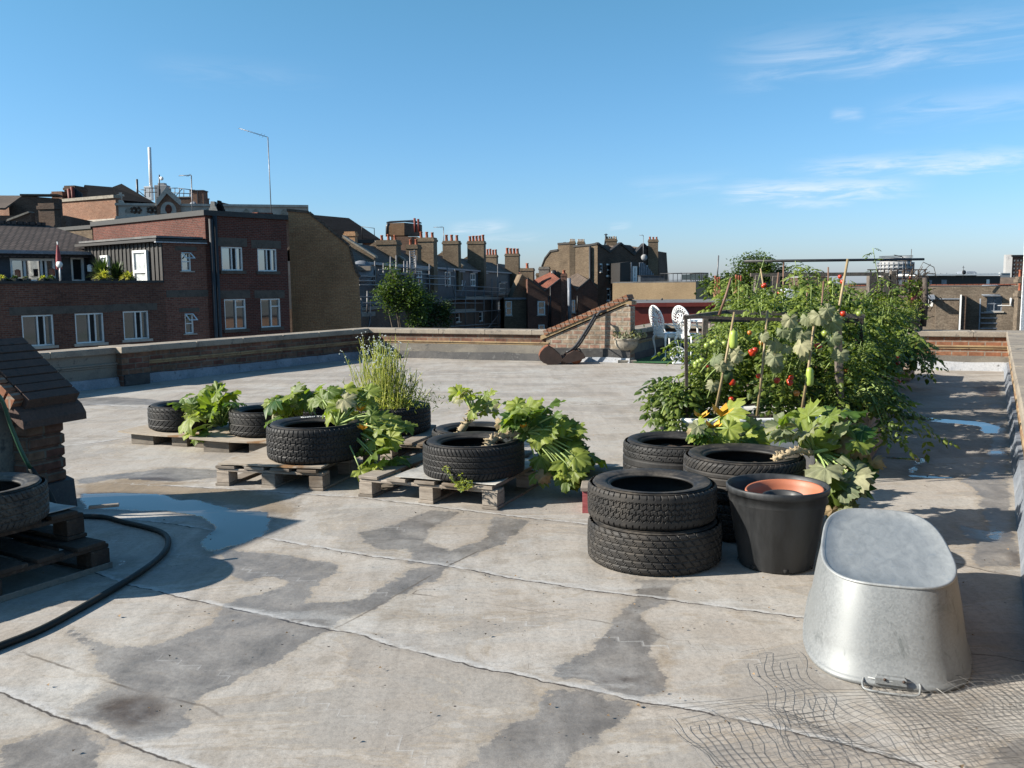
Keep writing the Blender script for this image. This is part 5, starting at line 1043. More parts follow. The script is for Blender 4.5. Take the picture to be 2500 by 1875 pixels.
# dull red fascia of the flat roof beyond ours
RF = Fac(P(*zD(1210, 700), 36.)[:2], (.998, -.06), 'red_fascia_building', 'flat roofed building with a dull red boarded fascia', 'building')
f_ = lambda x, y, o=0.: RF.off(o).px(*zD(x, y))
zf0, zf1 = f_(1210, 1120)[1], f_(1210, 944)[1]; s2 = RF.px(1850, 740)[0]
RF.slab((0, 0, zf0 - .4), (s2, .15, zf1), 'red_paint', 'fascia'); RF.slab((-.1, -.08, zf1), (s2 + .1, 7., zf1 + .12), 'asphalt_roof', 'roof')
RF.slab((-.1, -.1, zf1 - .03), (s2 + .1, -.08, zf1 + .13), 'red_paint', 'edge_trim')
RF.wall([(0, STREET), (s2, STREET), (s2, zf0 - .41), (0, zf0 - .41)], M['brick_dim'], (), 7.)
for k_, (xx, ya, hh) in enumerate(((1365, 930, .2), (1518, 930, .28))): 
    o = one(lambda m: (m.lathe([(.025, -.3), (.025, hh - .06), (.045, hh - .05), (.045, hh), (.005, hh + .03)], 10)), 'vent_pipe', M['iron']); o.location = P(*zD(xx, ya), 41.); tag(o, 'black vent pipe on the red fascia roof, %s' % ('left one' if k_ == 0 else 'right one'), 'vent pipe')
o = one(lambda m: [m.lathe([(.05, -.1), (.05, .04), (.07, .05), (.01, .09)], 9, M=Matrix.Translation((k * .13, 0, 0))) for k in range(2)], 'roof_cowl', M['white']); o.location = P(*zD(1480, 925), 41.); tag(o, 'pale twin cowl on the red fascia roof', 'cowl')
for x0, x1, yb, yt, lab in ((425, 470, 795, 765, 'left'), (490, 550, 795, 765, 'middle'), (650, 800, 792, 765, 'right')):
    a, b = P(*zE(x0, yt), 43.), P(*zE(x1, yb), 43.); o = one(lambda m: (m.box((0, 0, -.5), (b.x - a.x, 1.5, a.z - b.z), bev=.08), m.box((.05, -.06, .02), (b.x - a.x - .05, 0, a.z - b.z - .1))), 'rooflight', M['conc']); o.location = (a.x, 43., b.z); tag(o, 'low pale rooflight on the red fascia roof, %s of three' % lab, 'rooflight')
# chimneys in front of the far green tree
for x0, x1, yt, yb, Yq, lab in ((388, 452, 645, 790, 62., 'yellow brick chimney with red pots, beside the buff block'), (598, 668, 648, 790, 60., 'yellow brick chimney with three red pots in front of the round tree')):
    t = thing('chimney_stack', lab, 'chimney', P(*zE((x0 + x1) / 2, yb), Yq), 0, 'chimneys in front of the far tree'); chimney(zE(x0, 0)[0], zE(x1, 0)[0], zE(0, yt)[1], Yq, t.location.z - 10, 3, t, mat='brick_yellow', depth=1.1, pot_h=.9, potw=.17, name='stack')
    t.children[0].name = 'stack'
o = one(lambda m: m.tube([P(*zE(415, 590), 90.), P(*zE(432, 305), 90.)], .07, 5), 'radio_mast', M['steel']); tag(o, 'hair thin radio mast left of the round tree', 'mast')
t = thing('brown_flat_block', 'brown brick block with dark parapet behind the back frame', 'building', P(*zE(1350, 620), 80.)); one(lambda m: m.box((-.9, 0, -6), (1.7, 3, .8)), 'wall', M['brick_dim'], t); one(lambda m: m.box((-.95, -.05, .8), (1.75, 3.05, .88)), 'coping', M['conc'], t); chimney(zE(1420, 0)[0], zE(1500, 0)[0], zE(0, 490)[1], 79., -2, 4, t, 'clad', mat='brick_dim', depth=.7, pot_h=.15, potw=.1)
t = thing('dark_flat_block', 'dark low block right of the round tree', 'building', P(*zE(930, 620), 85.)); one(lambda m: m.box((-.6, 0, -6), (1.2, 3, .85)), 'wall', M['mansard'], t); one(lambda m: m.box((-.65, -.05, .85), (1.25, 3.05, .92)), 'coping', M['conc'], t)
# ---------------------------------------------------------------- right hand side
t = thing('round_tower_block', 'distant round concrete tower block with banded balconies', 'tower block', P(*zF(560, 560), 260.))
rt = (zF(720, 0)[0] - zF(375, 0)[0]) / 2 / FPX * 260; zt2 = P(*zF(560, 345), 260.).z - t.location.z; z0_ = -30 - t.location.z
one(lambda m: m.lathe([(rt * .93, z0_), (rt * .95, zt2 - .9), (rt * .86, zt2 - .8), (rt * .86, zt2 + .3), (0, zt2 + .35)], 36), 'wall', M['conc'], t)
def bands(m):
    z = zt2 - 1.6
    while z > zt2 - 20: m.lathe([(rt * .94, z), (rt, z), (rt, z + .38), (rt * .94, z + .38)], 36); z -= .95
one(bands, 'balcony_bands', M['conc'], t)
def fins(m):
    for k in range(24): a = k / 24 * 6.283; m.box((rt * .9, -.1, zt2 - 20), (rt * 1.015, .1, zt2 - .9), M=Matrix.Rotation(a, 4, 'Z'))
one(fins, 'fins', M['lead'], t); one(lambda m: [m.lathe([(rt * .88, zt2 + h), (rt * .92, zt2 + h), (rt * .92, zt2 + h + .12)], 30) for h in (-.4, .1, .5, .85)], 'crown_rails', M['steel'], t)
# grey slab building and long dark roof
t = thing('grey_clad_building', 'plain grey clad building behind the trellis', 'building', P(*zF(650, 690), 70.)); one(lambda m: m.box((-1.35, 0, -9), (1.4, 1, 1.2)), 'wall', M['conc'], t); one(lambda m: m.box((-1.4, -.05, 1.2), (1.45, 1.05, 1.26)), 'roof_edge', M['lead'], t); one(lambda m: m.box((-1.3, -.4, -.08), (.0, -.01, .06)), 'canopy', M['clad'], t)
DK = Fac(P(*zF(880, 600), 88.)[:2], (.999, .03), 'long_dark_block', 'long low block with white roof edge and dark glazed top floor', 'building')
k_ = lambda x, y: DK.px(*zF(x, y))
DK.wall([(k_(780, 0)[0], STREET), (k_(1628, 0)[0], STREET), k_(1628, 512), k_(780, 512)], M['clad'], (), 10.)
DK.slab((k_(760, 0)[0], -.5, k_(0, 520)[1]), (k_(1632, 0)[0], 10.2, k_(0, 502)[1]), 'white', 'roof_edge')
for x0, x1, y0_, y1_, mt in ((905, 930, 555, 605, 'lead'), (1030, 1080, 552, 608, 'lead'), (1485, 1512, 548, 608, 'white')): 
    h = R4(DK, zF, x0, y0_, x1, y1_); DK.slab((h[0], -.06, h[2]), (h[1], 0, h[3]), mt, 'window')
h = R4(DK, zF, 1395, 462, 1500, 502); DK.slab((h[0], 2, h[2] - .2), (h[1], 4, h[3]), 'lead', 'roof_hatch', bev=.15)
o = one(lambda m: (m.tube([(0, 0, -.6), (0, 0, .75)], .025, 5), m.lathe([(0, 0), (.2, .04), (.21, .07), (0, .04)], 14, M=Matrix.Translation((.05, 0, .12)) @ Matrix.Rotation(1.4, 4, 'X')), m.tube([(-.12, 0, .6), (.12, 0, .6)], .02, 4)), 'satellite_dish', M['iron']); o.location = P(*zF(1250, 490), 87.); tag(o, 'black dish and aerial on the long dark block', 'satellite dish')
for xx in (930, 1080, 1365, 1178, 1020): o = one(lambda m: m.lathe([(.05, -.4), (.05, .1), (.08, .12), (.01, .2)], 8), 'vent_pipe', M['lead']); o.location = P(*zF(xx, 500), 90.); tag(o, 'small stub vent on the white roof edge of the long dark block', 'vent pipe', 'stub vents on the long dark block')
BW = Fac(P(*zF(880, 800), 50.)[:2], (.93, -.37), 'brick_rear_house', 'grey brown brick rear wall with a white sash and a black stair window', 'house')
w_ = lambda x, y: BW.px(*zF(x, y))
W = [R4(BW, zF, 885, 728, 942, 822), R4(BW, zF, 1492, 718, 1640, 872)]
BW.wall([(w_(-400, 0)[0], STREET), (w_(1830, 0)[0], STREET), w_(1830, 618), w_(880, 618), (w_(-400, 0)[0], w_(0, 640)[1])], M['brick_grey'], W, 8.)
BW.window(W[0], 'none', fw=.1, glass='dark'); BW.window(W[1], 'sash4', fw=.045, frame='lead', sill=.06)
BW.slab((w_(-400, 0)[0], -.06, w_(0, 618)[1]), (w_(1830, 0)[0], .4, w_(0, 606)[1]), 'tile_red', 'coping')
one(lambda m: m.prism([BW.L(w_(880, 0)[0], -1.0, w_(0, 730)[1]), BW.L(w_(880, 0)[0], 0, w_(0, 705)[1]), BW.L(w_(985, 0)[0], 0, w_(0, 705)[1]), BW.L(w_(985, 0)[0], -1.0, w_(0, 730)[1])], (0, 0, -.1)), 'lead_hood', M['lead'], BW.root)
one(lambda m: m.box(BW.L(w_(1005, 0)[0], -.25, STREET), BW.L(w_(1240, 0)[0], -.003, w_(0, 752)[1])), 'rear_extension', M['brick_grey'], BW.root)
one(lambda m: m.box(BW.L(w_(1000, 0)[0], -.32, w_(0, 752)[1]), BW.L(w_(1246, 0)[0], 0, w_(0, 742)[1])), 'extension_coping', M['lead'], BW.root)
one(lambda m: m.box(BW.L(w_(1236, 0)[0], -1.0, STREET), BW.L(w_(1252, 0)[0], -.9, w_(0, 705)[1])), 'white_fin_wall', M['white'], BW.root)
one(lambda m: m.box(BW.L(w_(1252, 0)[0], -.9, STREET), BW.L(w_(1300, 0)[0], -.003, w_(0, 712)[1])), 'dark_return', M['brick_dim'], BW.root)
one(lambda m: m.box(BW.L(w_(1485, 0)[0], -.35, w_(0, 722)[1]), BW.L(w_(1655, 0)[0], .02, w_(0, 714)[1])), 'window_hood', M['lead'], BW.root)
one(lambda m: m.box(BW.L(w_(1640, 0)[0], -.02, w_(0, 815)[1]), BW.L(w_(1790, 0)[0], .01, w_(0, 808)[1])), 'cable', M['white'], BW.root)
t = thing('fire_stair', 'grey steel stair below the black window', 'stair', P(*zF(1540, 890), 49.)); one(lambda m: [m.box((-.7 + .0 * i, -.3, -.28 * i), (.75, -.05, -.28 * i + .07)) for i in range(8)], 'treads', M['lead'], t); one(lambda m: (m.tube([(.8, -.2, .8), (.8, -.2, -3)], .05, 5), m.tube([(-.75, -.2, .8), (-.75, -.2, -3)], .04, 5), m.tube([(-.75, -.3, 1.5), (.8, -.3, 1.5)], .04, 5), m.tube([(-.75, -.3, 1.0), (.8, -.3, 1.0)], .03, 5)), 'rails', M['lead'], t)
one(lambda m: m.tube([BW.L(w_(1770, 0)[0], -.1, w_(0, 810)[1]), BW.L(w_(1770, 0)[0], -.1, w_(0, 740)[1])], .05, 5), 'pipe', M['white'], BW.root)
for x0, x1, yt, np_, Yq in ((1800, 1866, 520, 2, 49.5), (1795, 1870, 660, 2, 47.)): chimney(zF(x0, 0)[0], zF(x1 + 40, 0)[0], zF(0, yt)[1], Yq, -6, np_, BW.root, mat='brick_grey', depth=.5, pot_h=.34, potw=.07)
chimney(zF(690, 0)[0], zF(735, 0)[0], zF(0, 580)[1], 60., -6, 1, BW.root, mat='brick_terrace', depth=.6, pot_h=.4, potw=.1)
one(lambda m: m.tube([BW.L(w_(1850, 0)[0], -.6, STREET), BW.L(w_(1850, 0)[0], -.6, w_(0, 640)[1])], .07, 6), 'downpipe', M['iron'], BW.root)
t = thing('red_tower_block', 'slim tower block at the right edge with a dark red side and pale front', 'tower block', P(*zF(1790, 620), 210.))
wR = P(*zF(1848, 620), 210.).x - t.location.x; wL = P(*zF(1690, 620), 210.).x - t.location.x; wm_ = P(*zF(1732, 620), 210.).x - t.location.x; hT = P(*zF(1790, 318), 210.).z - t.location.z
one(lambda m: m.box((wm_, 0, -40), (wR, 1.5, hT)), 'red_side', M['brick_terrace'], t); one(lambda m: m.prism([(wm_, -.1, -40), (wm_, -.1, hT + .5), (wL, .8, hT + .5), (wL, .8, -40)], (0, 1, 0)), 'pale_front', M['conc'], t); one(lambda m: m.box((wm_ - .2, -.3, hT), (wR + .2, 1.5, hT + .4)), 'parapet', M['clad'], t)
def tw(m):
    for i in range(9):
        for j in range(3): m.box((wm_ + .4 + j * .75, -.03, hT - 1.1 - i * .9), (wm_ + .75 + j * .75, .02, hT - .7 - i * .9))
one(tw, 'windows', M['glass'], t)
t = thing('white_brick_wall_end', 'pale brick wall rising at the right edge of the photo', 'wall', P(*zF(1858, 700), 40.)); one(lambda m: m.box((-.04, 0, -12), (2.5, .06, 4.3)), 'brickwork', brick('white painted brick', (.6, .6, .6), (.7, .7, .7), (.5, .5, .5), soot=.1), t); one(lambda m: m.box((-.06, -.02, 4.3), (2.6, .1, 4.36)), 'coping', M['cream'], t)
t = thing('pale_low_building', 'pale low building between the long dark block and the slim tower', 'building', P(*zF(1660, 620), 180.)); one(lambda m: m.box((-.8, 0, -40), (1.2, .5, 2.6)), 'wall', M['conc'], t); one(lambda m: m.box((-.85, -.1, 2.6), (1.25, .6, 2.7)), 'roof_edge', M['white'], t)
# a belt of distant houses and trees closing the skyline
far = bpy.data.objects
for i in range(11):
    a = math.radians(9 + i * 2.2 + R.uniform(-.6, .6)); d = R.uniform(135, 230) if abs(a) > .28 or True else 150
    wd, hh = R.uniform(9, 17), R.uniform(10.5, 12.2); t = thing('distant_house', 'small distant roof low on the skyline behind the nearer houses', 'house', (math.sin(a) * d, math.cos(a) * d, STREET), -a, 'distant houses on the skyline')
    one(lambda m: (m.box((-wd / 2, 0, 0), (wd / 2, 9, hh - 2.2)), m.prism([(-wd / 2, -.01, hh - 2.21), (wd / 2, -.01, hh - 2.21), (wd / 2, 4.5, hh)  if i % 2 else (wd / 4, 4.5, hh), (-wd / 2, 4.5, hh) if i % 2 else (-wd / 4, 4.5, hh)], (0, .1, 0))), 'wall', M[('brick_dim', 'brick_stock', 'brick_grey')[i % 3]], t)
    one(lambda m: m.prism([(-wd / 2 - .2, -.3, hh - 2.2), (wd / 2 + .2, -.3, hh - 2.2), (wd / 2 + .2, 4.5, hh + .1), (-wd / 2 - .2, 4.5, hh + .1)], (0, .2, .25)), 'roof', M['slate_grey' if i % 2 else 'slate'], t)
# ---------------------------------------------------------------- trees
def leafcloud(m, blobs, n, size, seed, flat=.6):
    rr_ = random.Random(seed); tot = sum(b[3] ** 2 for b in blobs)
    for (x, y, z, r, *sq) in blobs:
        s_ = sq[0] if sq else 1.
        for _ in range(int(n * r * r / tot)):
            d = Vector((rr_.gauss(0, 1), rr_.gauss(0, 1), rr_.gauss(0, 1))).normalized(); k = rr_.random() ** .45
            c = Vector((x, y, z)) + Vector((d.x * r * k, d.y * r * k, d.z * r * k * s_))
            c += Vector((mnoise.noise(c * .9 + Vector((seed, 0, 0))), mnoise.noise(c * .9 + Vector((0, seed, 3))), mnoise.noise(c * .9))) * r * .35
            if mnoise.noise(c * 1.3 + Vector((seed, 7, 0))) < -.28: continue
            for _q in range(2):
                u = Vector((rr_.gauss(0, 1), rr_.gauss(0, 1), rr_.gauss(0, .5))).normalized(); v = u.cross(Vector((rr_.gauss(0, .5), rr_.gauss(0, .5), 1)).normalized()).normalized()
                L = size * rr_.uniform(.6, 1.3); p = c + Vector((rr_.gauss(0, size), rr_.gauss(0, size), rr_.gauss(0, size)))
                m.add([p - u * L * .5, p + v * L * .3, p + u * L * .6, p - v * L * .3], [(0, 1, 2, 3)], 0, min(1, max(0, rr_.gauss(.45, .28))))
def tree(name, label, base, H_, blobs, n, size, seed, leaf='leaf_tree', tr=.18, group=None):
    t = thing(name, label, 'tree', base, 0, group)
    m = MB(); m.tube([(0, 0, -.2), (.1, .05, H_ * .3), (.0, .1, H_ * .6), (.05, 0, H_ * .85)], [tr, tr * .8, tr * .5, tr * .2], 8)
    rr_ = random.Random(seed + 5)
    for b in blobs: z0 = min(H_ * .6, max(1., b[2] - b[3])); m.tube([(.05, .05, z0), (b[0] * .5, b[1] * .5, (z0 + b[2]) / 2 - .2), tuple(b[:3])], [tr * .4, tr * .25, tr * .08], 5)
    m.build('trunk', M['bark'], t)
    m = MB(); leafcloud(m, blobs, n, size, seed); m.build('crown', M[leaf], t); return t
def blob(px, py, Y, r, base, *sq): p = P(px, py, Y); return (p.x - base[0], p.y - base[1], p.z - base[2], r, *sq)
b0_ = P(1010, 690, 37.); b0_ = (b0_.x, b0_.y, STREET)
B_ = [blob(*zC(x, y), 37., r * .5, b0_, *sq) for x, y, r, *sq in ((400, 800, .55, 1.5), (395, 900, .9, 1.4), (330, 990, .9), (420, 1020, 1.1, 1.3), (520, 930, .8, 1.6), (560, 1010, 1.2, 1.2), (620, 1060, 1.1, 1.2), (540, 1120, 1.2, 1.2), (620, 1180, 1.1, 1.2), (450, 1120, 1.0))]
tree('garden_tree', 'bright green spire topped tree in front of the scaffold', b0_, 11, B_, 3600, .12, 3)
b1_ = P(1060, 690, 52.); b1_ = (b1_.x, b1_.y, STREET)
B_ = [blob(*zC(x, y), 52., r * .5, b1_, *sq) for x, y, r, *sq in ((740, 1040, .9), (700, 1120, 1.3), (800, 1160, 1.5), (870, 1110, .9), (860, 1210, 1.2), (730, 1230, 1.4), (640, 960, .7, 1.4), (640, 1260, 1.3))]
tree('dark_garden_tree', 'darker shrubby tree right of the spire topped tree, below the scaffold', b1_, 10.5, B_, 3200, .13, 5, 'leaf_dark')
b2_ = P(*zE(760, 690), 75.); b2_ = (b2_.x, b2_.y, STREET)
B_ = [blob(*zE(x, y), 75., r * .5, b2_) for x, y, r in ((640, 520, 2.2), (760, 460, 2.6), (880, 440, 2.3), (860, 560, 3.), (700, 600, 2.6), (580, 600, 1.6), (960, 520, 1.6), (1050, 460, 1.3), (1100, 520, 1.2), (560, 680, 1.3), (820, 400, 1.6))]
tree('round_tree', 'large round green tree on the skyline behind the tomato frame', b2_, 14, B_, 5200, .22, 9, tr=.35)
b3_ = P(*zE(480, 690), 85.); b3_ = (b3_.x, b3_.y, STREET); tree('far_bush', 'dark bush behind the yellow brick chimneys', b3_, 11, [blob(*zE(x, y), 85., r * .6, b3_) for x, y, r in ((480, 640, 1.5), (500, 700, 1.8), (350, 600, .9))], 1500, .4, 12, 'leaf_dark')
# ================================================================ raked brick wall at the left, hose, pallet stack
t = thing('raked_brick_wall', 'dark raking brick wall with sloping coping at the left edge, hose draped over it', 'wall', (-2.97, 5.45, 0), math.atan2(.39, -.92) + math.pi)
# local x runs to the right end (0), negative to the left; local y goes away from the camera
sl = .74; L_ = .46
one(lambda m: m.prism([(-L_, 0, -.02), (0, 0, -.02), (0, 0, .62), (-L_, 0, .62 + sl * L_)], (0, .24, 0)), 'brickwork', M['brick_near'], t)
def rq(m):      # ragged quoins at the right end
    for i in range(8): m.box((-.16 + .04 * (i % 2), -.012 + .004 * (i % 3), .02 + i * .078), (.012 + .012 * mnoise.noise(Vector((i * 3.3, 0, 0))), .252, .09 + i * .078), tint=R.random(), bev=.01)
one(rq, 'quoins', M['brick_gable'] if False else M['brick_near'], t)
one(lambda m: m.prism([(-L_, -.09, .60 + sl * L_), (.05, -.09, .57), (.085, -.09, .555), (.085, -.09, .60), (.05, -.09, .655), (-L_, -.09, .665 + sl * (L_ - .0))], (0, .46, 0)), 'moulding', M['coping_dark'], t)
def rc(m):
    a, b = Vector((-L_, -.03, .67 + sl * L_)), Vector((.03, -.03, .655)); d = b - a; k = 8; dn = d.normalized(); up = Vector((-dn.z, 0, dn.x))
    for i in range(k):
        p0, p1 = a + d * (i / k) + dn * .006, a + d * ((i + 1) / k) - dn * .006; j = up * .008 * mnoise.noise(Vector((i * 1.7, 2, 0)))
        m.prism([p0 + j, p1 + j, p1 + up * .085 + j, p0 + up * .085 + j], (0, .37, 0), 0, R.random())
one(rc, 'brick_coping', M['coping_dark'], t)
def rc2(m):
    a, b = Vector((-L_, -.10, .67 + sl * L_)), Vector((.0, -.10, .665)); d = b - a; k = 7; dn = d.normalized(); up = Vector((-dn.z, 0, dn.x))
    for i in range(k):
        p0, p1 = a + d * (i / k) + dn * .01, a + d * ((i + 1) / k) - dn * .01; m.prism([p0, p1, p1 + up * .08, p0 + up * .08], (0, .066, 0), 0, R.random())
one(rc2, 'edge_bricks', M['brick_orange'], t)
one(lambda m: m.box((-L_, -.15, -.01), (-.13, -.001, .755), bev=.015), 'cement_upstand', M['render'], t)
one(lambda m: m.prism([(-.06, -.05, 0), (.07, -.05, 0), (.02, -.02, .17), (-.05, -.02, .19)], (0, .32, 0)), 'flashing', M['bitumen'], t)
one(lambda m: m.box((-1.15 - .25, -1.19, -.02), (-1.15 - .001, -.62, .98)), 'unseen_shade_wall', M['brick_near'], t); one(lambda m: m.box((-1.15 - .3, -1.19, 0.98), (-1.15 + .04, -.60, 1.04), bev=.01), 'unseen_shade_wall_coping', M['coping'], t)  # invented wall out of view, added to keep the brick face in shade
one(lambda m: m.box((-1.15 - .5, -2.3, -.02), (-1.15 - .001, -1.195, 1.72)), 'stack', M['brick_near'], t); one(lambda m: m.box((-1.15 - .55, -2.35, 1.72), (-1.15 + .03, -1.165, 1.80), bev=.01), 'unseen_shade_stack_coping', M['coping'], t)  # invented block out of view, sized so its shadow falls across the deck
def wood_pallet(label, A, ang, w, d, tk=1., z=0., h=.144, mat='wood', deck=5, extra=None, name='wooden_pallet', group='pallets on the roof', seed=1, bottom=True):
    """block pallet; local x along the near edge, local y away from it"""
    t = thing(name, label, 'pallet', (A[0], A[1], z), ang, group); rr = random.Random(seed)
    bt = .02; zb = bt if bottom else 0.; zs = h - .042
    for i in range(3):
        x = [0, w / 2 - .05, w - .10][i]
        if bottom: one(lambda m: m.box((x - .004, -.004, 0), (x + .104, d, bt), tint=rr.random() * .7 * tk, bev=.003), 'bottom_board', M[mat], t)
        for j in range(3):
            y = [0, d / 2 - .06, d - .12][j]; one(lambda m: m.box((x + rr.uniform(-.004, .006), y + rr.uniform(0, .006), zb), (x + .098, y + .12, zs), tint=rr.uniform(.35, .95) * tk, bev=.004), 'block', M[mat], t)
    for j in range(3): y = [0.01, d / 2 - .05, d - .11][j]; one(lambda m: m.box((0, y, zs), (w, y + .10, zs + .021), tint=rr.uniform(.5, .95) * tk, bev=.003), 'stringer', M[mat], t)
    if deck:
        gap = w / deck
        for i in range(deck):
            x = i * gap + (0 if i == 0 else .02); one(lambda m: m.box((x, -.006 + rr.uniform(-.006, .006), h - .021), (min(w, x + gap * .72 + rr.uniform(-.01, .01)), d + rr.uniform(-.02, .02), h), tint=rr.uniform(.3, .7) * tk, bev=.003), 'deck_board', M[mat], t)
    return t
aU, aV = math.atan2(-.40, .94), math.atan2(.87, .49)
wood_pallet('grey pallet in the middle, its deck boards bare, carrying two tyres', (-1.02, 5.85), aU, 1.0, 1.22, seed=3)
wood_pallet('grey pallet under a bowed ply board, left of the middle pallet', (-2.09, 6.23), math.atan2(-.21, .80), .82, 1.0, seed=5, deck=4)
wood_pallet('pallet half hidden behind the trailing courgette, under the grassy tyre', (-1.42, 7.25), math.atan2(-.3, .95), .85, .9, seed=7)
def platform(label, A, ang, w, d, h, seed, dark=False):
    t = thing('skid_platform', label, 'platform', (A[0], A[1], 0), ang, 'boards on skids under the tyres'); rr = random.Random(seed)
    for x in (.0, w * .55, w - .12): one(lambda m: m.box((x, .02, 0), (x + (.24 if x == 0 else .16), d - .05, h - .022), tint=.25, bev=.004), 'skid', M['wood'], t)
    def bd(m):
        k = 12; vs = []
        for i in range(k + 1):
            x = -.1 + (w + .16) * i / k; zz_ = h - .02 + .018 * (i / k - .5) ** 2 * 4 + .004 * mnoise.noise(Vector((i, seed, 0))); vs += [(x, -.03, zz_), (x, d, zz_), (x, -.03, zz_ + .012), (x, d, zz_ + .012)]
        fs = [];
        for i in range(k): b = i * 4; fs += [(b + 2, b + 6, b + 7, b + 3), (b, b + 1, b + 5, b + 4), (b, b + 4, b + 6, b + 2), (b + 1, b + 3, b + 7, b + 5)]
        fs += [(0, 2, 3, 1), (k * 4, k * 4 + 1, k * 4 + 3, k * 4 + 2)]; m.add(vs, fs)
    one(bd, 'board', M['ply'], t); return t
platform('low board on skids at the far left, under the leftmost tyre', (-3.42, 7.95), math.atan2(-.27, .78), .80, .75, .11, 1)
platform('low board on skids between the leftmost platform and the ply topped pallet', (-2.62, 7.50), math.atan2(-.2, .8), .78, .8, .12, 2)
# bowed ply board and white sheet on the pallets
def sheet(name, label, cat, A, ang, pts, z, amp, mat, th=.006, seed=1., sub=10):
    t = thing(name, label, cat, (A[0], A[1], z), ang); m = MB(); (x0, y0), (x1, y1) = pts; n_ = sub; vs = []
    for k in (0, 1):
        for j in range(n_ + 1):
            for i in range(n_ + 1):
                x = x0 + (x1 - x0) * i / n_; y = y0 + (y1 - y0) * j / n_; e = max(abs(i / n_ - .5), abs(j / n_ - .5)) * 2
                jx = .035 * mnoise.noise(Vector((x * 4, y * 4, seed))) * e; vs.append((x + jx, y + jx, amp * (mnoise.noise(Vector((x * 5, y * 5, seed))) * .6 + .6) * (e ** 3) + k * th))
    Q = (n_ + 1) ** 2; fs = []
    for j in range(n_):
        for i in range(n_):
            a = j * (n_ + 1) + i; fs += [(Q + a, Q + a + 1, Q + a + n_ + 2, Q + a + n_ + 1), (a, a + n_ + 1, a + n_ + 2, a + 1)]
    rim = [i for i in range(n_ + 1)] + [(j + 1) * (n_ + 1) - 1 for j in range(1, n_ + 1)] + [Q - 1 - i for i in range(1, n_ + 1)] + [j * (n_ + 1) for j in range(n_ - 1, 0, -1)]
    for a, b in zip(rim, rim[1:] + rim[:1]): fs.append((a, b, Q + b, Q + a))
    m.add(vs, fs, smooth=False); o = m.build('sheet', M[mat], t); return t
sheet('ply_board', 'bowed weathered ply board with rust stains, under the white lettered tyre', 'board', (-2.09, 6.23), math.atan2(-.21, .80), ((.03, -.0), (.80, .95)), .146, .012, 'ply', .012, 2.)
sheet('plastic_sheet', 'crumpled white plastic sheet under the front tyre of the middle pallet', 'sheet', (-1.02, 5.85), aU, ((.28, .0), (.99, .85)), .146, .022, 'fleece', .004, 3., 16)
# stacked pallets at the left
aL = math.atan2(-5.3, -3.17)
c_ = Vector((-2.02, 4.40, 0)); nU = Vector((-.86, .5, 0))
def lp(label, corner, z, mat, seed, w=1.2, d=.95):
    # near-right long side runs towards the camera: local x along it, local y to the left
    o = corner + Vector((-.5, -.87, 0)) * w
    return wood_pallet(label, o, math.atan2(.87, .5), w, d, z=z, seed=seed, mat=mat, deck=6)
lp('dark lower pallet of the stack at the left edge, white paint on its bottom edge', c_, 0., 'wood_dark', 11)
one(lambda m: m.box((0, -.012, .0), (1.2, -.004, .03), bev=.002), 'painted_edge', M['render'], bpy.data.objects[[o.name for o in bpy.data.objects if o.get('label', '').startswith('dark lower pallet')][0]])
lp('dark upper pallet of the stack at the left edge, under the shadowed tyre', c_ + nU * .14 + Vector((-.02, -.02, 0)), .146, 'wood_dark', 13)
t = sheet('plastic_sheet', 'white sheet glinting on top of the left pallet stack', 'sheet', c_ + nU * .16 + Vector((-.5, -.87, 0)) * 1.15, math.atan2(.87, .5), ((.0, .02), (1.1, .85)), .293, .010, 'fleece', .004, 8.)
o = thing('wood_offcut', 'short broken batten sticking out by the left pallet stack corner', 'offcut', G(205, 1252, .17)); one(lambda m: m.box((-.07, -.012, 0), (.07, .012, .016), bev=.003, M=Matrix.Rotation(.35, 4, 'Z')), 'batten', M['wood'], o)
o.location = c_ + Vector((-.03, .02, .30))
# hoses
hp_ = [G(x, y, .018) for x, y in ((-60, 1600), (0, 1577), (100, 1537), (200, 1483), (290, 1430), (360, 1385), (400, 1350), (411, 1322), (398, 1302), (360, 1288), (300, 1274), (250, 1262))]
hp_ += [Vector((-2.74, 5.36, .03)), Vector((-2.84, 5.40, .16)), Vector((-2.92, 5.33, .36)), Vector((-2.98, 5.30, .58)), Vector((-3.00, 5.26, .74)), Vector((-3.05, 5.24, .80)), Vector((-3.18, 5.26, .80)), Vector((-3.4, 5.40, .79))]
def spl(pts, k=5):
    out = []
    for i in range(len(pts) - 1):
        p0, p1, p2, p3 = pts[max(0, i - 1)], pts[i], pts[i + 1], pts[min(len(pts) - 1, i + 2)]
        for j in range(k):
            u = j / k; out.append(.5 * ((2 * p1) + (p2 - p0) * u + (2 * p0 - 5 * p1 + 4 * p2 - p3) * u * u + (3 * p1 - p0 - 3 * p2 + p3) * u ** 3))
    return out + [pts[-1]]
t = thing('garden_hose', 'thick black hose looping over the deck and up the raked wall', 'hose', hp_[0]); hs_ = spl(hp_)
one(lambda m: m.tube([q - t.location for q in hs_[:70]], .0155, 10), 'hose', M['hose'], t); one(lambda m: m.tube([q - t.location for q in hs_[69:]], .012, 8), 'green_hose', M['hose_green'], t)
one(lambda m: m.tube([hs_[58] - t.location, hs_[60] - t.location], .022, 8), 'coupling', M['rubber'], t)
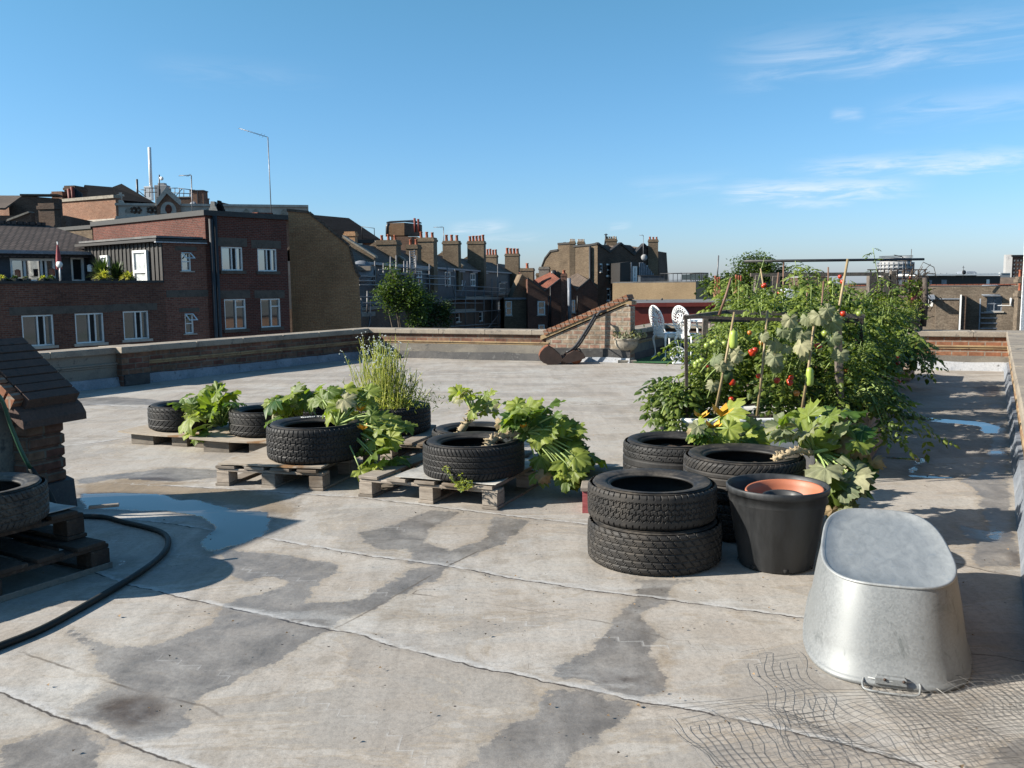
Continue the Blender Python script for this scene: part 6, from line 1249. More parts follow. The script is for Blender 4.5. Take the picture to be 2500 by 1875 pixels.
# ================================================================ tyres
def tread_fn(kind, W):
    def f(u, v):
        c = abs(v - .5); z = v * W
        def per(x, p, w): return (x % p) < w
        if kind == 'block': return any(abs(v - q) < .017 for q in (.2, .36, .52, .68, .84)) or per(u + z * .9, .048, .0085)
        if kind == 'hex':
            k = abs(((u / .034) % 1) - .5) * 2
            for q in (.30, .44, .58, .72):
                if abs(v - q - (k - .5) * .06) < .014: return True
            return (c < .26 and per(u + (.017 if int(v * 7) % 2 else 0), .034, .005)) or (c > .33 and per(u, .034, .006))
        if kind == 'chevron': return per(u + (c ** 1.4) * W * 1.6, .052, .009) and c > .05 or abs(v - .5) < .018 or abs(c - .27) < .014
        if kind == 'swoop': return (c > .12 and per(u + c * c * W * 4.5, .064, .008)) or abs(c - .10) < .02 or abs(c - .28) < .012
        if kind == 'diag': return (c > .2 and per(u - c * W * .9, .031, .005)) or abs(c - .08) < .018 or abs(c - .2) < .016
        if kind == 'rib': return abs(c - .08) < .018 or abs(c - .24) < .02 or (c > .26 and per(u + c * W * .5, .028, .0045)) or (c < .22 and per(u + z * 1.2, .035, .0035))
        if kind == 'terrain':
            k = abs(((u / .05) % 1) - .5) * 2
            return any(abs(v - q - (k - .5) * .035) < .016 for q in (.24, .42, .58, .76)) or per(u + (.02 if int(v * 6) % 2 else 0), .04, .0065) and c < .34 or c > .33 and per(u, .036, .007)
        return False
    return f
def tyre(loc, Ro, W, kind, label, rz=0., tilt=(0, 0), old=False, soil=None, group='tyres used as planters', seg=420, name='tyre'):
    t = thing(name, label, 'tyre', loc, rz, group); t.rotation_euler = (tilt[0], tilt[1], rz)
    mt = M['rubber_old'] if old else M['rubber_mid' if int(loc[1] * 100) % 2 else 'rubber']
    f = tread_fn(kind, W); m = MB(); nz = 30; vs = []; fs = []
    v0, v1 = .05, .95
    for i in range(nz + 1):
        v = v0 + (v1 - v0) * i / nz; c = abs(v - .5) * 2; r = Ro - .004 * c * c - .022 * max(0, (c - .74) / .26) ** 2
        for j in range(seg):
            a = 2 * math.pi * j / seg; g = f(a * Ro, v); rr = r - (.0055 if g else 0) * (1 if c < .9 else .6)
            vs.append((rr * math.cos(a), rr * math.sin(a), v * W))
    for i in range(nz):
        for j in range(seg): fs.append((i * seg + j, i * seg + (j + 1) % seg, (i + 1) * seg + (j + 1) % seg, (i + 1) * seg + j))
    m.add(vs, fs); m.build('tread', mt, t)
    rb = Ro * .635
    half = [(Ro - .0265, .95), (Ro - .034, .972), (Ro - .045, .988), (Ro * .90, 1.0), (Ro * .885, .996), (Ro * .878, 1.0), (Ro * .80, .992), (Ro * .73, .965), (Ro * .70, .945), (Ro * .695, .93), (Ro * .675, .925), (rb + .004, .90), (rb, .88), (rb, .84), (rb + .01, .83), (Ro * .72, .88), (Ro * .84, .91), (Ro - .035, .84), (Ro - .022, .7)]
    for s_, nm in ((1, 'sidewall'), (0, 'sidewall')):
        pr = [(r, (z if s_ else 1 - z) * W) for r, z in half] + [(Ro - .02, .5 * W)]
        if not s_: pr = pr[::-1]
        m = MB(); m.lathe([(r, z) for r, z in pr[::-1]], 96); m.build(nm, mt, t)
    if soil is not None:
        m = MB(); n_ = 40; vs = [(0, 0, soil)]; 
        for rr_ in (.25, .5, .75, .98):
            for j in range(n_): a = 6.2832 * j / n_; q = Vector((math.cos(a), math.sin(a), 0)) * (Ro - .03) * rr_; vs.append((q.x, q.y, soil + .02 * mnoise.noise(q * 14 + Vector(loc))))
        fs = [(0, 1 + j, 1 + (j + 1) % n_) for j in range(n_)] + [(1 + k * n_ + j, 1 + (k + 1) * n_ + j, 1 + (k + 1) * n_ + (j + 1) % n_, 1 + k * n_ + (j + 1) % n_) for k in range(3) for j in range(n_)]
        m.add(vs, fs, smooth=True); m.build('soil', M['soil'], t)
    return t
TY = {}
TY['K'] = tyre((.715, 4.47, 0), .338, .215, 'block', 'bottom tyre of the front stack, chunky block tread', .3, seg=620)
TY['J'] = tyre((.705, 4.49, .213), .326, .185, 'hex', 'top tyre of the front stack, narrow zigzag tread, standing beside the black pot', .1, seg=620)
TY['I2'] = tyre((1.30, 4.99, 0), .33, .215, 'rib', 'lower tyre of the stack behind the black pot, deep in shade', .2)
TY['I'] = tyre((1.30, 4.99, .213), .335, .225, 'diag', 'upper tyre of the stack behind the black pot, courgette stem over its rim', 1., soil=.12, seg=620)
TY['H'] = tyre((1.03, 5.62, .165), .33, .245, 'swoop', 'tyre with swooping tread on the red timber, yellow flowered plant inside', .5, soil=.16, seg=620)
TY['G'] = tyre((-.255, 5.86, .155), .336, .225, 'rib', 'front tyre on the middle pallet, courgette sprawling over its right rim', .2, soil=.14, seg=620, tilt=(.0, -.015))
TY['F'] = tyre((-.27, 6.52, .150), .322, .20, 'rib', 'rear tyre on the middle pallet, holding one courgette on a thick pale stem', .9, soil=.12)
TY['C'] = tyre((-1.42, 6.42, .165), .345, .255, 'terrain', 'wide white lettered tyre on the ply topped pallet', .4, soil=.15, seg=620)
TY['B'] = tyre((-2.16, 7.82, .118), .315, .21, 'chevron', 'tyre with arrow tread on the second low board, between two courgettes', .4, soil=.1)
TY['A'] = tyre((-3.02, 8.22, .108), .315, .22, 'chevron', 'leftmost tyre of the group, arrow tread, on the low far left board', .2, soil=.1)
TY['D'] = tyre((-1.04, 7.66, .148), .34, .225, 'rib', 'tyre full of wispy flowering herb, behind the trailing courgette', .2, soil=.17)
TY['E'] = tyre((-1.82, 8.45, .16), .32, .21, 'rib', 'rear tyre mostly hidden behind the white lettered tyre', .2, soil=.1)
TY['L'] = tyre((-2.53, 4.14, .30), .315, .185, 'rib', 'shaded dusty tyre on the pallet stack at the left edge', .6, old=True)
o = thing('skid_platform', 'thick plain board under the rear tyre behind the white lettered tyre', 'platform', (-1.82, 8.45, 0)); one(lambda m: m.box((-.4, -.36, 0), (.4, .36, .158), bev=.004), 'board', M['wood'], o)
# white lettering round the upper sidewall of the wide tyre
def ring_text(parent, txt, r0, z, h, a0):
    cu = bpy.data.curves.new('lettering', 'FONT'); cu.body = txt; cu.size = h; cu.extrude = .0015; cu.align_x = 'CENTER'
    to = bpy.data.objects.new('lettering', cu); col.objects.link(to); bpy.context.view_layer.update()
    me = bpy.data.meshes.new_from_object(to.evaluated_get(bpy.context.evaluated_depsgraph_get())); bpy.data.objects.remove(to)
    for v in me.vertices:
        x, y, zz_ = v.co; a = a0 - x / (r0 + h * .5); r = r0 + y; v.co = (r * math.cos(a), r * math.sin(a), z + zz_ - .012 * (1 - y / h) * .3)
    me.materials.clear(); me.materials.append(M['letter']); o = bpy.data.objects.new('lettering', me); col.objects.link(o); o.parent = parent
ring_text(TY['C'], 'Radial T/A', .252, .2555, .045, math.radians(105) - .4)
# red painted timber and a rag under the swooping tyre
t = thing('red_timber_pallet', 'faded red painted timber base under the swooping tread tyre, left of the front stack', 'pallet', (.42, 5.36, 0), math.atan2(-.12, .98)); 
one(lambda m: m.box((0, 0, .0), (.11, .62, .135), bev=.006), 'bearer', M['wood_red'], t); one(lambda m: m.box((.8, .05, 0), (.92, .62, .135), bev=.006), 'bearer', M['wood_red'], t); one(lambda m: m.box((-.01, -.01, .137), (.93, .64, .163), bev=.004), 'deck', M['wood'], t); one(lambda m: m.box((.0, -.004, .0), (.11, -.0005, .035), bev=.0), 'painted_foot', M['wood_red'], t)
t = sheet('rag', 'crumpled pale rag on the red timber, left of the swooping tyre', 'rag', (.62, 5.40), .2, ((-.10, -.05), (.12, .1)), .166, .05, 'fleece', .006, 4., 10)
# ================================================================ pots
def potprof(rb_, rt_, h, rim, th=.004): return [(0, .004), (rb_ - .012, 0), (rb_, .01), (rb_ + (rt_ - rb_) * .82, h * .80), (rb_ + (rt_ - rb_) * .86 + .006, h * .82), (rt_ - .012, h - .03), (rt_ - .008, h - rim), (rt_ + .002, h - rim * .9), (rt_ + .004, h - .006), (rt_, h), (rt_ - .008, h - .004), (rt_ - .016, h - .03), (rb_ - .008, .02), (0, .02)]
PB = Vector((1.30, 4.345, 0))
t = thing('black_plant_pot', 'large scuffed black plastic pot holding two nested pots', 'plant pot', PB, 0)
m = MB(); m.lathe(potprof(.178, .243, .405, .035), 72, rad=lambda a, z: 1 + (.012 * (max(0, math.cos(a * 12)) ** 3) if .02 < z < .32 else 0)); m.build('pot', M['plastic'], t)
for k in range(7):
    a = k * .9 + .2; one(lambda m: m.lathe([(0, 0), (.014, 0), (.014, .002), (0, .002)], 10, M=Matrix.Translation((.180 * math.cos(a), .180 * math.sin(a), .022)) @ Matrix.Rotation(a, 4, 'Z') @ Matrix.Rotation(math.pi / 2 - .2, 4, 'Y')), 'drain_hole', M['dark'], t)
t2 = thing('terracotta_pot', 'orange plastic pot nested inside the large black pot', 'plant pot', PB + Vector((.035, -.03, .12)), 0); t2.rotation_euler = (.04, -.05, 0); one(lambda m: m.lathe(potprof(.12, .182, .27, .03), 56), 'pot', M['terracotta'], t2)
t3 = thing('small_black_pot', 'small black pot inside the orange pot', 'plant pot', PB + Vector((.005, -.08, .235)), 0); t3.rotation_euler = (.05, -.02, 0); one(lambda m: m.lathe(potprof(.065, .095, .135, .02), 40), 'pot', M['plastic'], t3)
# ================================================================ upturned tin bath
TA = math.radians(70.5); TC = Vector((1.50, 3.555, 0))
def stad(L, Wd, n=72, taper=.0):
    out = []
    for k in range(n):
        a = 2 * math.pi * k / n; c, s = math.cos(a), math.sin(a); e = 3.4
        x = L / 2 * (abs(c) ** (2 / 3.0)) * (1 if c > 0 else -1); y = Wd / 2 * (abs(s) ** (2 / e)) * (1 if s > 0 else -1)
        y *= 1 - taper * x / (L / 2); out.append((x, y))
    return out
t = thing('tin_bath', 'upturned galvanised tin bath with a wire handle', 'bath', TC, TA)
def tub(m):
    rings = [(1.28, .578, 0.004), (1.294, .592, .010), (1.294, .592, .019), (1.28, .578, .026), (1.27, .57, .03), (1.23, .545, .11), (1.18, .515, .21), (1.12, .478, .315), (1.105, .468, .332)]
    n_ = 96; vs = []
    for (L, Wd, z) in rings:
        for q in stad(L, Wd, n_, .06):
            d = .007 * mnoise.noise(Vector((q[0] * 3, q[1] * 3, z * 4))); vs.append((q[0] * (1 + d), q[1] * (1 + d), z))
    fs = [(i * n_ + j, i * n_ + (j + 1) % n_, (i + 1) * n_ + (j + 1) % n_, (i + 1) * n_ + j) for i in range(len(rings) - 1) for j in range(n_)]
    m.add(vs, fs, smooth=True)
one(tub, 'body', M['zinc'], t)
def tubtop(m):
    n_ = 96; rings = [(1.105, .468, .332), (1.113, .476, .335), (1.113, .476, .341), (1.095, .459, .342), (1.08, .445, .336), (.8, .32, .3345), (.4, .16, .334)]; vs = []
    for (L, Wd, z) in rings:
        for q in stad(L, Wd, n_, .06): vs.append((q[0], q[1], z + (.003 * mnoise.noise(Vector((q[0] * 4, q[1] * 4, 0))) if L < 1.11 else 0)))
    vs.append((0, 0, .3335)); fs = [(i * n_ + j, i * n_ + (j + 1) % n_, (i + 1) * n_ + (j + 1) % n_, (i + 1) * n_ + j) for i in range(len(rings) - 1) for j in range(n_)]
    k = len(vs) - 1; b = (len(rings) - 1) * n_; fs += [(b + j, b + (j + 1) % n_, k) for j in range(n_)]; m.add(vs, fs, smooth=True)
one(tubtop, 'base', M['zinc_top'], t)
hx = -.645
hd = [Vector((hx + .02, .085, .03)), Vector((hx - .025, .09, .018)), Vector((hx - .045, .075, .012)), Vector((hx - .05, .0, .010)), Vector((hx - .045, -.075, .012)), Vector((hx - .025, -.09, .018)), Vector((hx + .02, -.085, .03))]
one(lambda m: m.tube(spl(hd + [Vector((hx - .01, 0, .036)), hd[0]]), .0036, 8), 'handle', M['zinc_top'], t)
one(lambda m: (m.box((hx - .012, -.05, .018), (hx + .012, .05, .05), bev=.006),), 'handle_plate', M['zinc'], t)
for yy in (-.04, .02): one(lambda m: m.lathe([(0, .0), (.005, 0), (.005, .004), (0, .006)], 8, M=Matrix.Translation((hx - .014, yy, .042)) @ Matrix.Rotation(-math.pi / 2, 4, 'Y')), 'rivet', M['rust_dark'], t)
one(lambda m: m.tube([(.06, -.289, .03), (.05, -.275, .1), (.04, -.26, .2), (.035, -.238, .32)], .004, 6), 'seam', M['zinc'], t)
# ================================================================ wire netting lying by the bath
def netting(name, label, O, ea, eb, na, nb, step, mat, hfn, seed, r=.0010, skip=.0):
    t = thing(name, label, 'wire netting', O); m = MB(); rr = random.Random(seed)
    def pt(i, j):
        p = Vector(O) + ea * (i * step) + eb * (j * step); w = .9 * step
        p += Vector((mnoise.noise(p * 3 + Vector((seed, 0, 0))), mnoise.noise(p * 3 + Vector((0, seed, 0))), 0)) * step * 1.0 + Vector((mnoise.noise(p * 14), mnoise.noise(p * 14 + Vector((5, 5, 5))), 0)) * step * .2
        return Vector((p.x, p.y, hfn(p, i / na, j / nb))) - Vector(O)
    for i in range(na + 1):
        j0, j1 = rr.randint(0, 3), nb - rr.randint(0, 4); m.tube([pt(i, j) for j in range(j0, j1 + 1)], r, 3)
    for j in range(nb + 1):
        i0, i1 = rr.randint(0, 3), na - rr.randint(0, 4); m.tube([pt(i, j) for i in range(i0, i1 + 1)], r, 3)
    m.build('wires', M[mat], t); return t
ea, eb = Vector((.985, .17, 0)), Vector((-.25, .97, 0)).normalized()
netting('wire_netting', 'rumpled dark wire netting sprawled over the deck below the bath', (.66, 1.95, 0), ea, eb, 44, 31, .0285, 'mesh', lambda p, a, b: max(.004, .012 + .085 * (mnoise.noise(p * 4.2) + .12) * (1 - .5 * b) + .05 * max(0, mnoise.noise(p * 9)) * (1 - b)), 3, .00075)
netting('wire_netting', 'paler square wire mesh curling up against the front of the bath', (1.22, 2.45, 0), ea, Vector((-.05, 1, 0)).normalized(), 30, 25, .0235, 'mesh', lambda p, a, b: max(.005, .010 + .03 * mnoise.noise(p * 3) * (1 - b) + .085 * max(0, b - .72) / .28 * max(0, a - .45)), 8, .0008)
netting('wire_netting', 'torn strip of wire mesh trailing left of the bath', (.80, 2.45, 0), Vector((.97, .2, 0)), Vector((.05, 1, 0)), 7, 26, .03, 'mesh', lambda p, a, b: max(.004, .012 + .03 * mnoise.noise(p * 5)), 5, .0007)
# small dry litter scattered on the deck
m = MB(); rr_ = random.Random(4)
for k in range(420):
    Y = rr_.uniform(2.2, 9); X = rr_.uniform(-.62, .66) * Y; s_ = rr_.uniform(.0025, .0075) * (1.5 if rr_.random() < .06 else 1); a = rr_.uniform(0, 6.28)
    if rr_.random() < .6: X = X * .5 + .9 * (1 if rr_.random() < .7 else -.6)
    u = Vector((math.cos(a), math.sin(a), 0)) * s_; v = Vector((-math.sin(a), math.cos(a), 0)) * s_ * .8; c = Vector((X, Y, .012)); m.add([c - u, c + v + Vector((0, 0, s_ * .8)), c + u, c - v + Vector((0, 0, s_ * .3))], [(0, 1, 2), (0, 2, 3)], 0, rr_.random())
o = m.build('litter', leafmat('dry litter', (.04, .03, .022), (.26, .17, .09), .05, .8)); tag(o, 'dry leaf crumbs and grit scattered over the deck', None, None, 'stuff')
# ================================================================ plants
TOCAM = lambda p: (Vector((0, 0, CAMH)) - p).normalized()
def big_leaf(m, base, out, nrm, size, tint, rr, lobes=5, deep=.42, droop=.25, slot=0, round_=False):
    """a courgette / squash leaf: lobed, toothed, cupped blade hinged at the stalk"""
    out = Vector(out).normalized(); nrm = (Vector(nrm) - out * Vector(nrm).dot(out)).normalized(); side = out.cross(nrm)
    n = 44; rings = (.0, .34, .68, 1.); vs = []; uv = []
    ph = rr.uniform(0, 6); fold = rr.uniform(.05, .22); fz = rr.uniform(-.1, .25)
    for k, q in enumerate(rings):
        for j in range(n + 1):
            a = math.radians(-158 + 316 * j / n); L = a / math.radians(158) * (lobes / 2.)
            lob = abs(math.cos(L * math.pi)) if not round_ else 1
            r = (1 - deep * (1 - lob ** .75)) * (.72 + .28 * math.cos(a * .5)) * (1 + (.08 * math.sin(j * 2.6 + ph) + .09 * math.sin(j * 4.4)) * (k == 3))
            x = r * q * math.cos(a); y = r * q * math.sin(a)
            rr2 = x * x + y * y
            z = -droop * rr2 - fold * .6 * abs(y) * fz * 4 + .075 * math.sin(L * 2 * math.pi) * q + .07 * q * math.sin(3 * a + ph) + .05 * math.sin(j * 1.3 + k * 2 + ph) * q + (.07 * math.sin(j * 1.9 + ph) if k == 3 else 0)
            p = Vector(base) + (out * (x * .62 + .02) + side * y * .62 + nrm * z * .62) * size
            vs.append(p); uv.append((L + .5 * 0, q))
    w = n + 1; fs = [(k * w + j, k * w + j + 1, (k + 1) * w + j + 1, (k + 1) * w + j) for k in range(3) for j in range(n)]
    m.add(vs, fs, slot, tint, True, uv)
def stalk_to(m, root, tip, r, rr, sag=.12, slot=0):
    root, tip = Vector(root), Vector(tip); mid = root.lerp(tip, .5) + Vector((0, 0, sag * (tip - root).length)); q = [root.lerp(mid, .5) * 1., mid]
    pts = [root * (1 - u) ** 2 + mid * 2 * u * (1 - u) + tip * u * u for u in (0, .2, .4, .6, .8, 1)]
    m.tube(pts, [r * (1.25 - .6 * i / 5) for i in range(6)], 6, slot)
def courgette(label, root, tips, mat='leaf_courgette', seed=1, size=.2, name='courgette_plant', pale=0., crown=None, flowers=(), dry=(), stem_r=.007, facing=.5, group='courgette plants in the tyres', dark=(0., 1.)):
    """tips: (px, py, depth[, size]) of each leaf, read off the photo and placed at its own depth"""
    rr = random.Random(seed); root = Vector(root); t = thing(name, label, 'plant', root, 0, group)
    st, lf, lp_ = MB(), MB(), MB(); c0 = Vector(crown) if crown is not None else root + Vector((0, 0, .05))
    for tp in tips:
        p = P(tp[0], tp[1], tp[2]); s_ = (tp[3] if len(tp) > 3 else 1) * size * rr.uniform(.6, .95)
        base = p; o = base - c0; o.z *= .25; o = (o.normalized() if o.length > .01 else Vector((rr.gauss(0, 1), rr.gauss(0, 1), 0)).normalized()); o = (o + Vector((rr.gauss(0, .45), rr.gauss(0, .45), rr.uniform(-.5, .3)))).normalized()
        nrm = (Vector((0, 0, 1)) * .75 + TOCAM(p) * facing + Vector((-.55, 0, 0)) + Vector((rr.gauss(0, .4), rr.gauss(0, .4), rr.gauss(0, .2)))).normalized()
        base = base - o * s_ * .25
        stalk_to(st, c0 - root, base - root, stem_r * rr.uniform(.7, 1.1), rr)
        big_leaf(lp_ if rr.random() < pale else lf, base - root, o, nrm, s_, min(1, max(0, rr.uniform(*dark))), rr, rr.choice((5, 5, 5, 7)), rr.uniform(.26, .42), rr.uniform(.1, .5))
    if st.f: st.build('stalks', M['stem'], t)
    if lf.f: lf.build('leaves', M[mat], t)
    if lp_.f: lp_.build('pale_leaves', M['leaf_pale'], t)
    for (px, py, Y, s_) in flowers:
        m = MB(); c = P(px, py, Y) - root
        for k in range(6):
            a = k * 1.047 + rr.uniform(-.2, .2); d = Vector((math.cos(a), math.sin(a) * .6 - .25, .75)).normalized(); sd = Vector((-math.sin(a), math.cos(a), 0)); m.add([c, c + d * s_ * .55 + sd * s_ * .25, c + d * s_, c + d * s_ * .55 - sd * s_ * .25], [(0, 1, 2, 3)], 0)
        m.build('flower', M['flower'], t)
    if dry:
        m = MB()
        for (px, py, Y, s_) in dry:
            c = P(px, py, Y) - root; big_leaf(m, c, (rr.uniform(-.5, .5), -.3, -1), TOCAM(c + root) + Vector((rr.gauss(0, .3), 0, .2)), s_, rr.random(), rr, 5, .3, .9)
        m.build('withered_leaves', M['leaf_dry'], t)
    return t
def knobbly(t, pts, r, mat='stem_dry', name='old_stem', seed=2):
    rr = random.Random(seed); q = spl([Vector(p) for p in pts], 6); m = MB(); m.tube([p - t.location for p in q], [r * (1 + .3 * math.sin(i * 1.7)) for i in range(len(q))], 8)
    for i in range(len(q) * 5):
        c = rr.choice(q) - t.location; d = Vector((rr.gauss(0, 1), rr.gauss(0, 1), rr.gauss(.3, 1))).normalized(); m.tube([c, c + d * r * rr.uniform(1.2, 2.6)], [r * .45, r * .12], 5, 0, rr.random())
    return m.build(name, M[mat], t)
def blobtips(cx, cy, rx, ry, Y, n, seed, s0=.8, s1=1.2, dY=.25):
    rr = random.Random(seed); out = []
    for i in range(n):
        a = rr.uniform(0, 6.28); k = rr.random() ** .6; out.append((cx + rx * k * math.cos(a), cy + ry * k * math.sin(a), Y + rr.uniform(-dY, dY), rr.uniform(s0, s1)))
    return out
courgette('courgette between the two leftmost tyres, a low bush of fresh green leaves', (-2.62, 8.02, .1), blobtips(505, 985, 75, 42, 7.9, 24, 1) + [(470, 1050, 7.6, 1.3), (450, 1030, 7.6, 1.2), (490, 1065, 7.55, .9), (560, 960, 8., 1.1), (440, 975, 8.1, 1.), (500, 950, 8.1, .9)], seed=1, size=.24, dark=(0, .8))
courgette('courgette with a silvery leaf between the arrow tread tyre and the lettered tyre', (-1.88, 7.75, .2), blobtips(715, 985, 62, 32, 7.5, 20, 2) + [(660, 1025, 7.2, 1.), (735, 950, 7.8, 1.), (690, 965, 7.6, 1.)], seed=2, size=.23, pale=.12, dark=(0, .7))
courgette('tall trailing courgette spilling from the lettered tyre down past the pallets', (-1.28, 6.5, .32), blobtips(860, 985, 80, 45, 6.6, 20, 3) + blobtips(910, 1060, 75, 60, 6.4, 22, 4) + [(905, 1110, 6.1, 1.3), (925, 1135, 6.05, 1.2), (890, 1150, 6.0, 1.1), (970, 1120, 6.2, 1.2), (880, 965, 6.8, 1.4), (800, 1000, 6.3, .9), (985, 1035, 6.5, 1.2)], seed=3, size=.20, dark=(.2, 1.), pale=.08, flowers=((880, 1005, 6.4, .07), (886, 1050, 6.3, .06)))
t = courgette('courgette on a thick bare pale stem in the rear tyre of the middle pallet', (-.42, 6.45, .18), blobtips(1130, 965, 32, 16, 6.5, 7, 5, .7, 1.) + blobtips(1180, 985, 32, 22, 6.4, 9, 6, .7, 1.) + [(1205, 1000, 6.4, .8)], seed=5, size=.17, crown=P(1155, 1010, 6.45), dark=(.4, 1.), pale=.3)
knobbly(t, [(-.42, 6.45, .15), (-.40, 6.42, .30), P(1152, 1018, 6.45), P(1150, 1002, 6.45)], .024)
t = courgette('sprawling courgette leaning out of the front tyre of the middle pallet', (-.10, 5.85, .28), blobtips(1310, 1010, 85, 38, 5.95, 20, 7) + blobtips(1375, 1075, 70, 60, 5.9, 26, 8) + blobtips(1400, 1130, 45, 50, 5.8, 16, 28, .8, 1.2) + [(1455, 1115, 5.8, 1.3), (1330, 1150, 5.7, 1.), (1345, 985, 6.0, 1.4), (1290, 985, 6.0, 1.2), (1270, 1050, 5.85, 1.2), (1400, 1180, 5.7, 1.), (1235, 1030, 5.9, 1.)], seed=7, size=.19, crown=P(1285, 1058, 5.85), dark=(0., .85), flowers=((1277, 1045, 5.75, .07),), dry=((1328, 1160, 5.65, .10), (1225, 1030, 5.9, .1)))
knobbly(t, [(-.16, 5.72, .30), P(1195, 1080, 5.7), P(1222, 1066, 5.75), P(1260, 1058, 5.8)], .022, seed=5)
t = courgette('courgette with yellow flowers in the swooping tread tyre', (1.12, 5.72, .33), blobtips(1722, 1052, 32, 20, 5.5, 11, 9, .7, 1.) + blobtips(1815, 1068, 70, 28, 5.5, 15, 10, .8, 1.2) + [(1790, 1010, 5.6, 1.4), (1800, 1030, 5.6, 1.4), (1860, 1070, 5.5, 1.4)], seed=9, size=.18, flowers=((1760, 1018, 5.5, .10), (1740, 1050, 5.5, .08), (1711, 1022, 5.6, .07)), dark=(.1, .9), pale=.15, dry=((1692, 1048, 5.5, .08),))
m = MB(); m.lathe([(.01, 0), (.035, .03), (.045, .1), (.04, .2), (.01, .24)], 12, M=Matrix.Translation((.16, -.1, .12)) @ Matrix.Rotation(1.45, 4, 'Y'))
m.build('courgette', M['cucumber'], t)
t = courgette('mildewed courgette with bent stem flopping right from the stack behind the black pot', (1.36, 4.98, .36), blobtips(1960, 1040, 80, 40, 5.0, 12, 11, .9, 1.5) + blobtips(2050, 1060, 70, 55, 5.0, 18, 12, .8, 1.3) + blobtips(2060, 1170, 60, 55, 4.8, 18, 13, .9, 1.4) + [(1960, 1010, 5.1, 1.7), (1990, 1060, 4.9, 1.7), (2055, 1000, 5.1, 1.6), (2090, 1180, 4.75, 1.6), (2110, 1130, 4.8, 1.2), (2040, 1200, 4.7, 1.4), (2065, 1235, 4.7, 1.2)], seed=11, size=.175, crown=P(1990, 1105, 4.95), pale=.5, dark=(.0, .7), dry=((2085, 1080, 4.8, .16), (2032, 1245, 4.65, .07), (2130, 1125, 4.8, .1), (1950, 1160, 4.8, .1)))
one(lambda m: (m.tube([q - t.location for q in spl([P(1985, 1108, 4.92), P(2030, 1075, 4.9), P(2075, 1030, 4.95)])], .013, 8), m.tube([q - t.location for q in spl([P(1975, 1108, 4.9), P(2030, 1095, 4.85), P(2090, 1080, 4.85), P(2120, 1110, 4.85)])], .011, 8)), 'main_stem', M['stem'], t)
knobbly(t, [P(1890, 1122, 4.82), P(1915, 1110, 4.8), P(1945, 1100, 4.82), P(1985, 1107, 4.9)], .017, seed=9)
# weed sprig on the middle pallet's edge
def sprig(label, root, n, h, mat, seed, spread=.1, name='weed', size=.012):
    rr = random.Random(seed); t = thing(name, label, 'weed', root); m, s_ = MB(), MB()
    for i in range(n):
        tip = Vector((rr.gauss(0, spread), rr.gauss(0, spread * .6), h * rr.uniform(.2, 1.))); pts = spl([Vector((0, 0, 0)), tip * .5 + Vector((rr.gauss(0, .02), 0, .02)), tip], 4); s_.tube(pts, .0022, 4)
        for k in range(16):
            c = rr.choice(pts[2:]) + Vector((rr.gauss(0, .008), rr.gauss(0, .008), rr.gauss(0, .006))); u = Vector((rr.gauss(0, 1), rr.gauss(0, 1), rr.gauss(0, .6))).normalized() * size * rr.uniform(.6, 1.5); v = u.cross(Vector((rr.gauss(0, 1), rr.gauss(0, 1), 1))).normalized() * size * .45; m.add([c - u, c + v, c + u, c - v], [(0, 1, 2, 3)], 0, rr.random())
    s_.build('stems', M['stem'], t); m.build('leaves', M[mat], t); return t
q = P(1125, 1190, 5.52); sprig('small yellowing weed growing from the front edge of the middle pallet', (q.x, q.y, .10), 14, .16, 'leaf_grass', 6, .07)
# wispy herb in the rear tyre
def wispy(label, root, n, seed):
    rr = random.Random(seed); t = thing('wispy_herb', label, 'plant', root); s_, m, f = MB(), MB(), MB()
    for i in range(n):
        b = Vector((rr.gauss(-.02, .095), rr.gauss(0, .1), 0)); h = rr.uniform(.35, .78) * (1.15 if rr.random() < .2 else 1) * .66 * math.exp(-((b.x + .06) / .24) ** 2) + .1; tip = b + Vector((b.x * .35 + rr.gauss(0, .06), rr.gauss(0, .05), h))
        pts = spl([b, b.lerp(tip, .5) + Vector((rr.gauss(0, .02), 0, 0)), tip], 4); s_.tube(pts, [.0026] * (len(pts) - 1) + [.001], 3, 0, rr.random())
        for k in range(9):
            u = rr.uniform(.25, 1); c = pts[int(u * (len(pts) - 1))]; d = Vector((rr.gauss(0, .5), rr.gauss(0, .5), rr.uniform(.4, 1.2))).normalized() * rr.uniform(.02, .06); sd = Vector((rr.gauss(0, 1), rr.gauss(0, 1), 0)).normalized() * .003; m.add([c - sd, c + sd, c + d], [(0, 1, 2)], 0, rr.random())
        if rr.random() < .5:
            for k in range(3): c = tip + Vector((rr.gauss(0, .012), rr.gauss(0, .012), rr.gauss(0, .015))); r = .006; f.add([c + Vector((r, 0, 0)), c + Vector((0, 0, r)), c - Vector((r, 0, 0)), c - Vector((0, 0, r))], [(0, 1, 2, 3)], 0, rr.random())
    for i in range(1500):
        c = Vector((rr.gauss(.05, .17), rr.gauss(0, .14), abs(rr.gauss(0, .09)))); u = Vector((rr.gauss(0, 1), rr.gauss(0, 1), rr.gauss(.4, 1))).normalized() * .022; v = u.cross(Vector((rr.gauss(0, 1), 1, rr.gauss(0, 1)))).normalized() * .004; m.add([c - u, c + v, c + u, c - v], [(0, 1, 2, 3)], 0, rr.uniform(.2, 1))
    s_.build('stems', M['leaf_grass'], t); m.build('leaves', M['leaf_grass'], t); f.build('flowers', M['flower_white'], t)
wispy('tall wispy yellow green herb with tiny white flowers in the rear tyre', (-1.06, 7.66, .34), 230, 3)
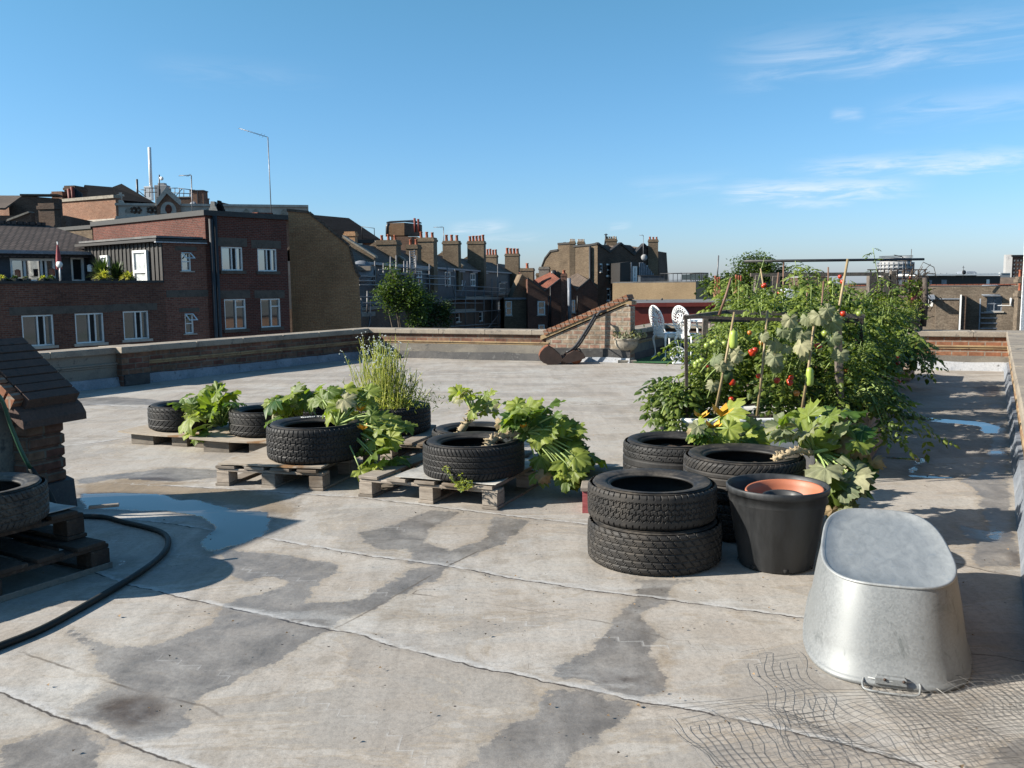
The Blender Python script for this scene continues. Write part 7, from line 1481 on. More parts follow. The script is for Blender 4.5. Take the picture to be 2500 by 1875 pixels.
# ---------------------------------------------------------------- tomato bed
def comp_leaf(m, base, d, up, L, tint, rr, slot=0):
    """a pinnate tomato leaf of seven toothed leaflets"""
    d = Vector(d).normalized(); up = (Vector(up) - d * Vector(up).dot(d)).normalized(); sd = d.cross(up)
    def lfl(c, dr, s_):
        dr = dr.normalized(); w = (dr.cross(up)).normalized() * s_ * .34; k = -up * s_ * rr.uniform(.05, .3)
        m.add([c, c + dr * s_ * .35 + w * .95 + k * .3, c + dr * s_ * .62 + w * .8 + k * .8, c + dr * s_ + k * 1.6, c + dr * s_ * .62 - w * .8 + k * .8, c + dr * s_ * .35 - w * .95 + k * .3, c + dr * s_ * .5 + up * s_ * .06], [(0, 1, 6), (1, 2, 6), (2, 3, 6), (3, 4, 6), (4, 5, 6), (5, 0, 6)], slot, min(1, max(0, tint + rr.gauss(0, .12))))
    droop = rr.uniform(.2, .75)
    def at(u): return Vector(base) + d * L * u - Vector((0, 0, 1)) * (L * droop * u * u)
    for u, s_ in ((.32, .26), (.6, .30), (.84, .27)):
        for sg in (-1, 1): lfl(at(u), d * .55 + sd * sg + Vector((0, 0, -.3)), L * s_ * rr.uniform(.8, 1.2))
    lfl(at(.97), d - Vector((0, 0, .5)), L * .38)
    return at(.97)
def tomato_plant(name, h, seed, nl=85, spread=.26, tall=0, mat='leaf_tomato'):
    rr = random.Random(seed); s_, m = MB(), MB(); axes = []
    for k in range(4):
        a = rr.uniform(0, 6.28); tip = Vector((math.cos(a) * spread * rr.uniform(.4, 1.1), math.sin(a) * spread * rr.uniform(.4, 1.1), h * rr.uniform(.72, 1.))); ax = spl([Vector((0, 0, 0)), Vector((tip.x * .25, tip.y * .25, tip.z * .4)), Vector((tip.x * .8, tip.y * .8, tip.z * .75)), tip], 4); axes.append(ax); s_.tube(ax, [.007 - .004 * i / len(ax) for i in range(len(ax))], 5)
    for k in range(tall):
        tip = Vector((rr.gauss(0, .12), rr.gauss(0, .1), h * rr.uniform(1.25, 1.42))); ax = spl([Vector((0, 0, h * .5)), Vector((tip.x * .3, tip.y * .3, h * .9)), tip], 5); axes.append(ax[6:]); s_.tube(ax, .004, 5)
        for i in range(9): c = ax[min(len(ax) - 1, 6 + i // 2)]; comp_leaf(m, c, (rr.gauss(0, 1), rr.gauss(0, 1), rr.uniform(0, .7)), (0, 0, 1), rr.uniform(.08, .15), rr.uniform(.1, .6), rr)
    for i in range(nl):
        ax = rr.choice(axes[:4]); k = rr.randint(1, len(ax) - 1); c = ax[k]; u = k / (len(ax) - 1); a = rr.uniform(0, 6.28)
        comp_leaf(m, c, (math.cos(a), math.sin(a), rr.uniform(-.25, .55)), (rr.gauss(0, .25) - .2, rr.gauss(0, .25) - .15, 1), rr.uniform(.13, .27) * (1.1 - .35 * u), min(1, max(0, rr.gauss(.3 + .25 * u, .22))), rr)
    return s_, m
PROTO = []
for k, (h, nl, sp_, tall) in enumerate(((.85, 170, .27, 0), (1.05, 190, .29, 0), (1.0, 185, .30, 0), (1.12, 180, .27, 1), (1.15, 200, .30, 0))):
    s_, m = tomato_plant('tomato_plant', h, 40 + k, nl, sp_, tall); PROTO.append((s_, m, h))
PM = []; TOM = []
for k, (s_, m, h) in enumerate(PROTO):
    t = thing('tomato_plant', '', 'plant'); a = s_.build('stems', M['stem'], t); b = m.build('foliage', M['leaf_tomato'], t); PM.append(t)
used_ = set()
TOMLAB = 'green tomato bush crowded among others in the planted bed'
def put_tomato(k, x, y, z, rz, s_, lab=None, sz=1.):
    t = PM[k] if k not in used_ else copy_tree(PM[k]); used_.add(k)
    t.location = (x, y, z); t.rotation_euler = (0, 0, rz); t.scale = (s_, s_, s_ * sz); t['label'] = lab or TOMLAB; t['group'] = 'tomato plants in the bed'; TOM.append(t); return t
rr = random.Random(21)
rows = [(6.45, 1.28, 2.35, .42, .80), (6.95, 1.38, 2.75, .42, .88), (7.5, 1.5, 3.0, .42, .90), (8.1, 1.62, 3.3, .42, .94), (8.8, 1.85, 3.6, .42, .97), (9.5, 2.1, 3.95, .42, 1.02), (10.2, 2.3, 4.3, .42, 1.0), (11.0, 2.75, 4.75, .42, .95), (11.8, 3.6, 5.2, .42, .85)]
for i, (y, xa, xb, z, s_) in enumerate(rows):
    xb -= .1 if i > 3 else .05
    xa = max(xa, .232 * y + .18) if i > 2 else .205 * y + .12
    n_ = max(3, int((xb - xa) / .42) + 1)
    for j in range(n_):
        u = j / (n_ - 1); x = xa + (xb - xa) * u + rr.uniform(-.08, .08); edge = .78 if u > .85 else 1.
        k = rr.choice((0, 1, 2, 4))
        
        low = (.78 if i < 3 else .90) if u < .3 else 1.0 if u < .6 else 1.04
        if i >= 7 and u < .3: continue
        put_tomato(k, x, y + rr.uniform(-.15, .15), z - .04, rr.uniform(0, 6.28), s_ * rr.uniform(.78, 1.14) * edge * low * (1.0 if k else 1.15))
for px, py0, Y, k in ((1835, 600, 10.4, 3), (1965, 622, 9.6, 3), (2150, 590, 10.0, 3)):
    ztop = P(px, py0, Y).z; q = P(px, 800, Y); put_tomato(3, q.x, Y, .4, rr.uniform(0, 6), (ztop - .4) / 1.55, 'tomato plant with a thin shoot reaching above the black bar %s' % {1835: 'at its left end', 1965: 'near its middle', 2150: 'by the far round tower'}[px])
# loose shoots hanging out of the bed
def trail(label, root, tips, seed, mat='leaf_tomato', L=(.12, .2)):
    rr = random.Random(seed); root = Vector(root); t = thing('tomato_plant', label, 'plant', root, 0, 'tomato plants in the bed'); s_, m = MB(), MB()
    for px, py, Y in tips:
        tip = P(px, py, Y) - root; mid = tip * .5 + Vector((0, 0, .18)); ax = spl([Vector((0, 0, 0)), mid, tip], 6); s_.tube(ax, .005, 5)
        for c in ax[2:]:
            for q in range(2): comp_leaf(m, c, (rr.gauss(tip.x, .6), rr.gauss(tip.y, .6), rr.uniform(-.5, .3)), (rr.gauss(0, .3), -.3, 1), rr.uniform(*L), rr.uniform(.1, .7), rr)
    s_.build('stems', M['stem'], t); m.build('foliage', M[mat], t); TOM.append(t); return t
trail('tomato shoots straying left of the bed over a small grey pot', (1.25, 6.5, .42), [(1600, 960, 6.4), (1625, 985, 6.3), (1640, 950, 6.5), (1615, 1010, 6.2), (1640, 1030, 6.15), (1665, 975, 6.3)], 3)
trail('dark tomato shoots hanging out to the right over the wet walkway', (2.55, 6.75, .5), [(2170, 1010, 6.5), (2210, 1040, 6.4), (2270, 1060, 6.4), (2180, 1075, 6.3), (2160, 1050, 6.3), (2150, 960, 6.8)], 4, L=(.10, .17))
trail('low tomato shoots spilling over the right hand planter near the far wall', (5.0, 11.6, .42), [(2255, 850, 11.3), (2240, 880, 11.2), (2270, 870, 11.4), (2225, 830, 11.6), (2260, 895, 11.1), (2205, 850, 11.2)], 5, L=(.14, .24))
q = P(1670, 1010, 6.3); o = one(lambda m: m.lathe(potprof(.09, .13, .22, .02), 24), 'small_grey_pot', M['plastic']); o.location = (1.2, 6.55, .2); tag(o, 'grey pot beside the white trough, under straying tomato shoots', 'plant pot', kind='thing')
o = one(lambda m: m.box((-.16, -.16, 0), (.16, .16, .2), bev=.01), 'block', M['render']); o.location = (1.2, 6.55, 0); tag(o, 'cement block under the grey pot by the white trough', 'block', kind='thing')
# fruit: each one a part of the plant it hangs on
RED = [(805, 350), (797, 356), (915, 408), (800, 465), (812, 470), (1360, 288), (1380, 325), (705, 840), (735, 828), (715, 850), (1190, 795), (1200, 800), (1383, 560), (895, 1050), (985, 1055), (1000, 1030), (990, 1070), (565, 1065), (1650, 900), (1775, 880), (1785, 925), (1690, 1020), (1790, 1060), (380, 950), (1400, 980), (560, 1190), (970, 570), (762, 1018)]
ORA = [(1130, 390), (1040, 1145), (1035, 520), (785, 775), (1025, 530), (1045, 512), (695, 700)]
GRE = [(380, 795), (420, 775), (435, 770), (300, 930), (320, 915), (345, 905), (325, 940), (385, 970), (1250, 705), (1270, 725), (1365, 780), (1450, 800), (1205, 825), (1615, 1415), (1880, 900), (1580, 545), (510, 780), (440, 795), (1010, 590), (1440, 815), (1500, 560), (300, 945), (1290, 335)]
for lst, mt, nm in ((RED, 'tom_red', 'tomato'), (ORA, 'tom_orange', 'tomato'), (GRE, 'tom_green', 'tomato')):
    for x, y in lst:
        px, py = 1600 + x / 3.016, 580 + y / 3.016
        Y = (9.0 if y < 480 else 8.2 if y < 600 else 6.22) if x < 1560 else (9.6 if y < 1100 else 6.3)
        if 1340 < x < 1560 and y > 480: Y = 6.6
        p = P(px, py, Y); host = min(TOM, key=lambda o: (o.location - p).length + (0 if o.scale.x else 0)); r = .0215 * rr.uniform(.8, 1.2) * (Y / 6.2) ** .35
        M4 = (Matrix.Translation(host.location) @ host.rotation_euler.to_matrix().to_4x4() @ Matrix.Diagonal((*host.scale, 1))).inverted()
        o = one(lambda m: m.lathe([(.0, -r), (r * .6, -r * .82), (r, -r * .1), (r * .9, r * .5), (r * .45, r * .82), (0, r * .72)], 14), nm, M[mt]); o.parent = host; o.matrix_local = M4 @ Matrix.Translation(p)
# squash vine on the front canes: big pale leaves and hanging cucumbers
t = thing('cucumber_vine', 'cucumber vine with large pale mildewed leaves climbing the front canes of the bed', 'plant', (1.75, 6.25, .42)); st, lf = MB(), MB(); rr = random.Random(8)
for x, y, s_ in ((1450, 900, .17), (1580, 970, .17), (1160, 940, .14), (1320, 930, .13), (1180, 1050, .17), (1290, 1090, .17), (1270, 1200, .16), (1000, 1180, .15), (1000, 1330, .15), (1590, 1140, .13), (1670, 1290, .15), (1020, 1410, .12), (400, 1330, .14), (500, 1380, .15), (570, 1290, .16), (1080, 1060, .12), (880, 1110, .10), (450, 1420, .10), (1530, 850, .13), (1300, 1300, .10), (620, 1300, .13), (980, 1290, .12), (380, 1600, .12), (1120, 1230, .11)):
    p = P(*zE(x, y), 6.05 + rr.uniform(-.08, .1)) - t.location; big_leaf(lf, p, (rr.gauss(0, .5), -.35, -.75), (rr.gauss(-.35, .3), -.8, .55), s_ * .74, rr.uniform(.0, .9), rr, 5, .16, .45)
    stalk_to(st, (p.x + rr.gauss(0, .05), p.y + .12, p.z - .12), p, .004, rr)
st.build('stalks', M['stem'], t); lf.build('leaves', M['leaf_pale'], t)
for x, y0_, y1_, r in ((584, 1065, 1250, .026), (1355, 1440, 1630, .023)):
    a, b = P(*zE(x, y0_), 6.0) - t.location, P(*zE(x, y1_), 6.0) - t.location; one(lambda m: m.tube(spl([a, a.lerp(b, .25), a.lerp(b, .75), b], 3), [r * .35, r * .8, r, r * 1.05, r * 1.1, r * 1.1, r * 1.1, r, r * .9, r * .4], 10), 'cucumber', M['cucumber'], t)
a, b = P(*zE(530, 1470), 6.02) - t.location, P(*zE(525, 1600), 6.02) - t.location; one(lambda m: m.tube(spl([a, a.lerp(b, .5), b], 3), [.012, .03, .036, .036, .03, .02, .012], 10), 'cucumber', M['leaf_dark'], t)
# ---------------------------------------------------------------- trough, planters, frames and canes
t = thing('white_trough', 'white enamel trough holding the front row of tomatoes and canes', 'trough', (1.16, 6.12, 0), .02)
def trough(m, w=1.02, d=.62, h=.455):
    n_ = 40; rings = [(.8, .82, 0), (.9, .9, .02), (.97, .95, h * .6), (1., 1., h - .04), (1.03, 1.04, h - .03), (1.035, 1.05, h - .008), (1.02, 1.03, h), (.96, .93, h), (.94, .9, h - .03), (.93, .88, h - .1)]; vs = []
    for sx_, sy_, z in rings:
        for k in range(n_):
            a = 2 * math.pi * k / n_; c, s = math.cos(a), math.sin(a); vs.append((w / 2 + w / 2 * sx_ * abs(c) ** .35 * (1 if c > 0 else -1), d / 2 + d / 2 * sy_ * abs(s) ** .35 * (1 if s > 0 else -1), z))
    m.add(vs, [(i * n_ + j, i * n_ + (j + 1) % n_, (i + 1) * n_ + (j + 1) % n_, (i + 1) * n_ + j) for i in range(len(rings) - 1) for j in range(n_)], smooth=True)
one(trough, 'body', M['enamel'], t); one(lambda m: m.box((.06, .06, .3), (.96, .56, .40)), 'soil', M['soil'], t)
vd = Vector((.47, .88, 0)).normalized()
for k, (ox, oy, L_, lab) in enumerate(((2.62, 6.55, 1.15, 'wooden planter box hidden behind the front trough and foliage'), (3.22, 7.95, 1.2, 'wooden planter box under the dense middle of the tomato bed'), (4.32, 10.3, 1.75, 'peeling planter box with its pale side facing the walkway'), (5.38, 12.1, .75, 'small peeling planter at the far end of the tomato bed'))):
    t = thing('planter_box', lab, 'planter', (ox, oy, 0), math.atan2(vd.y, vd.x), 'planter boxes of the tomato bed'); d_ = 1.15 if k < 3 else .6
    for b in ((0, 0, L_, .025), (0, d_ - .025, L_, d_), (0, .026, .025, d_ - .026), (L_ - .025, .026, L_, d_ - .026)):
        one(lambda m: [m.box((b[0], b[1], .03 + i * .135), (b[2], b[3], .03 + i * .135 + .13), tint=.3 + .3 * i, bev=.004) for i in range(3)], 'side', M['planter_old'], t)
    one(lambda m: m.box((.026, .026, .05), (L_ - .026, d_ - .026, .38)), 'soil', M['soil'], t)
def pole(name, label, a, b, r, mat, sq=False, group=None, cat='pole'):
    a, b = Vector(a), Vector(b); t = thing(name, label, cat, a, 0, group)
    if sq:
        d = b - a; Mx = d.to_track_quat('Z', 'X').to_matrix().to_4x4(); one(lambda m: m.box((-r, -r, 0), (r, r, d.length), M=Mx, bev=r * .15), 'shaft', M[mat], t)
    else: one(lambda m: m.tube([Vector((0, 0, 0)), (b - a) * .5 + Vector((r * .5, 0, 0)), b - a], [r, r * .95, r * .85], 7), 'shaft', M[mat], t)
    return t
def gp(px, py, Y, z=0.): q = P(px, py, Y); return Vector((q.x, q.y, z))
# front frame
t = thing('plant_support', 'low frame of dark timber posts and rails round the front of the tomato bed', 'frame', (1.25, 6.4, 0))
def fr(part, a, b, r, mat): a, b = Vector(a) - t.location, Vector(b) - t.location; d = b - a; Mx = Matrix.Translation(a) @ d.to_track_quat('Z', 'X').to_matrix().to_4x4(); one(lambda m: m.box((-r, -r, 0), (r, r, d.length), M=Mx, bev=r * .15), part, M[mat], t)
fr('post', gp(1681, 1000, 6.3), P(1674, 770, 6.3), .0105, 'timber_dark'); fr('post', gp(1712, 900, 7.1, .1), P(1722, 778, 7.1), .02, 'timber_old'); fr('post', gp(2060, 1010, 6.3, .1), P(2044, 780, 6.3), .022, 'timber_old'); fr('post', gp(2098, 900, 7.4, .1), P(2098, 772, 7.4), .025, 'timber_dark')
fr('rail', P(1668, 773, 6.3), P(2060, 786, 6.3), .010, 'timber_dark'); fr('rail', P(1770, 761, 7.3), P(2110, 772, 7.3), .016, 'timber_old'); fr('rail', P(1673, 775, 6.3), P(1770, 761, 7.3), .013, 'timber_old'); fr('rail', P(1720, 780, 7.1), P(2100, 783, 7.4), .018, 'timber_dark')
# back frame
t = thing('plant_support', 'tall weathered timber frame at the back of the tomato bed', 'frame', (3.0, 11.2, 0))
fr('post', gp(1846, 780, 11.2), P(1852, 672, 11.2), .045, 'timber_old'); fr('post', gp(1888, 780, 11.2), P(1893, 674, 11.2), .045, 'timber_old'); fr('post', gp(2128, 780, 11.6), P(2129, 668, 11.6), .05, 'timber_old'); fr('rail', P(1832, 671, 11.2), P(2156, 669, 11.2), .022, 'timber_old'); fr('rail', P(1968, 681, 11.1), P(2030, 681, 11.1), .012, 'timber_old')
pole('black_bar', 'long thin black bar held up above the tomato bed', P(1817, 638, 10.6), P(2256, 633, 10.6), .017, 'iron', cat='bar')
pole('support_cane', 'thin upright cane holding the left half of the black bar', gp(1913, 760, 10.6), P(1913, 634, 10.6), .012, 'cane_dark', cat='cane')
CN = [((1755, 770, 6.05), (1785, 678, 6.05), 0, 'brown cane leaning right, tied where it meets its neighbour, left of the cucumber'), ((1745, 1010, 6.0), (1793, 762, 6.05), 1, 'pale cane leaning behind the hanging cucumber'), ((1848, 1015, 6.0), (1874, 758, 6.1), 1, 'pale cane in the middle of the front row'), ((1957, 1005, 6.0), (1989, 780, 6.05), 1, 'pale cane left of the square grey post'), ((1888, 770, 8.2), (1901, 665, 8.2), 0, 'brown cane leaning between the white panels'), ((1865, 710, 9.2), (1857, 655, 9.2), 1, 'short pale cane top left of the back frame'), ((2005, 755, 8.), (2011, 686, 8.), 0, 'dark cane rising from the middle of the bed'), ((2047, 752, 8.4), (2070, 632, 8.4), 1, 'thick pale cane with a leafy tip, leaning right'), ((2022, 690, 9.6), (2022, 652, 9.6), 0, 'short brown cane below the black bar'), ((1970, 715, 9.2), (1971, 680, 9.2), 0, 'short dark cane right of the white panels')]
for a, b, mt, lab in CN:
    A_, B_ = P(*a), P(*b)
    if a[1] < 900 and 'tied' not in lab: d = (A_ - B_).normalized(); A_ = B_ + d * ((B_.z - .35) / max(.2, -d.z)) if d.z < -.2 else A_
    pole('bamboo_cane', lab, A_, B_, .0095 if 'thick' not in lab else .014, 'cane' if mt else 'cane_dark', cat='cane', group='bamboo canes in the tomato bed')
for px0, px1, py0, py1, lab in ((1853, 1884, 705, 790, 'square white panel half hidden by tomatoes'), (1914, 1952, 704, 790, 'round topped white panel half hidden by tomatoes')):
    a, b = P(px0, py1, 12.6), P(px1, py0, 12.6); t = thing('white_board', lab, 'board', ((a.x + b.x) / 2, 12.6, 0)); w_2 = (b.x - a.x) / 2
    pts = [(-w_2, 0, 0), (w_2, 0, 0)] + [(w_2 * math.cos(k / 8 * math.pi) * (1), 0, b.z - (w_2 * .5 if 'round' in lab else .03) * (1 - math.sin(k / 8 * math.pi))) for k in range(9)]
    one(lambda m: m.prism(pts, (0, .3, 0)), 'body', M['enamel'], t); one(lambda m: m.box((-w_2 * .95, -.012, b.z * .62), (w_2 * .95, -.002, b.z * .63)), 'seam', M['lead'], t)
# trellis gate and heavy post on the far parapet
t = thing('wire_trellis', 'rusty wire trellis between posts on the far parapet', 'trellis', P(*zF(590, 1020), 14.3))
def tr_(m):
    o = t.location
    for x in (315, 385, 452, 520, 585, 655, 725, 795, 865): m.tube([P(*zF(x + 6, 1010), 14.3) - o, P(*zF(x, 450), 14.3) - o], .011, 4)
    for x0, x1, y in ((280, 885, 450), (350, 870, 540), (300, 860, 760)): m.tube([P(*zF(x0, y), 14.28) - o, P(*zF(x1, y), 14.28) - o], .011, 4)
one(tr_, 'wires', M['rust_dark'], t)
for x, y, w_, mt in ((328, 500, .05, 'timber_old'), (460, 480, .045, 'timber_old'), (540, 460, .04, 'timber_old')): pole('timber_post', 'weathered post of the trellis, %s' % {328: 'left one', 460: 'middle one', 540: 'right thin one'}[x], P(*zF(x - 4, 1020), 14.2), P(*zF(x, y), 14.2), w_, mt, True, 'trellis posts', 'post')
pole('timber_post', 'heavy rounded timber post at the right end of the trellis', P(*zF(845, 1025), 14.0), P(*zF(862, 530), 14.0), .047, 'timber_dark', False, None, 'post')
pole('timber_brace', 'reddish diagonal brace on the trellis', P(*zF(718, 775), 14.1), P(*zF(828, 655), 14.1), .03, 'wood_red', True, None, 'brace')
t = thing('dead_climber', 'tangle of bare brown climber twigs on the trellis', 'climber', P(*zF(760, 1000), 14.15)); m = MB(); rr = random.Random(6)
for k in range(70):
    a = P(*zF(rr.gauss(770, 45), rr.uniform(540, 1000)), 14.15 + rr.gauss(0, .08)) - t.location; pts = [a]
    for i in range(5): pts.append(pts[-1] + Vector((rr.gauss(0, .08), rr.gauss(0, .04), rr.gauss(.02, .08))))
    m.tube(pts, .006, 4)
m.build('twigs', M['bark'], t); m = MB()
for k in range(260): c = P(*zF(rr.gauss(760, 60), rr.uniform(560, 820)), 14.1 + rr.gauss(0, .08)) - t.location; u = Vector((rr.gauss(0, 1), rr.gauss(0, 1), rr.gauss(0, 1))).normalized() * .035; v = u.cross(Vector((0, 1, .3))).normalized() * .02; m.add([c - u, c + v, c + u, c - v], [(0, 1, 2, 3)], 0, rr.random())
m.build('leaves', M['leaf_tomato'], t)
a, b = P(*zF(625, 960), 13.95), P(*zF(805, 1020), 13.95); t = thing('black_bowl_planter', 'shallow black planter on the parapet below the trellis', 'planter', ((a.x + b.x) / 2, 13.95, .60)); w_2 = (b.x - a.x) / 2
one(lambda m: m.lathe([(0, .05), (w_2 * .85, .05), (w_2, .2), (w_2 * 1.02, .21), (w_2 * .95, .21), (w_2 * .9, .16), (0, .15)], 24), 'bowl', M['plastic'], t); [one(lambda m: m.box((x - .03, -.03, 0), (x + .03, .03, .06)), 'foot', M['plastic'], t) for x in (-.15, .15)]
sprig('tuft of yellow green grass in the shallow black planter', (t.location.x + .02, 13.95, .76), 45, .32, 'leaf_grass', 9, .10, 'grass_tuft', .02)
# ================================================================ things along the back of the deck
# green turf mat
t = thing('turf_mat', 'bright green artificial turf mat under the white chairs', 'mat', (2.1, 15.5, .012))
one(lambda m: m.prism([Vector(p) - Vector((2.1, 15.5, 0)) for p in ((1.95, 15.55, 0), (2.6, 15.25, 0), (4.6, 14.75, 0), (5.2, 16.3, 0), (3.1, 17.6, 0), (2.2, 15.9, 0))], (0, 0, .014)), 'mat', M['turf'], t)
# urn
q = G(1528, 884); t = thing('garden_urn', 'weathered stone urn with a fluted bowl, planted, at the foot of the raked gable', 'urn', (q.x, q.y - .05, 0))
one(lambda m: m.box((-.16, -.16, 0), (.16, .16, .05), bev=.01), 'plinth', M['stone'], t)
one(lambda m: m.lathe([(.13, .05), (.12, .075), (.07, .10), (.055, .14), (.065, .165), (.055, .18), (.07, .2)], 24), 'stem', M['stone'], t)
one(lambda m: m.lathe([(.06, .195), (.13, .22), (.185, .28), (.205, .35), (.20, .385), (.225, .40), (.23, .42), (.20, .425), (.18, .40), (0, .39)], 48, rad=lambda a, z: 1 + (.045 * abs(math.sin(a * 9)) if .2 < z < .38 else .02 * math.sin(a * 12))), 'bowl', M['stone'], t)
rr = random.Random(3); m = MB()
for k in range(420): c = Vector((rr.gauss(.03, .12), rr.gauss(0, .1), .43 + abs(rr.gauss(0, .06)))); u = Vector((rr.gauss(0, 1), rr.gauss(0, 1), rr.gauss(.3, .8))).normalized() * .04; v = u.cross(Vector((rr.gauss(0, 1), 1, 0))).normalized() * .014; m.add([c - u, c + v, c + u, c - v], [(0, 1, 2, 3)], 0, rr.random())
u_ = thing('urn_plant', 'small straggly green and buff plant in the stone urn', 'plant', t.location); m.build('leaves', M['leaf_urn'], u_)
m = MB()
for k in range(160): c = Vector((-.16 + rr.gauss(0, .08), .1 + rr.gauss(0, .03), .48 + rr.gauss(0, .09))); u = Vector((rr.gauss(0, 1), rr.gauss(0, .4), rr.gauss(0, 1))).normalized() * .022; v = u.cross(Vector((0, 1, .2))).normalized() * .012; m.add([c - u, c + v, c + u, c - v], [(0, 1, 2, 3)], 0, .6 + .4 * rr.random())
m.build('dry_flower_heads', M['leaf_dry'], u_)
# old cylinder mower: rusty curved grass box, drum and leaning handles
u1 = 15.35 / FPX / 4.148; q = G(*zD(505, 1545)); t = thing('rusty_mower', 'antique rusty cylinder mower with curved grass box and long handles', 'mower', (q.x, 15.3, 0))
def mp(x, y): return Vector(((x - 505) * u1, 0, max(.004, (1545 - y) * u1)))
W_ = .40
arc = [(372, 1350), (330, 1375), (295, 1415), (280, 1455), (290, 1495), (325, 1525), (372, 1541)]
ou = [mp(*p) for p in arc]
def sheet_(m):
    for a, b in zip(ou[:-1], ou[1:]): 
        n_ = (b - a).cross(Vector((0, 1, 0))).normalized() * .006; m.prism([a, b, b + n_, a + n_], (0, W_, 0))
one(sheet_, 'grass_box', M['rust'], t)
side = ou + [mp(470, 1541), mp(520, 1500), mp(505, 1455), mp(440, 1395)]
for y in (-.006, W_): one(lambda m: m.prism([p + Vector((0, y, 0)) for p in side], (0, .006, 0)), 'box_side', M['rust_dark'], t)
one(lambda m: m.prism([mp(372, 1541), mp(470, 1541), mp(470, 1536), mp(372, 1535)], (0, W_, 0)), 'box_floor', M['rust_dark'], t)
def drum(m, c, r): m.lathe([(0, 0), (r, 0), (r, W_ - .02), (0, W_ - .02)], 24, M=Matrix.Translation(c + Vector((0, W_ - .01, 0))) @ Matrix.Rotation(math.pi / 2, 4, 'X'))
one(lambda m: drum(m, mp(655, 1475) + Vector((0, 0, .0)), .108), 'roller', M['rust'], t); one(lambda m: drum(m, mp(530, 1500), .065), 'cutting_cylinder', M['rust_dark'], t)
for y in (-.02, W_ + .005): one(lambda m: m.prism([p + Vector((0, y, 0)) for p in (mp(505, 1500), mp(560, 1440), mp(640, 1400), mp(730, 1430), mp(745, 1480), mp(690, 1500), mp(560, 1530))], (0, .014, 0)), 'side_frame', M['rust_dark'], t)
one(lambda m: (m.tube([mp(690, 1385) + Vector((0, .1, 0)), mp(750, 1480) + Vector((0, .1, 0))], .012, 6), m.tube([mp(560, 1440), mp(690, 1385) + Vector((0, .1, 0))], .012, 6)), 'brace', M['rust_dark'], t)
hA = [mp(560, 1425) + Vector((0, .08, 0)), mp(650, 1360) + Vector((0, .08, 0)), mp(765, 1200) + Vector((0, .16, 0)), mp(862, 1045) + Vector((0, .26, 0))]; hB = [mp(610, 1425) + Vector((0, .3, 0)), mp(690, 1365) + Vector((0, .3, 0)), mp(800, 1200) + Vector((0, .32, 0)), mp(905, 1035) + Vector((0, .34, 0)), mp(985, 1015) + Vector((0, .36, 0))]
for h__ in (hA, hB): one(lambda m: m.tube(spl(h__, 4), .024, 7), 'handle', M['iron'], t)
one(lambda m: (m.tube([mp(722, 1262) + Vector((0, .13, 0)), mp(760, 1262) + Vector((0, .31, 0))], .01, 6), m.tube([mp(842, 1065) + Vector((0, .24, 0)), mp(885, 1065) + Vector((0, .33, 0))], .012, 6)), 'cross_bar', M['rust_dark'], t)
one(lambda m: m.lathe([(.014, 0), (.022, .01), (.022, .12), (.014, .13)], 10, M=Matrix.Translation(mp(985, 1015) + Vector((0, .36, 0))) @ Matrix.Rotation(-math.pi / 2, 4, 'Y')), 'grip', M['rust_dark'], t)
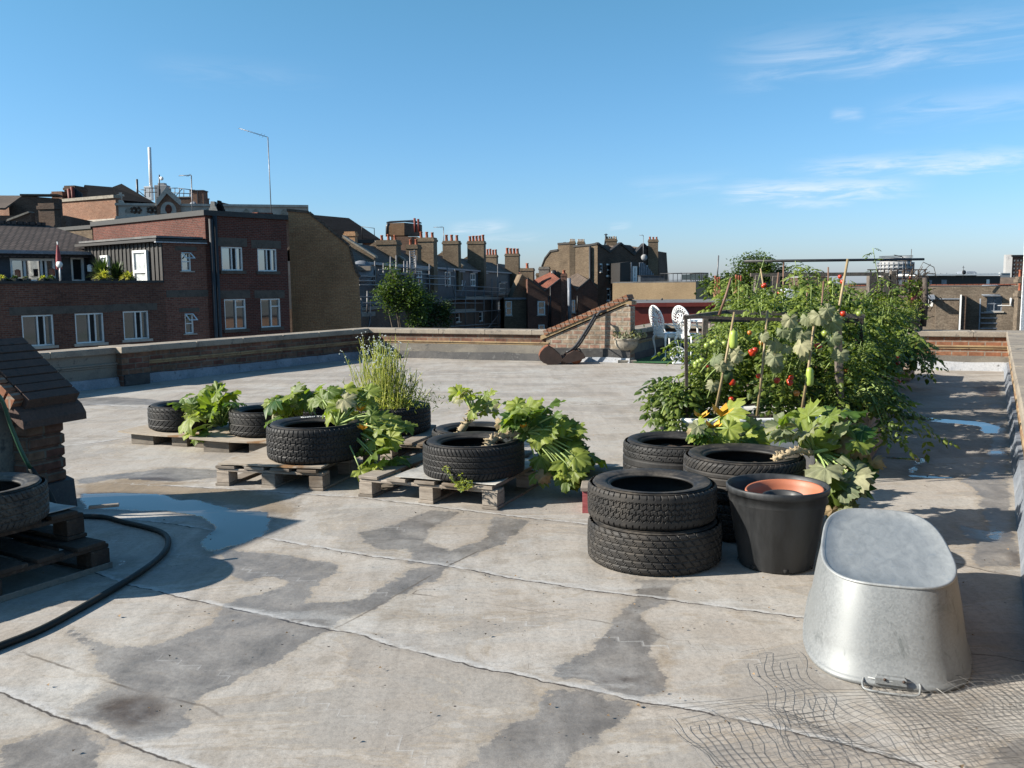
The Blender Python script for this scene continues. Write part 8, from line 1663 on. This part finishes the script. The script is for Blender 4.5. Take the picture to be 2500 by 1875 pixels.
# white cast iron chairs
def chair(label, loc, rz):
    t = thing('garden_chair', label, 'chair', loc, rz, 'white cast iron garden chairs'); mt = M['cast']
    # local +y is the way the sitter faces
    one(lambda m: (m.lathe([(.0, .43), (.19, .43), (.205, .44), (.205, .455), (.19, .46), (0, .452)], 32),), 'seat', mt, t)
    def back(m):
        def bp(a, k): # oval panel leaning back
            x = .185 * k * math.sin(a); z = .70 + .245 * k * math.cos(a); return Vector((x, -.19 - (z - .46) * .28 + .35 * x * x, z))
        m.tube([bp(a / 40 * 6.2832, 1) for a in range(41)], .013, 6)
        m.tube([bp(a / 30 * 6.2832, .5) for a in range(31)], .008, 5); m.tube([bp(a / 36 * 6.2832, .78) for a in range(37)], .006, 5)
        for k in range(22):
            a = k / 22 * 6.2832; m.tube([bp(a, .5), bp(a + .05, .78), bp(a, 1)], .0085, 5)
        for k in range(8):
            a = k / 8 * 6.2832; m.tube([bp(a, .04), bp(a + .2, .26), bp(a, .5)], .016, 5)
        m.lathe([(0, 0), (.05, 0), (.05, .012), (0, .02)], 12, M=Matrix.Translation(bp(0, 0)) @ Matrix.Rotation(math.pi / 2, 4, 'X'))
        for k in range(22):
            a = (k + .5) / 22 * 6.2832; c = bp(a, .9); m.lathe([(0, 0), (.014, 0), (.014, .01), (0, .014)], 6, M=Matrix.Translation(c) @ Matrix.Rotation(math.pi / 2, 4, 'X'))
    one(back, 'backrest', mt, t)
    one(lambda m: (m.prism([(-.16, -.19, .44), (.16, -.19, .44), (.12, -.20, .52), (.05, -.2, .50), (-.05, -.2, .50), (-.12, -.20, .52)], (0, -.014, 0))), 'back_plate', mt, t)
    for sx_ in (-1, 1):
        one(lambda m: m.tube(spl([Vector((sx_ * .19, -.2, .62)), Vector((sx_ * .235, -.08, .60)), Vector((sx_ * .225, .06, .55)), Vector((sx_ * .19, .10, .455))], 4), .012, 6), 'arm', mt, t)
        for sy_ in (-1, 1):
            one(lambda m: m.tube(spl([Vector((sx_ * .13, sy_ * .13, .44)), Vector((sx_ * .175, sy_ * .18, .36)), Vector((sx_ * .155, sy_ * .165, .2)), Vector((sx_ * .15, sy_ * .16, .07)), Vector((sx_ * .185, sy_ * .2, .012))], 5), [.03, .032, .031, .028, .025, .022, .02, .018, .017, .016, .015, .014, .013, .013, .012, .012, .012, .013, .014, .016, .018], 7), 'leg', mt, t)
    one(lambda m: m.lathe([(.185, .37), (.19, .37), (.2, .435), (.19, .435)], 32, rad=lambda a, z: 1 + (.02 * math.sin(a * 14) if z < .4 else 0)), 'apron', mt, t)
    return t
ch1 = chair('white cast iron chair with an oval pierced back, the left one of the pair', (2.79, 16.1, .026), math.radians(-62)); ch2 = chair('white cast iron chair with an oval pierced back, nearer the table', (3.12, 15.75, .026), math.radians(-48))
q = P(*zE(312, 972), 15.75); t = thing('garden_table', 'round white garden table partly hidden by the tomato frame', 'table', (q.x, 15.75, .026))
one(lambda m: m.lathe([(0, .665), (.36, .665), (.375, .675), (.375, .69), (.36, .70), (0, .697)], 40), 'tabletop', M['cast'], t)
for k in range(3): a = k * 2.094 + .3; one(lambda m: m.tube(spl([Vector((.2 * math.cos(a), .2 * math.sin(a), .69)), Vector((.17 * math.cos(a), .17 * math.sin(a), .4)), Vector((.2 * math.cos(a), .2 * math.sin(a), .1)), Vector((.26 * math.cos(a), .26 * math.sin(a), .012))], 4), .018, 7), 'leg', M['cast'], t)
q = P(*zD(1680, 1415), 15.2); t = thing('ornate_roundel', 'round pierced white casting standing on edge before the chairs', 'roundel', (q.x, 15.2, 0)); R_ = .135; T = Matrix.Translation((0, 0, R_ + .03)) @ Matrix.Rotation(math.radians(82), 4, 'X') @ Matrix.Rotation(.1, 4, 'Z')
def rnd(m):
    for r0, r1 in ((.82, 1.), (.30, .42)): m.lathe([(R_ * r0, 0), (R_ * r0, .02), (R_ * r1, .02), (R_ * r1, 0), (R_ * r0, 0)], 36, M=T)
    for k in range(6): m.box((R_ * .4, -.022, .002), (R_ * .84, .022, .018), M=T @ Matrix.Rotation(k * 1.047, 4, 'Z'))
    for k in range(6): m.lathe([(0, 0), (.02, 0), (.02, .024), (0, .026)], 8, M=T @ Matrix.Rotation(k * 1.047 + .5, 4, 'Z') @ Matrix.Translation((R_ * .66, 0, 0)))
one(rnd, 'roundel', M['cast'], t); one(lambda m: m.box((-.09, -.05, 0), (.09, .05, .04), bev=.01), 'foot', M['cast'], t)
